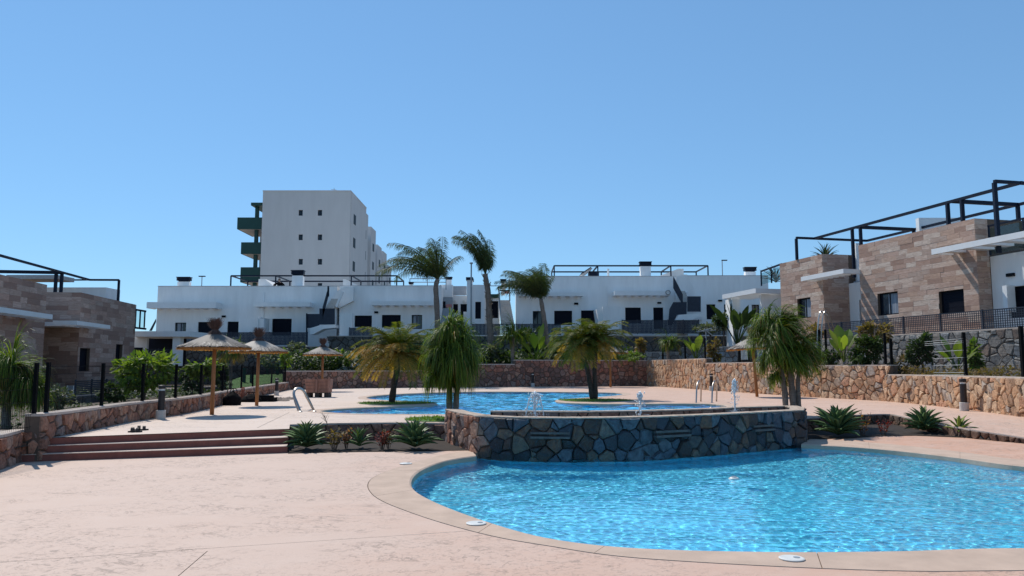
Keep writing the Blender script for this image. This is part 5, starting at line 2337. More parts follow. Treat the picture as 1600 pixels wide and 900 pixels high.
def pony(name, label, base, heads, L, n, w, seed, trunks, mat="leaf_pony", grav=.9, dry=.08, group=None, wind=V((0, 0, 0)), cat="tree", bark="bark_grey", minup=-.15):
    """pony tail palm: trunks that end in tufts of long arching straps"""
    rng = random.Random(seed)
    r = thing(name, label, cat, base, group)
    for pts, rad in trunks:
        mb = MB()
        m = len(pts)
        sp = spline(pts, 4)
        k = len(sp)
        rr = [lerp(rad * 1.25, rad * .75, i / (k - 1)) * (1 + .08 * sin(i * 2.3)) for i in range(k)]
        rr[0] *= 1.25
        mb.tube(sp, rr, 9)
        mb.build("trunk", bark, r, smooth=True)
    for hi, h in enumerate(heads):
        c, sc = V(h[0]), h[1]
        g, dmb = MB(), MB()
        cl_ = [(rng.uniform(0, 2 * pi), rng.uniform(minup, 1.0), rng.uniform(.7, 1.15), rng.uniform(.5, 1.5)) for _ in range(15)]
        for k in range(int(n * sc)):
            ca, ce, cl2, cg = rng.choice(cl_)
            a = ca + rng.gauss(0, .22)
            el = min(1.0, max(minup, ce + rng.gauss(0, .14)))
            z = el
            rxy = sqrt(max(0.02, 1 - z * z))
            d = V((cos(a) * rxy, sin(a) * rxy, z))
            l = L * sc * cl2 * rng.uniform(.6, 1.1)
            pts = grow(c + d * .06 * rng.random(), d, l, 9, grav * cg * rng.uniform(.7, 1.25), wind)
            isdry = rng.random() < dry * (2.2 if el < .2 else .3)
            strap(dmb if isdry else g, pts, w * rng.uniform(.8, 1.2), rng)
        g.build("crown", mat, r, kind="stuff")
        if dry:
            dmb.build("dry_leaves", "leaf_pony_dry", r, kind="stuff")
    return r


def palm(name, label, base, trunk_pts, rad, nfr, L, ll, nl, wd, seed, mat, group, grav=.5, wind=V((0, 0, 0)), elmin=-.15, drymat=None, dryel=.25, dryside=None,
         bark="bark_grey", droop=.4, heads=None, boots=False, extra=(), bias=None, biasr=.8):
    rng = random.Random(seed)
    r = thing(name, label, "palm", base, group)
    for tp in trunk_pts:
        sp = spline(tp, 4)
        mb = MB()
        k = len(sp)
        mb.tube(sp, [lerp(rad * 1.2, rad * .85, i / (k - 1)) * (1 + .07 * ((i * 7) % 3 - 1)) for i in range(k)], 9)
        t = mb.build("trunk", bark, r, smooth=not boots)
        if boots:
            mb = MB()
            for q in range(60):
                i = rng.randrange(k - 1)
                p = lerp(sp[i], sp[i + 1], rng.random())
                a = rng.uniform(0, 2 * pi)
                o = V((cos(a), sin(a), 0))
                s = V((-sin(a), cos(a), 0)) * rad * .35
                mb.add([p + o * rad * .8 - s, p + o * rad * .8 + s, p + o * rad * 1.5 + s * .6 + V((0, 0, rad)), p + o * rad * 1.5 - s * .6 + V((0, 0, rad))], [(0, 1, 2, 3)])
            mb.build("leaf_base", bark, t, kind="stuff")
    for tp in trunk_pts:
        c = V(tp[-1])
        for k in range(nfr):
            a = 2.39996 * k + rng.uniform(-.3, .3)
            t = k / nfr
            el = lerp(1.15, elmin, t) + rng.uniform(-.12, .12)
            d = V((cos(a) * cos(el), sin(a) * cos(el), sin(el)))
            l = L * rng.uniform(.82, 1.08) * (.8 if t < .1 else 1)
            if bias is not None:
                d = (d * biasr + V(bias) * rng.uniform(.75, 1.25)).normalized()
                if d.x > .2:
                    l *= .55
                elif d.z > .88:
                    l *= .72
            pts = grow(c, d, l, 9, grav * rng.uniform(.8, 1.25), wind * rng.uniform(.6, 1.3))
            mb = MB()
            frond(mb, pts, ll, nl, wd, rng, droop, r=.014 * L + .004)
            dm = mat
            if drymat and el < dryel and (dryside is None or rng.random() < dryside(d)):
                dm = drymat
            mb.build("frond", dm, r)
    return r


QG = "tall wind blown palms between pool and houses"
GZ = 1.5


def trunk3(pxs, Y, zbase):
    out = []
    for x, y in pxs:
        p = P(x, y, Y=Y)
        out.append(p)
    out.insert(0, V((out[0].x, Y, zbase)))
    return out


t1 = trunk3([(684, 520), (682, 470), (681, 448), (684, 436)], 58, GZ)
palm("tall_palm", "tall palm left of the pole lamp with a bare trunk and crown swept left", (t1[0].x, t1[0].y, GZ), [t1], .20, 26, 4.9, .90, 60, .036, 3, "leaf_queen", QG,
     grav=.55, wind=V((-.10, .02, .0)), elmin=-.25, droop=.85, bias=(-.50, 0, .95), biasr=.9)
t2 = trunk3([(767, 540), (764, 490), (763, 460), (760, 442), (758, 428)], 58, GZ)
palm("tall_palm", "tallest palm with a shaggy lower trunk and narrow crown, right of the pole lamp", (t2[0].x, t2[0].y, GZ), [t2], .22, 18, 5.3, .80, 56, .036, 4, "leaf_queen", QG,
     grav=.42, wind=V((-.30, .02, .0)), elmin=-.1, droop=.85, boots=True, bias=(-.12, 0, 1.5), biasr=.5)
t3 = trunk3([(855, 540), (851, 505), (848, 485), (845, 467)], 57, GZ)
palm("tall_palm", "shortest tall palm, bushy crown combed left, right of the light concrete stair", (t3[0].x, t3[0].y, GZ), [t3], .18, 40, 3.7, .75, 54, .034, 6, "leaf_queen", QG,
     grav=.42, wind=V((-.20, .02, .0)), elmin=-.3, droop=.7, bias=(-.42, 0, .95), biasr=.8)

# two pygmy date palms on the tongues of deck
pb = P(612, 629, z=UPZ)
pygL = [V((pb.x, pb.y, UPZ)), P(616, 600, Y=pb.y), P(621, 575, Y=pb.y), P(622, 551, Y=pb.y)]
palm("date_palm", "feathery date palm on the left grass tongue of the main pool, lower fronds turned orange", pb, [pygL], .11, 84, 2.05, .42, 54, .024, 8, "leaf_pygmy", "date palms at the main pool",
     grav=.62, elmin=-.30, drymat="leaf_pygmy_dry", dryel=.55, dryside=lambda d: .8 if d.x < .15 else .25, bark="bark_dark", droop=.25, wind=V((-.05, 0, 0)))
pb = P(930, 624, z=UPZ)
pyR1 = [V((pb.x, pb.y, UPZ)), P(930, 600, Y=pb.y), P(929, 575, Y=pb.y), P(932, 533, Y=pb.y)]
pyR2 = [V((pb.x - .12, pb.y, UPZ)), P(922, 600, Y=pb.y), P(917, 575, Y=pb.y), P(905, 537, Y=pb.y)]
palm("date_palm", "green twin trunked date palm on the right grass tongue of the main pool", pb, [pyR1, pyR2], .10, 50, 1.75, .40, 50, .024, 9, "leaf_pygmy", "date palms at the main pool",
     grav=.62, elmin=-.28, drymat="leaf_pygmy_dry", dryel=.3, dryside=lambda d: .35, bark="bark_dark", droop=.25)

# pony tail palms
PG = "pony tail palms"
cY = 20.2
cb = P(706, 655, Y=cY)
pony("pony_tail_palm", "drooping mop shaped pony tail palm beside the left end of the fountain wall", (cb.x, cb.y, UPZ),
     [(P(709, 508, Y=cY), .50), (P(702, 519, Y=cY - .2), .62), (P(716, 523, Y=cY + .2), .62), (P(695, 536, Y=cY + .1), .68), (P(723, 541, Y=cY - .1), .68), (P(688, 558, Y=cY - .2), .75), (P(728, 563, Y=cY), .75), (P(706, 556, Y=cY - .35), .85), (P(714, 580, Y=cY - .3), .8), (P(693, 584, Y=cY + .2), .75), (P(684, 592, Y=cY - .1), .6)], 1.35, 620, .027, 21,
     [([V((cb.x - .04, cY, UPZ)), P(702, 620, Y=cY), P(704, 580, Y=cY), P(708, 524, Y=cY)], .075), ([V((cb.x + .1, cY, UPZ)), P(713, 620, Y=cY), P(716, 590, Y=cY), P(718, 537, Y=cY + .2)], .07)],
     grav=2.3, dry=.10, group=PG, wind=V((-.06, 0, 0)), minup=.05)
rY = 22.0
rb = P(1240, 640, Y=rY)
pony("pony_tail_palm", "large triple trunked pony tail palm leaning over the right end of the fountain wall", (rb.x, rb.y, UPZ),
     [(P(1202, 505, Y=rY), .8), (P(1220, 514, Y=rY - .25), .9), (P(1238, 530, Y=rY + .2), .9), (P(1194, 527, Y=rY + .2), .75), (P(1252, 552, Y=rY), .85), (P(1214, 545, Y=rY - .3), .85), (P(1206, 562, Y=rY - .3), .7), (P(1236, 566, Y=rY - .35), .75), (P(1216, 592, Y=rY + .1), .45), (P(1262, 570, Y=rY + .1), .6)], 1.2, 620, .029, 22,
     [([V((rb.x - .22, rY, UPZ)), P(1226, 610, Y=rY), P(1219, 570, Y=rY), P(1211, 525, Y=rY)], .075), ([V((rb.x, rY, UPZ)), P(1238, 610, Y=rY), P(1234, 575, Y=rY), P(1232, 540, Y=rY)], .085),
      ([V((rb.x + .17, rY, UPZ)), P(1247, 610, Y=rY), P(1248, 580, Y=rY), P(1250, 552, Y=rY)], .06)],
     grav=1.5, dry=.10, group=PG, wind=V((.34, -.05, 0)))
lY = 17.5
pony("pony_tail_palm", "pony tail palm behind the wire fence at the left edge, with yellowed hanging leaves", (P(10, 660, Y=lY).x, lY, .36),
     [(P(18, 572, Y=lY), 1.0), (P(6, 585, Y=lY + .3), .95), (P(42, 596, Y=lY), .75), (P(-14, 580, Y=lY), 1.0), (P(28, 610, Y=lY + .1), .7), (P(50, 612, Y=lY), .7)], 1.15, 640, .020, 23,
     [([V((P(10, 660, Y=lY).x, lY, .36)), P(10, 640, Y=lY), P(12, 610, Y=lY), P(16, 578, Y=lY)], .085)],
     grav=2.2, dry=.2, group=PG)
fY = 56
pony("pony_tail_palm", "small mop headed pony tail palm above the far wall, right of the tallest palm", (P(801, 570, Y=fY).x, fY, 1.5),
     [(P(803, 522, Y=fY), 1.0), (P(812, 526, Y=fY), .85), (P(794, 530, Y=fY), .8)], 1.7, 240, .05, 24, [([V((P(801, 570, Y=fY).x, fY, 1.5)), P(801, 550, Y=fY), P(803, 525, Y=fY)], .13)], grav=1.2, dry=.08, group=PG)
fY = 54
pony("pony_tail_palm", "small mop headed pony tail palm between fence posts on the far right wall", (P(1044, 562, Y=fY).x, fY, 1.4),
     [(P(1044, 535, Y=fY), 1.0), (P(1052, 538, Y=fY), .8)], 1.25, 240, .045, 25, [([V((P(1044, 562, Y=fY).x, fY, 1.4)), P(1044, 552, Y=fY), P(1044, 538, Y=fY)], .1)], grav=1.2, dry=.15, group=PG)
fY = 38
pony("hanging_plant", "yellow green trailing plant between the two left parasols", (P(363, 600, Y=fY).x, fY, .4),
     [(P(352, 548, Y=fY), 1.0), (P(372, 550, Y=fY), .9), (P(362, 552, Y=fY), .9)], 1.05, 220, .04, 26, [([V((P(360, 600, Y=fY).x, fY, .4)), P(361, 575, Y=fY), P(362, 552, Y=fY)], .07)], grav=1.2, dry=.5, cat="plant")


def shrub(name, label, c, rx, ry_, rz_, n, ls, mat, seed, stem=True, group=None, cat="shrub", clumps=14, zbase=None, drop=.25):
    """leaf clumps through a crown; many small leaf blades"""
    rng = random.Random(seed)
    c = V(c)
    zb = zbase if zbase is not None else c.z - rz_
    r = thing(name, label, cat, (c.x, c.y, zb), group)
    cl = []
    for k in range(clumps):
        while True:
            v = V((rng.uniform(-1, 1), rng.uniform(-1, 1), rng.uniform(-1, 1)))
            if .25 < v.length < 1:
                break
        v = v.normalized() * rng.uniform(.55, .95)
        cl.append((V((v.x * rx, v.y * ry_, v.z * rz_)), rng.uniform(.28, .48)))
    mb = MB()
    for k in range(n):
        q, s = rng.choice(cl)
        while True:
            v = V((rng.uniform(-1, 1), rng.uniform(-1, 1), rng.uniform(-1, 1)))
            if v.length < 1:
                break
        p = c + q + V((v.x * rx * s, v.y * ry_ * s, v.z * rz_ * s))
        if p.z < zb:
            continue
        o = (p - c)
        d = V((o.x / rx, o.y / ry_, o.z / rz_)) + V((rng.uniform(-1, 1), rng.uniform(-1, 1), rng.uniform(-1, 1))) * .8
        d.z -= drop
        d = d.normalized() if d.length > .05 else V((0, 0, 1))
        side = d.cross(V((rng.uniform(-1, 1), rng.uniform(-1, 1), 1)))
        side = side.normalized() if side.length > .01 else V((1, 0, 0))
        l = ls * rng.uniform(.6, 1.3)
        mb.add([p, p + d * l * .5 + side * l * .24, p + d * l, p + d * l * .5 - side * l * .24], [(0, 1, 2, 3)])
    if stem:
        sm_ = MB()
        sm_.tube([(c.x, c.y, zb), (c.x + .02, c.y, (zb + c.z) / 2), c], [.05 + .03 * rx, .04 + .02 * rx, .02], 6)
        for q, s in cl[:5]:
            sm_.tube([(c.x, c.y, lerp(zb, c.z, .6)), c + q * .5, c + q], [.03, .02, .008], 5)
        sm_.build("stem", "bark_brown", r)
    mb.build("foliage", mat, r, kind="stuff")
    return r


def shrub_px(name, label, px, py, rpx, rpy, Y, n, ls, mat, seed, zb, **kw):
    c = P(px, py, Y=Y)
    k = Y / F
    return shrub(name, label, c, rpx * k, rpx * k * .9, rpy * k, n, ls, mat, seed, zbase=zb, **kw)


shrub_px("leafy_shrub", "bright green large leaved shrub over the fence, left of the left parasol", 226, 579, 42, 24, 26, 1500, .22, "leaf_bright", 50, .36, clumps=22, drop=.6)
shrub_px("leafy_shrub", "bright green shrub right behind the pole of the left parasol", 317, 574, 20, 13, 31, 700, .22, "leaf_bright", 51, .36, clumps=12, drop=.6)
shrub_px("leafy_shrub", "small pale shrub behind the double fence post at the left", 92, 622, 14, 18, 21, 500, .12, "leaf_grey", 52, .36)
shrub_px("leafy_shrub", "dark bush in the shade right of the bright left shrub", 300, 590, 18, 14, 34, 600, .2, "leaf_mid", 53, .36)
shrub_px("leafy_shrub", "dark bush low behind the fence, left of the bright left shrub", 180, 612, 20, 12, 27, 500, .18, "leaf_mid", 54, .36)
shrub_px("leafy_shrub", "dark bush between the two left parasols above the lawn", 344, 582, 14, 22, 40, 600, .22, "leaf_mid", 55, .36)
shrub_px("leafy_shrub", "yellow green climbing shrub right of the second parasol", 446, 560, 8, 14, 49, 350, .22, "leaf_bright", 56, .4)
shrub_px("leafy_shrub", "grey green bush behind the tuft of the second parasol", 425, 562, 18, 10, 52, 500, .25, "leaf_grey", 57, .4)
shrub_px("leafy_shrub", "grey green bush left of the far small parasol", 462, 550, 18, 14, 60, 600, .3, "leaf_grey", 58, 1.5)
shrub_px("leafy_shrub", "light green climber right of the far small parasol", 529, 560, 8, 16, 56, 350, .25, "leaf_bright", 59, 1.5)
shrub_px("leafy_shrub", "dark hedge bush behind the orange green date palm", 590, 562, 30, 13, 60, 800, .3, "leaf_mid", 60, 1.5)
shrub_px("leafy_shrub", "dark bush between the orange green date palm and the centre pony tail palm", 650, 563, 24, 13, 60, 800, .3, "leaf_mid", 61, 1.5)
shrub_px("leafy_shrub", "grey leaved bush at the foot of the tallest palm", 769, 552, 14, 15, 57, 600, .3, "leaf_grey", 62, 1.5)
shrub_px("leafy_shrub", "dark bush right of the tallest palm, under the small mop headed palm", 785, 562, 22, 10, 59, 700, .3, "leaf_mid", 63, 1.5)
shrub_px("leafy_shrub", "dark shrub left of the shortest tall palm", 828, 530, 18, 18, 60, 800, .32, "leaf_mid", 64, 1.5)
shrub_px("leafy_shrub", "dark shrub at the foot of the shortest tall palm", 862, 556, 28, 16, 59, 900, .32, "leaf_mid", 65, 1.5)
shrub_px("leafy_shrub", "round green bush low behind the twin trunks of the green date palm", 904, 556, 12, 8, 57, 400, .25, "leaf_bright", 66, 1.5)
shrub_px("leafy_shrub", "low green bush right of the green date palm", 990, 556, 16, 6, 57, 400, .25, "leaf_bright", 67, 1.5)
shrub_px("leafy_shrub", "dark round bush between the posts right of the green date palm", 1001, 540, 9, 9, 58, 400, .25, "leaf_bronze", 68, 1.5)
shrub_px("leafy_shrub", "brown leaved bush right of the double post on the far right wall", 1116, 548, 9, 16, 48, 500, .24, "leaf_bronze", 69, 1.4)
shrub_px("leafy_shrub", "spiky green bush on the terrace at the right end of the back row", 1130, 498, 13, 9, 64, 500, .35, "leaf_mid", 70, 3.4)
shrub_px("leafy_shrub", "dark low hedge on the terrace left of the farthest right parasol", 1110, 512, 24, 6, 65, 700, .3, "leaf_grey", 71, 3.2)
shrub_px("leafy_shrub", "bushy plant behind the wire fence, right of the triple trunked palm", 1355, 548, 26, 24, 33, 1200, .2, "leaf_mid", 72, 1.34, clumps=20)
shrub_px("leafy_shrub", "olive green bush below the villa fence, left of the leaning double post", 1368, 520, 26, 16, 36, 900, .2, "leaf_bronze", 73, 1.34)
shrub_px("leafy_shrub", "green climber on the rubble wall behind the tilted fence panel", 1440, 552, 17, 27, 31, 1200, .18, "leaf_mid", 74, 1.34, clumps=20)
shrub_px("leafy_shrub", "dry brown bush low at the foot of the wire fence on the right", 1402, 570, 18, 14, 32, 800, .16, "leaf_bronze", 75, 1.34)
shrub_px("leafy_shrub", "dark shrub low on the right wall beside the triple trunked palm", 1300, 560, 16, 10, 36, 500, .18, "leaf_mid", 76, 1.34)
shrub_px("leafy_shrub", "yellowish shrub beside the near right lamp post, behind the fence", 1524, 556, 6, 22, 31, 350, .26, "leaf_bright", 77, 1.34)
shrub_px("leafy_shrub", "olive bush on the terrace behind the triple trunked palm", 1268, 520, 16, 12, 48, 500, .25, "leaf_bronze", 78, 2.6)
shrub_px("leafy_shrub", "spiky bush at the foot of the left stair tower of the back row", 660, 540, 30, 12, 63, 700, .35, "leaf_mid", 79, 2.4)
shrub_px("leafy_shrub", "small white flowered bush below the parasol fence at the left", 352, 603, 8, 8, 33, 250, .13, "leaf_grey", 80, .36)
shrub_px("leafy_shrub", "shaded dark bush behind the far small parasol pole", 500, 560, 22, 10, 62, 600, .3, "leaf_mid", 81, 1.5)


# broad leaved plants
def broad(name, label, base, n, L, w, seed, mat, spread=.6, cat="plant", group=None):
    rng = random.Random(seed)
    r = thing(name, label, cat, base, group)
    b = V(base)
    for k in range(n):
        a = 2.4 * k + rng.uniform(-.4, .4)
        el = rng.uniform(.7, 1.35)
        d = V((cos(a) * cos(el) * spread * 1.6, sin(a) * cos(el) * spread, sin(el))).normalized()
        l = L * rng.uniform(.65, 1.05)
        pts = grow(b, d, l, 9, .22)
        mb = MB()
        mb.tube(pts[:5], [.012 * L] * 5, 4, cap=False)
        vs, fs = [], []
        side = d.cross(V((0, 0, 1))).normalized()
        tw = rng.uniform(-.7, .7)
        for i in range(4, 10):
            t = (i - 4) / 5
            ww = w * l * sin(pi * min(1, .08 + t * .92)) * .5 + .004
            s = (side * cos(tw) + V((0, 1, 0)) * sin(tw)).normalized() * ww
            up = V((0, 0, ww * .3))
            vs += [pts[i] - s + up, pts[i], pts[i] + s + up]
        for i in range(5):
            o = i * 3
            fs += [(o, o + 1, o + 4, o + 3), (o + 1, o + 2, o + 5, o + 4)]
        mb.add(vs, fs)
        mb.build("leaf", mat, r)
    return r


def base_px(px, py, Y):
    return P(px, py, Y=Y)


broad("banana_plant", "bright broad leaved plant on the far wall, left of the shortest tall palm trunk", base_px(837, 565, 56), 9, 3.0, .30, 90, "leaf_bright")
broad("banana_plant", "tall broad leaved plant against the white side house at the right end", base_px(1152, 540, 62), 8, 3.9, .26, 91, "leaf_mid", .35)
broad("banana_plant", "broad leaved plant between posts on the far right wall", base_px(1087, 562, 50), 10, 1.8, .30, 92, "leaf_bright")
broad("banana_plant", "upright broad leaved plant behind the right wall, beside the triple trunked palm", base_px(1318, 566, 34), 8, 1.7, .28, 93, "leaf_bright", .5)
broad("banana_plant", "yellow green broad leaved plant behind the tilted wire fence panel", base_px(1497, 580, 30), 9, 1.5, .28, 94, "leaf_bright", .5)
broad("banana_plant", "dark drooping broad leaved plant beside the right end of the back row", base_px(1172, 520, 63), 6, 2.0, .26, 95, "leaf_mid", .7)


# rosette plants: every leaf its own object
def agave_leaf_mesh(L=.5, w=.12):
    mb = MB()
    n = 6
    vs = []
    for i in range(n + 1):
        t = i / n
        ww = w * (.55 + 1.1 * t - 1.65 * t ** 2.4) if t < 1 else .002
        ww = max(.003, ww)
        x = L * t
        z = .10 * L * sin(t * 2.2) - .10 * L * t ** 3
        vs += [(x, -ww / 2, z + ww * .32), (x, 0, z), (x, ww / 2, z + ww * .32), (x, 0, z - ww * .12 - .004)]
    fs = []
    for i in range(n):
        o = i * 4
        for j, k in ((0, 1), (1, 2), (2, 3), (3, 0)):
            fs.append((o + k, o + j, o + 4 + j, o + 4 + k))
    mb.add(vs, fs)
    return mb


LEAFM = {}


def rosette(name, label, base, n, L, seed, mats=("leaf_agave", "leaf_agave_young"), w=.25, group=None, elmin=.08, cat="plant", stem=True):
    rng = random.Random(seed)
    r = thing(name, label, cat, base, group)
    for mt in mats:
        if (mt, w) not in LEAFM:
            o = agave_leaf_mesh(1.0, w).build("leaf", mt)
            me = o.data
            me.polygons.foreach_set("use_smooth", [True] * len(me.polygons))
            bpy.data.objects.remove(o)
            LEAFM[mt, w] = me
    for k in range(n):
        t = k / n
        el = lerp(1.42, elmin, t ** .95) + rng.uniform(-.10, .10)
        a = 2.39996 * k + rng.uniform(-.15, .15)
        mt = mats[1] if (len(mats) > 1 and rng.random() < .12 and t < .5) else mats[0]
        o = bpy.data.objects.new("leaf", LEAFM[mt, w])
        COL.objects.link(o)
        o.parent = r
        l = L * rng.uniform(.8, 1.05) * (.75 + .35 * t if t < .3 else 1)
        o.location = (0, 0, .08 * L + .22 * L * (1 - t))
        o.rotation_euler = (rng.uniform(-.25, .25), -el, a)
        o.scale = (l, l, l)
    return r


AG = "agave rosettes in the planting beds"
rosette("agave", "large green agave at the left end of the planter, right beside the steps", P(479, 702, z=.02), 64, .60, 1, group=AG)
rosette("agave", "large green agave near the pool coping, left of the fountain wall", P(648, 702, z=.02), 62, .62, 2, group=AG)
rosette("agave", "small pale green agave between the two large ones in the left planter", P(561, 700, z=.02), 22, .46, 3, group=AG)
rosette("agave", "dark shaded agave right of the fountain wall, against the retaining wall", P(1310, 683, z=.02), 60, .78, 4, group=AG)
rosette("agave", "largest sunlit agave in the right planter, at the edge of the ramp", PL(1445, 676) + V((0, 0, .01)), 60, .64, 5, group=AG)
rosette("agave", "small bright agave at the right tip of the right planter", PL(1500, 681) + V((0, 0, .01)), 22, .46, 6, ("leaf_agave_young", "leaf_agave"), group=AG)
rosette("yucca", "spiky green plant on the roof of the far stone villa", R.p(uE0 + 1.2, -1.1, 8.9), 40, 1.3, 7, ("leaf_mid",), w=.09)
rosette("yucca", "spiky plant behind the glass balustrade at the right end of the back row", P(1212, 444, Y=60), 30, 1.5, 8, ("leaf_grey",), w=.09)


def tuft(name, label, base, n, h, ls, mat, seed, spread=.16, group=None, cat="plant"):
    rng = random.Random(seed)
    r = thing(name, label, cat, base, group)
    b = V(base)
    sm_, lf = MB(), MB()
    for k in range(n):
        a = rng.uniform(0, 2 * pi)
        d = V((cos(a) * spread * 2.2, sin(a) * spread * 2.2, 1)).normalized()
        l = h * rng.uniform(.6, 1.05)
        pts = grow(b + V((cos(a), sin(a), 0)) * spread * .3, d, l, 4, .1)
        sm_.tube(pts, .004, 4, cap=False)
        for j in range(7):
            t = .25 + .75 * j / 6
            p = lerp(pts[min(3, int(t * 4))], pts[min(4, int(t * 4) + 1)], (t * 4) % 1)
            a2 = rng.uniform(0, 2 * pi)
            dd = V((cos(a2), sin(a2), rng.uniform(.0, .9))).normalized()
            s = dd.cross(V((0, 0, 1))).normalized()
            q = ls * rng.uniform(.7, 1.2)
            lf.add([p, p + dd * q * .5 + s * q * .2, p + dd * q, p + dd * q * .5 - s * q * .2], [(0, 1, 2, 3)])
    sm_.build("stem", "bark_brown", r)
    lf.build("foliage", mat, r, kind="stuff")
    return r


tuft("bedding_plant", "bronze leaved bedding plant right of the agave beside the steps", P(522, 702, z=.02), 18, .52, .13, "leaf_bronze", 100)
tuft("bedding_plant", "rust red upright bedding plant in the left planter, left of the small agave", P(541, 701, z=.02), 16, .52, .10, "leaf_rust", 101, .08)
tuft("bedding_plant", "dark red bedding plant right of the small agave in the left planter", P(597, 702, z=.02), 20, .46, .10, "leaf_red", 102, .12)
tuft("bedding_plant", "olive bronze bedding plant beside the dark red one in the left planter", P(607, 701, z=.02), 14, .46, .10, "leaf_bronze", 103, .1)
tuft("bedding_plant", "rust coloured plant right of the dark shaded agave", PL(1348, 681), 16, .62, .10, "leaf_rust", 104, .12)
tuft("bedding_plant", "dark red plant in the middle of the right planter", PL(1380, 680), 16, .45, .09, "leaf_red", 105, .16)
fl = thing("flower_stalk", "thin dry branching flower stalk leaning above the agave beside the steps", "plant", P(515, 690, Y=17.2))
mb = MB()
s0_, s1_ = P(520, 690, Y=17.3), P(507, 650, Y=17.3)
mb.tube([s0_, lerp(s0_, s1_, .5), s1_], [.006, .005, .004], 5)
rng = random.Random(9)
for k in range(16):
    p = lerp(s0_, s1_, rng.uniform(.7, 1))
    mb.tube([p, p + V((rng.uniform(-.12, .12), rng.uniform(-.05, .05), rng.uniform(.05, .16)))], [.003, .002], 4)
mb.build("stalk", "bark_brown", fl)

# ================================================================== POSTS AND WIRE FENCES
def wire_fence(name, label, path, posts, zb, h, every=.055, fold=True, mat="fence_metal", lvls=(0.03, .22, .42, .62, .80, .97), post_w=.062, doubles=()):
    """path plan points between posts; zb function of index or number"""
    r = thing(name, label, "fence", (path[0].x, path[0].y, zb if not callable(zb) else zb(0)))
    pts = [V((p.x, p.y, zb(i) if callable(zb) else zb)) for i, p in enumerate(path)]
    for p in pts:
        mb = MB()
        mb.box((p.x - post_w / 2, p.y - post_w / 2, p.z - .05), (p.x + post_w / 2, p.y + post_w / 2, p.z + h))
        mb.build("post", "fence_metal", r)
    for a, b in zip(pts, pts[1:]):
        z = max(a.z, b.z)
        L = (V((b.x, b.y, 0)) - V((a.x, a.y, 0))).length
        mb = MB()
        for lv in lvls:
            mb.bar(V((a.x, a.y, z + .03 + (h - .08) * lv)), V((b.x, b.y, z + .03 + (h - .08) * lv)), .007)
        n = int(L / every)
        for k in range(1, n):
            p = lerp(a, b, k / n)
            mb.tube([(p.x, p.y, z + .02), (p.x, p.y, z + h - .04)], .0028, 3, cap=False)
        mb.build("wire_panel", mat, r, kind="stuff")
    return r


def on_path(path, xpix):
    """point of a plan polyline at picture column x"""
    best = None
    pa = Path(path)
    for k in range(401):
        p, _ = pa.at(pa.L * k / 400)
        if p.y < 5:
            continue
        e = abs(800 + p.x / p.y * F * 1.0 - xpix)
        if best is None or e < best[0]:
            best = (e, p)
    return best[1]


lw_in = [V((p.x - .15, p.y, 0)) for p in LWX]
fpts = [on_path(lw_in, x) for x in (81, 164, 228, 279, 318, 351, 380, 398, 448)]
wire_fence("wire_fence", "black post and wire mesh fence on the long low wall at the left", fpts, None, .86, 1.0)
n_in = [V((p.x - .15, p.y, 0)) for p in NLW]
wire_fence("wire_fence", "black wire mesh fence on the lower wall at the far left edge", [n_in[1], n_in[2], on_path(n_in, 70)], None, .58, 1.27)
rw_in = offset_path(RWL, .2)
rx = [V((rw_in[i].x, rw_in[i].y, 0)) for i in range(len(rw_in))]
q1 = [on_path(rx, x) for x in (1390, 1504)] + [V((rx[-3].x, rx[-3].y + 1.7, 0)), V((rx[-2].x, rx[-2].y + 1.2, 0))]
q1[2] = on_path(rx, 1596)
wire_fence("wire_fence", "black post and wire mesh fence on the right wall, its first panel catching the sun", q1, None, 1.5, 1.42, mat="fence_metal", post_w=.09)
q2 = [on_path(rx, x) for x in (1154, 1260, 1380)]
wire_fence("wire_fence", "black post fence half hidden by the triple trunked palm on the right wall", q2, None, 1.88, 1.3, post_w=.085)
q3 = [on_path(rx, x) for x in (1035, 1070, 1101)]
wire_fence("wire_fence", "black post fence on the far stretch of the right wall", q3, None, 2.3, 1.3, post_w=.10)
# wires of the tilted first panel, their sun glint put into a pale colour
a_, b_ = q1[0], q1[1]
sf2 = thing("fence_glint_wires", "pale horizontal fence wires with sun glint painted on, left of the near right lamp post", "fence wires", (b_.x, b_.y, 1.5))
for py in (529, 532.5, 535.5, 547, 558.5, 570, 582, 585.5):
    mb = MB()
    z = P(1500, py, Y=b_.y).z
    p = lerp(a_, b_, .52 if py < 540 else .62)
    mb.tube([(p.x - .03, p.y - .03, z - .02), (b_.x - .04, b_.y - .03, z)], .0075, 6)
    mb.build("glint_bar", "wire_glint", sf2)

# gate posts in front of villa: ladder-like stair rails right of the triple trunk palm
gp = thing("hand_rails", "pale curved hand rails and dark posts of a stair behind the triple trunked palm", "hand rail", P(1285, 560, Y=38))
for x in (1279, 1289):
    p = P(x, 505, Y=38)
    mb = MB()
    mb.bar((p.x, p.y, 1.35), (p.x, p.y, P(x, 515, Y=38).z), .09)
    mb.build("post", "fence_metal", gp)
for dx in (0, 6):
    mb = MB()
    mb.tube(spline([P(1277 + dx, 545, Y=38.5), P(1278 + dx, 510, Y=38.5), P(1281 + dx, 489, Y=38.6), P(1286 + dx, 487.5, Y=38.7), P(1291 + dx, 497, Y=38.8), P(1297 + dx, 515, Y=39)], 4), .03, 6)
    mb.build("rail", "steel", gp)

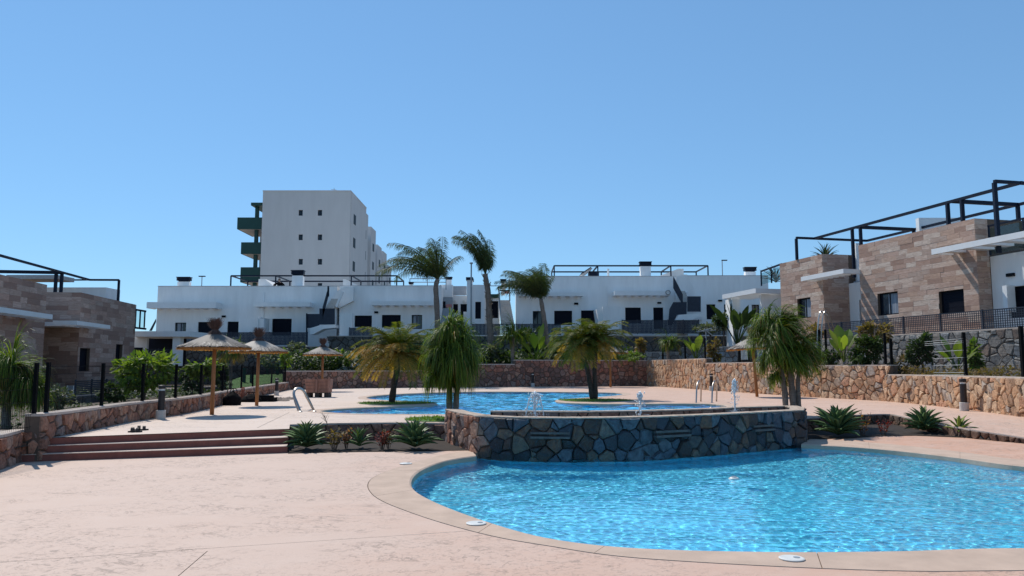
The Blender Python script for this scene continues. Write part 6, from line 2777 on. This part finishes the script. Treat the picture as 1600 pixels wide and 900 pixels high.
# ================================================================== DECK FURNITURE
def parasol():
    r = thing("straw_parasol", "", "parasol", (0, 0, 0), "straw parasols round the main pool")
    rng = random.Random(60)
    mb = MB()
    mb.tube([(0, 0, 0), (0, 0, 1.2), (.01, 0, 2.25)], [.062, .058, .055], 10)
    mb.build("pole", "pole_wood", r, smooth=True)
    # thatch: cone under, straws over
    mb = MB()
    R_, zr_, za = 1.02, 1.91, 2.33
    n = 40
    prof = [(R_, zr_), (R_ * .6, zr_ + .20), (R_ * .25, zr_ + .36), (.05, za)]
    mb.lathe(prof, (0, 0, 0), n)
    th = mb.build("thatch_roof", "thatch", r)
    st_ = MB()
    for k in range(620):
        a = rng.uniform(0, 2 * pi)
        t0 = rng.random() ** .6
        r0 = .08 + .9 * t0 * R_ * .95
        r1 = min(R_ * 1.02, r0 + rng.uniform(.18, .5))

        def zz(rr):
            t = rr / R_
            return zr_ + (za - zr_) * max(0.0, 1 - t) ** 1.05 + .012
        u = V((cos(a), sin(a), 0))
        s = V((-sin(a), cos(a), 0)) * rng.uniform(.010, .028)
        da = rng.uniform(-.03, .03)
        u2 = V((cos(a + da), sin(a + da), 0))
        l1, l2 = rng.uniform(.0, .03), rng.uniform(.0, .022)
        p, q = u * r0 + V((0, 0, zz(r0) + l1)), u2 * r1 + V((0, 0, zz(r1) + l2))
        st_.add([p - s, p + s, q + s * .6, q - s * .6], [(0, 1, 2, 3)])
    st_.build("straw", "thatch", th, kind="stuff")
    ed = MB()
    for k in range(420):
        a = rng.uniform(0, 2 * pi)
        u = V((cos(a), sin(a), 0))
        s = V((-sin(a), cos(a), 0)) * .009
        p = u * (R_ - rng.uniform(0, .06)) + V((0, 0, zr_ + .01))
        q = u * (R_ + rng.uniform(-.01, .02)) + V((0, 0, zr_ - rng.uniform(.035, .075)))
        ed.add([p - s, p + s, q + s, q - s], [(0, 1, 2, 3)])
    ed.lathe([(R_ - .03, zr_ - .045), (R_ - .015, zr_ - .02), (R_ - .02, zr_ - .004)], (0, 0, 0), 32)
    ed.build("fringe", "thatch_edge", r, kind="stuff")
    tf = MB()
    tf.tube([(0, 0, za - .12), (0, 0, za + .0), (0, 0, za + .09), (0, 0, za + .16)], [.20, .12, .085, .10], 10)
    for k in range(420):
        a = rng.uniform(0, 2 * pi)
        u = V((cos(a), sin(a), 0))
        rr = rng.random() ** .5
        p = u * .07 * rr + V((0, 0, za + .08))
        q = u * (.05 + .20 * rr * rng.uniform(.8, 1.2)) + V((0, 0, za + .12 + rng.uniform(.12, .34)))
        s = V((-sin(a), cos(a), 0)) * .009
        tf.add([p - s, p + s, q + s * .4, q - s * .4], [(0, 1, 2, 3)])
    for k in range(200):
        a = rng.uniform(0, 2 * pi)
        u = V((cos(a), sin(a), 0))
        p = u * .09 + V((0, 0, za + .10))
        q = u * rng.uniform(.16, .26) + V((0, 0, za - rng.uniform(.02, .12)))
        s = V((-sin(a), cos(a), 0)) * .009
        tf.add([p - s, p + s, q + s * .4, q - s * .4], [(0, 1, 2, 3)])
    tf.build("top_tuft", "tuft_brown", r, kind="stuff")
    return r


par = parasol()
p = P(331, 648, z=UPZ)
par.location = p
par["label"] = "nearest straw parasol on the left side of the deck, its pole beside the fence"
p = P(401, 634, z=UPZ)
dup(par, p, "second straw parasol on the left, standing right of the nearest one", 1.0)
p = P(503, 611.5, z=UPZ)
p2 = dup(par, p, "small far straw parasol behind the reddish wooden bin", 2.0, 1.10)
p = P(1183, 620, z=UPZ)
p4 = dup(par, p, "straw parasol on the right, half hidden by the triple trunked palm", 3.0, 1.18)
p4.rotation_euler = (0, -.10, 3.0)
p4.rotation_euler = (.0, -.055, 0)
p = P(954, 605, z=UPZ)
dup(par, p, "farthest straw parasol behind the twin trunked date palm", 4.0, 1.25)

# bollard lights
def bollard():
    r = thing("bollard_light", "", "bollard light", (0, 0, 0), "brown bollard lights round the deck")
    mb = MB()
    mb.lathe([(.115, 0), (.12, .01), (.12, .225), (.11, .235)], (0, 0, 0), 20)
    mb.build("concrete_foot", "concrete", r)
    mb = MB()
    mb.lathe([(.085, .236), (.085, .74)], (0, 0, 0), 20)
    mb.build("shaft", "bollard_brown", r, smooth=False)
    mb = MB()
    mb.lathe([(.072, .74), (.072, .79)], (0, 0, 0), 20)
    mb.build("light_ring", "white_plastic", r)
    mb = MB()
    mb.lathe([(.088, .79), (.09, .80), (.09, .87), (.07, .885)], (0, 0, 0), 20)
    mb.build("top_cap", "bollard_brown", r)
    return r


bo = bollard()
bo.location = P(251, 655, z=UPZ)
bo["label"] = "brown bollard light on the left deck, in front of the low wall"
dup(bo, P(1507, 642, z=UPZ), "tall brown bollard light at the right wall, nearest on that side", 0, 1.13)
dup(bo, P(1112, 610.6, z=UPZ), "brown bollard light against the right wall behind the far pool ladder", 0, 1.15)
dup(bo, P(832.5, 604.5, z=UPZ), "tiny brown bollard light in the middle of the shaded far wall", 0, 1.15)
dup(bo, P(432, 618, z=UPZ), "bollard light on the far left, right of the second parasol pole", 0, .95)

# near ladder: two big curved grab rails
la = thing("pool_ladder", "curved steel grab rails at the left end of the main pool", "pool ladder", P(475, 643, z=UPZ), "steel pool ladders")
for dx, nm in ((0, 0), (23, 1)):
    g0, g1 = P(468.5 + dx, 644.5, z=UPZ), P(468.5 + dx, 641, z=UPZ)
Yl = P(480, 643, z=UPZ).y


def arch(pxs, Y, dY, r_, root, name):
    pts = []
    for k, (x, y) in enumerate(pxs):
        t = k / (len(pxs) - 1)
        pts.append(P(x, y, Y=Y + dY * t))
    mb = MB()
    mb.tube(spline(pts, 4), r_, 10)
    mb.build(name, "steel", root, smooth=True)


arch([(469.5, 643.5), (464, 629), (459.5, 617), (461, 609.5), (467, 607.3), (474, 610.5), (480, 622), (486.5, 634), (491.5, 643)], Yl, 1.0, .036, la, "grab_rail")
arch([(466.5, 642), (461.5, 628), (458.8, 616), (460.5, 608.7), (466.5, 606.5), (473.5, 609.5), (480, 620), (486, 632), (490, 641)], Yl + .55, 1.0, .036, la, "grab_rail")
for x, y in ((469.5, 644), (491.5, 643.5)):
    p = P(x, y, z=UPZ)
    mb = MB()
    mb.lathe([(.06, .006), (.06, .02), (.035, .035)], p, 14)
    mb.build("floor_flange", "steel", la)
# far ladder
lb = thing("pool_ladder", "small steel pool ladder at the right tip of the main pool", "pool ladder", P(1100, 630, z=UPZ), "steel pool ladders")
Yr = P(1100, 629, z=UPZ).y
for x0 in (1087.5, 1112):
    arch([(x0, 636), (x0 + .5, 622), (x0 + 1.5, 604), (x0 + 4, 596), (x0 + 6.5, 597), (x0 + 8, 606), (x0 + 7.5, 627)], Yr - .3, 1.3, .03, lb, "hand_rail")
for y in (630, 635):
    mb = MB()
    mb.bar(P(1088, y, Y=Yr - .25), P(1112.5, y, Y=Yr - .25), .05, .03)
    mb.build("rung", "steel", lb)

# reddish wooden bin on feet
bn = P(495, 621, z=UPZ)
bnr = thing("wooden_bin", "reddish brown wooden bin on block feet, in front of the far wall", "bin", bn)
Yb = bn.y
hw, dp = .56, .75
zt_, zb_ = P(495, 592.5, Y=Yb).z - UPZ, P(495, 613.5, Y=Yb).z - UPZ
for k in range(4):
    mb = MB()
    a, b = lerp(zb_, zt_, k / 4) + .004, lerp(zb_, zt_, (k + 1) / 4) - .004
    fa, fb = hw * (.88 + .12 * (k) / 4), hw * (.88 + .12 * (k + 1) / 4)
    mb.add([bn + V(q) for q in ((-fa, 0, a), (fa, 0, a), (fb, -.03, b), (-fb, -.03, b), (-fa, .03, a), (fa, .03, a), (fb, 0, b), (-fb, 0, b))],
           [(0, 1, 2, 3), (5, 4, 7, 6), (3, 2, 6, 7), (0, 4, 5, 1), (1, 5, 6, 2), (4, 0, 3, 7)])
    mb.build("plank", "bin_wood", bnr)
for sx in (-1, 1):
    mb = MB()
    mb.add([bn + V(q) for q in ((sx * hw * .88, .031, zb_), (sx * hw * .88, dp, zb_), (sx * hw, dp, zt_), (sx * hw, .001, zt_), (sx * (hw * .88 - .04), .031, zb_), (sx * (hw * .88 - .04), dp, zb_), (sx * (hw - .04), dp, zt_), (sx * (hw - .04), .001, zt_))],
           [(0, 1, 2, 3), (7, 6, 5, 4), (3, 2, 6, 7), (0, 4, 5, 1), (1, 5, 6, 2), (4, 0, 3, 7)])
    mb.build("side_panel", "bin_wood", bnr)
mb = MB()
mb.obox(bn + V((-hw * .9, dp + .002, zb_)), (hw * 1.8, 0, 0), (0, .03, 0), (0, 0, zt_ - zb_))
mb.build("back_panel", "bin_wood", bnr)
mb = MB()
mb.obox(bn + V((-hw * .86, .035, zb_ - .03)), (hw * 1.72, 0, 0), (0, dp - .05, 0), (0, 0, .03))
mb.build("bottom_board", "bark_dark", bnr)
for x in (-.06, hw - .06):
    mb = MB()
    mb.obox(bn + V((x, -.09, zb_ - .0)), (.09, 0, 0), (0, .05, 0), (0, 0, zt_ - zb_ + (.08 if x > 0 else -.02)))
    mb.build("batten", "bin_wood", bnr)
for x in (-hw * .93, -.1, hw * .58):
    mb = MB()
    mb.obox(bn + V((x, .0, .0)), (.20, 0, 0), (0, .6, 0), (0, 0, zb_ - .032))
    mb.build("foot", "bark_dark", bnr)


# bags and towels by the wall
def lump(name, label, cat, c, sx, sy, sz, mat, seed, group=None, parts=()):
    rng = random.Random(seed)
    mb = MB()
    nu, nv = 16, 9
    c = V(c)
    prof = []
    for j in range(nv):
        t = j / (nv - 1)
        for i in range(nu):
            a = 2 * pi * i / nu
            rr = sin(min(pi, 1.25 + t * (pi - 1.25))) ** .7
            k = 1 + .16 * noise.noise(V((cos(a) * 1.7, sin(a) * 1.7, t * 3 + seed)))
            sqx = cos(a) * (abs(cos(a)) ** -.35 if abs(cos(a)) > .2 else 1.7)
            prof.append(V((cos(a) * sx * rr * k, sin(a) * sy * rr * k, t * sz * k)))
    b = [c + p for p in prof]
    fs = [(j * nu + i, j * nu + (i + 1) % nu, (j + 1) * nu + (i + 1) % nu, (j + 1) * nu + i) for j in range(nv - 1) for i in range(nu)]
    fs.append(tuple((nv - 1) * nu + i for i in range(nu)))
    mb.add(b, fs)
    r = thing(name, label, cat, c, group)
    mb.build("body", mat, r, smooth=True)
    for k in (-1, 1):
        m2 = MB()
        m2.tube(spline([c + V((-sx * .4, k * sy * .45, sz * .85)), c + V((-sx * .25, k * sy * .5, sz * 1.15)), c + V((sx * .25, k * sy * .5, sz * 1.15)), c + V((sx * .4, k * sy * .45, sz * .85))], 4), .015, 5)
        m2.build("strap", mat, r)
    return r


lump("beach_bag", "large black beach bag slumped against the low wall, left of the second parasol", "bag", P(362, 633, z=UPZ), .33, .3, .50, "black_cloth", 1)
lump("beach_bag", "wide black bag behind the second parasol pole, against the low wall", "bag", P(392, 628, z=UPZ), .42, .3, .32, "black_cloth", 2)
lump("beach_bag", "small orange bag standing between the two black bags", "bag", P(379, 627.5, z=UPZ), .12, .12, .48, "orange_cloth", 3)
mb = MB()
c = P(414, 627.5, z=UPZ)
sb = thing("sun_mat", "low black mat right of the second parasol pole", "mat", c)
mb.box((c.x - .42, c.y - .2, UPZ + .004), (c.x + .38, c.y + .35, UPZ + .16))
mb.build("pad", "black_cloth", sb)
mb = MB()
mb.tube([(c.x - .4, c.y - .05, UPZ + .20), (c.x + .36, c.y - .05, UPZ + .20)], .06, 8)
mb.build("rolled_edge", "black_cloth", sb)


def cloth(name, label, c, sx, sy, h, mat, seed, cat="towel"):
    c = V(c)
    mb = MB()
    n = 14
    vs = []
    for j in range(n):
        for i in range(n):
            u, v = i / (n - 1) * 2 - 1, j / (n - 1) * 2 - 1
            r = 1 + .25 * noise.noise(V((u * 1.5, v * 1.5, seed)))
            e = max(0, 1 - max(abs(u), abs(v)) ** 3)
            z = .012 + h * e * (.45 + .8 * abs(noise.noise(V((u * 2.3, v * 2.3, seed + 7)))) * 2)
            vs.append(c + V((u * sx * r, v * sy * r, z)))
    fs = [(j * n + i, j * n + i + 1, (j + 1) * n + i + 1, (j + 1) * n + i) for j in range(n - 1) for i in range(n - 1)]
    mb.add(vs, fs)
    o = mb.build(name, mat, base=c, smooth=True)
    return tag(o, label, cat)


cloth("crumpled_towel", "crumpled grey brown towel on the deck left of the curved pool rails", P(436, 626.5, z=UPZ), .38, .3, .12, "towel", 4)
cloth("crumpled_towel", "smaller crumpled towel beside the grey brown one, toward the wooden bin", P(451, 624, z=UPZ), .22, .3, .10, "towel", 5)
cloth("white_sheet", "white cover lying on the far wall above the wooden bin", P(560, 578.5, Y=56), 1.6, .7, .5, "sheet_white", 6, "cover")
cloth("white_sheet", "small white bundle on the far wall right of the white cover", P(590, 578, Y=56), .35, .3, .5, "sheet_white", 8, "cover")

# sandals
for i, (x, y, a, lab) in enumerate(((211, 675.5, .25, "left dark sandal lying at the top of the steps"), (221, 672.5, .5, "right dark sandal lying at the top of the steps"))):
    c = P(x, y, z=UPZ)
    r = thing("sandal", lab, "sandal", c, "pair of sandals on the deck")
    mb = MB()
    ring = []
    for k in range(18):
        t = 2 * pi * k / 18
        u = V((cos(t) * .14, sin(t) * (.05 + .012 * cos(t)), 0))
        ring.append(c + V((u.x * cos(a) - u.y * sin(a), u.x * sin(a) + u.y * cos(a), .002)))
    mb.prism(ring, (0, 0, .028))
    mb.build("sole", "rubber", r)
    ax, ay = V((cos(a), sin(a), 0)), V((-sin(a), cos(a), 0))
    for d_, hh in ((.05, .065), (-.05, .075)):
        mb = MB()
        pts = [c + ax * d_ + ay * (.055 * cos(q)) + V((0, 0, .03 + hh * sin(q))) for q in [pi * j / 8 for j in range(9)]]
        vs, fs = [], []
        for q in pts:
            vs += [q - ax * .03, q + ax * .03]
        for j in range(8):
            fs.append((2 * j, 2 * j + 1, 2 * j + 3, 2 * j + 2))
        mb.add(vs, fs)
        mb.build("strap", "rubber", r)

# skimmer lids in the coping and the float
for i, (x, y, lab) in enumerate(((744, 818, "white skimmer lid in the coping at the left front of the splash pool"), (1237, 873, "white skimmer lid in the coping at the front centre right of the splash pool"),
                                 (634, 724.5, "small pale skimmer lid in the coping at the far left bend of the splash pool"))):
    c = P(x, y, z=.008)
    r = thing("skimmer_lid", lab, "skimmer lid", c, "white skimmer lids in the coping")
    mb = MB()
    mb.lathe([(.115, 0), (.115, .008), (.105, .012)], c, 24)
    mb.build("lid", "white_plastic", r)
    mb = MB()
    mb.lathe([(.03, .0125), (.03, .016)], c + V((.045, 0, 0)), 12)
    mb.build("finger_hole", "rail_grey", r)
c = P(1147, 749, z=WL)
r = thing("pool_float", "small white chlorine float drifting on the splash pool", "float", c)
mb = MB()
mb.lathe([(.04, -.06), (.085, -.02), (.09, .015), (.06, .035)], c, 16)
mb.build("float_body", "white_plastic", r, smooth=True)
mb = MB()
mb.lathe([(.045, .0355), (.04, .05)], c, 12)
mb.build("float_cap", "rail_grey", r)

# playground posts and frames on the lawn
pgr = thing("playground_frame", "dark green playground posts on the lawn behind the second parasol", "playground", P(385, 600, z=.39))
for x, w, yt in ((380, .28, 575), (392, .16, 585), (404, .14, 560), (433, .22, 575), (417, .12, 575)):
    b = P(x, 607 if x < 400 else 603, z=.39)
    mb = MB()
    mb.box((b.x - w / 2, b.y - .06, .385), (b.x + w / 2, b.y + .06, P(x, yt, Y=b.y).z))
    mb.build("post", "tower_green", pgr)
sh = thing("leaning_shelter", "dark curved panel standing behind the nearest parasol pole", "panel", P(346, 590, Y=33))
mb = MB()
prf = [P(x, y, Y=33) for x, y in ((338, 566), (345, 568), (350, 576), (352, 590), (350, 601), (346, 600), (343, 590), (338, 584))]
mb.prism(prf, (0, .12, 0))
mb.build("panel", "black_cloth", sh)
# clothes line on the right garden
cl_ = thing("clothes_line", "grey rotary clothes line behind the posts on the far right wall", "clothes line", P(1101, 560, Y=58))
for a, b in (((1088, 518), (1118, 516)), ((1101, 515), (1113, 524)), ((1090, 519), (1112, 513))):
    mb = MB()
    mb.bar(P(a[0], a[1], Y=57.5), P(b[0], b[1], Y=58.5), .06)
    mb.build("arm", "rail_grey", cl_)
mb = MB()
mb.bar(P(1103, 560, Y=58), P(1103, 516, Y=58), .07)
mb.build("pole", "rail_grey", cl_)
# white gate seen beside the far right parasol
gt = thing("garden_gate", "pale louvred gate in the wall under the farthest right parasol", "gate", P(1163, 563, Y=45))
for k in range(5):
    mb = MB()
    a, b = P(1158 + 2.2 * k, 546, Y=46), P(1159.6 + 2.2 * k, 562, Y=46)
    mb.box((a.x, 46, b.z), (b.x, 46.05, a.z))
    mb.build("slat", "white_paint", gt)
mb = MB()
a, b = P(1153, 542, Y=46), P(1155, 565, Y=46)
mb.box((a.x, 45.95, b.z), (b.x, 46.05, a.z))
mb.build("post", "fence_metal", gt)

# small white fence panel near the left shrub
wf_ = thing("slatted_screen", "small pale slatted screen beside the pale shrub at the left", "screen", P(109, 615, Y=28))
for k in range(6):
    mb = MB()
    a, b = P(104.5 + 1.7 * k, 602.5, Y=28), P(105.8 + 1.7 * k, 623, Y=28)
    mb.box((a.x, 28, b.z), (b.x, 28.03, a.z))
    mb.build("slat", "pale_grey", wf_)
for y in (605, 620):
    mb = MB()
    a, b = P(104, y, Y=28.04), P(114.5, y + 1, Y=28.04)
    mb.box((a.x, 28.035, b.z), (b.x, 28.06, a.z))
    mb.build("cross_bar", "pale_grey", wf_)

# ================================================================== PERSON ON THE ROOF
YP = 70.9
ft = P(437, 447, Y=YP)
z0 = zA - 1.05
pr_ = thing("person", "person in a dark shirt leaning, elbows out, on the white roof beside the chimney", "person", (ft.x, YP, z0))
skel = bpy.data.meshes.new("body")
J = {"pelvis": (0, 0, .92, .17), "waist": (0, -.02, 1.08, .165), "chest": (0, -.08, 1.32, .19), "neck": (0, -.12, 1.50, .075), "head0": (0, -.15, 1.60, .085),
     "head1": (0, -.16, 1.72, .105), "head2": (0, -.15, 1.82, .07),
     "shl": (-.21, -.08, 1.43, .085), "ell": (-.50, -.18, 1.24, .062), "wrl": (-.30, -.42, 1.13, .042), "hal": (-.24, -.50, 1.12, .04),
     "shr": (.21, -.08, 1.43, .085), "elr": (.48, -.18, 1.22, .062), "wrr": (.28, -.42, 1.13, .042), "har": (.22, -.50, 1.12, .04),
     "hil": (-.11, 0, .86, .11), "knl": (-.13, -.04, .48, .075), "anl": (-.13, .02, .08, .05), "tol": (-.14, -.14, .04, .042),
     "hir": (.11, 0, .86, .11), "knr": (.13, -.04, .48, .075), "anr": (.13, .02, .08, .05), "tor": (.14, -.14, .04, .042)}
E = [("pelvis", "waist"), ("waist", "chest"), ("chest", "neck"), ("neck", "head0"), ("head0", "head1"), ("head1", "head2"), ("chest", "shl"), ("shl", "ell"), ("ell", "wrl"), ("wrl", "hal"),
     ("chest", "shr"), ("shr", "elr"), ("elr", "wrr"), ("wrr", "har"), ("pelvis", "hil"), ("hil", "knl"), ("knl", "anl"), ("anl", "tol"), ("pelvis", "hir"), ("hir", "knr"), ("knr", "anr"), ("anr", "tor")]
names = list(J)


def skin_obj(keys, edges, name, mat, grow_=0.0):
    me = bpy.data.meshes.new(name)
    ks = list(keys)
    me.from_pydata([J[k][:3] for k in ks], [(ks.index(a), ks.index(b)) for a, b in edges], [])
    o = bpy.data.objects.new(name, me)
    COL.objects.link(o)
    md = o.modifiers.new("skin", 'SKIN')
    for i, k in enumerate(ks):
        o.data.skin_vertices[0].data[i].radius = (J[k][3] + grow_, (J[k][3] + grow_) * (.8 if k in ("chest", "waist", "pelvis") else 1))
    o.data.skin_vertices[0].data[0].use_root = True
    o.modifiers.new("sub", 'SUBSURF').levels = 2
    o.modifiers["sub"].render_levels = 2
    me.materials.append(MATS[mat])
    o.parent = pr_
    return o


skin_obj(names, E, "body", "skin")
sk = ["chest", "waist", "pelvis", "shl", "ell", "wrl", "shr", "elr", "wrr"]
skin_obj(sk, [("pelvis", "waist"), ("waist", "chest"), ("chest", "shl"), ("shl", "ell"), ("ell", "wrl"), ("chest", "shr"), ("shr", "elr"), ("elr", "wrr")], "shirt", "black_cloth", .030)
tr_ = ["pelvis", "hil", "knl", "anl", "hir", "knr", "anr"]
skin_obj(tr_, [("pelvis", "hil"), ("hil", "knl"), ("knl", "anl"), ("pelvis", "hir"), ("hir", "knr"), ("knr", "anr")], "trousers", "shutter", .018)
mb = MB()
hc = V((0, -.14, 1.765)) + OFF[pr_.name]
mb.lathe([(.108, -.02), (.112, .03), (.095, .08), (.05, .11)], hc, 14)
mb.build("hair", "hair", pr_, smooth=True)
mb = MB()
for sx in (-.04, .04):
    mb.lathe([(.008, -.008), (.012, 0), (.008, .008)], OFF[pr_.name] + V((sx, -.262, 1.715)), 8)
mb.build("eyes", "hair", pr_)
mb = MB()
mb.tube([OFF[pr_.name] + V((0, -.262, 1.71)), OFF[pr_.name] + V((0, -.29, 1.675))], [.012, .02], 7)
mb.tube([OFF[pr_.name] + V((-.03, -.255, 1.63)), OFF[pr_.name] + V((.03, -.255, 1.63))], .008, 6)
for sx in (-1, 1):
    mb.tube([OFF[pr_.name] + V((sx * .10, -.15, 1.68)), OFF[pr_.name] + V((sx * .118, -.15, 1.71))], .022, 6)
mb.build("face_features", "skin", pr_, smooth=True)
for sx in (-1, 1):
    mb = MB()
    for k in range(5):
        a = (-.5 + .22 * k) * 1.0
        b_ = OFF[pr_.name] + V((sx * (.22 - .018 * (k - 2)), -.52, 1.12))
        d = V((-sx * .3 + .1 * (k - 2) * sx, -1, -.25 if k else .1)).normalized()
        l = (.05, .075, .085, .08, .06)[k]
        mb.tube([b_, b_ + d * l * .6, b_ + d * l + V((0, 0, -.02))], [.010, .009, .007], 6)
    mb.build("fingers", "skin", pr_, smooth=True)

# ================================================================== GROUND COVER
def cover(name, poly, z, n, hmin, hmax, ls, mat, seed):
    rng = random.Random(seed)
    xs, ys = [p[0] for p in poly], [p[1] for p in poly]
    mb = MB()
    k = 0
    while k < n:
        x, y = rng.uniform(min(xs), max(xs)), rng.uniform(min(ys), max(ys))
        if not inpoly(x, y, poly):
            continue
        k += 1
        h = lerp(hmin, hmax, (noise.noise(V((x * .55, y * .55, seed))) * .5 + .5)) * rng.random()
        a = rng.uniform(0, 2 * pi)
        d = V((cos(a), sin(a), rng.uniform(-.2, .9))).normalized()
        s = d.cross(V((0, 0, 1))).normalized()
        l = ls * rng.uniform(.6, 1.3)
        p = V((x, y, z + h))
        mb.add([p, p + d * l * .5 + s * l * .22, p + d * l, p + d * l * .5 - s * l * .22], [(0, 1, 2, 3)])
    o = mb.build(name, mat)
    o["kind"] = "stuff"
    return o


cover("ground_cover", [(-15.5, 52.3), (9.5, 58.2), (9.8, 65.5), (-15.5, 65.5)], 1.5, 24000, .2, 2.5, .38, "leaf_mid", 201)
cover("ground_cover", [(10.8, 57.5), (13, 47.5), (15.2, 35), (17.2, 35), (15.5, 50), (13, 60)], 1.34, 4000, .1, .9, .26, "leaf_mid", 202)
cover("ground_cover", [(15.4, 30.5), (15.3, 27), (19, 27), (18, 34), (15.6, 34)], 1.34, 2500, .05, .6, .18, "leaf_bronze", 203)
cover("ground_cover", [(-9.4, 16), (-10.4, 24.5), (-11.3, 28), (-18, 30), (-17, 17)], .36, 2600, .0, .22, .14, "leaf_mid", 204)
cover("ground_cover", [(-13.5, 33), (-14.5, 40), (-26, 42), (-22, 30)], .36, 4000, .05, .6, .24, "leaf_mid", 205)
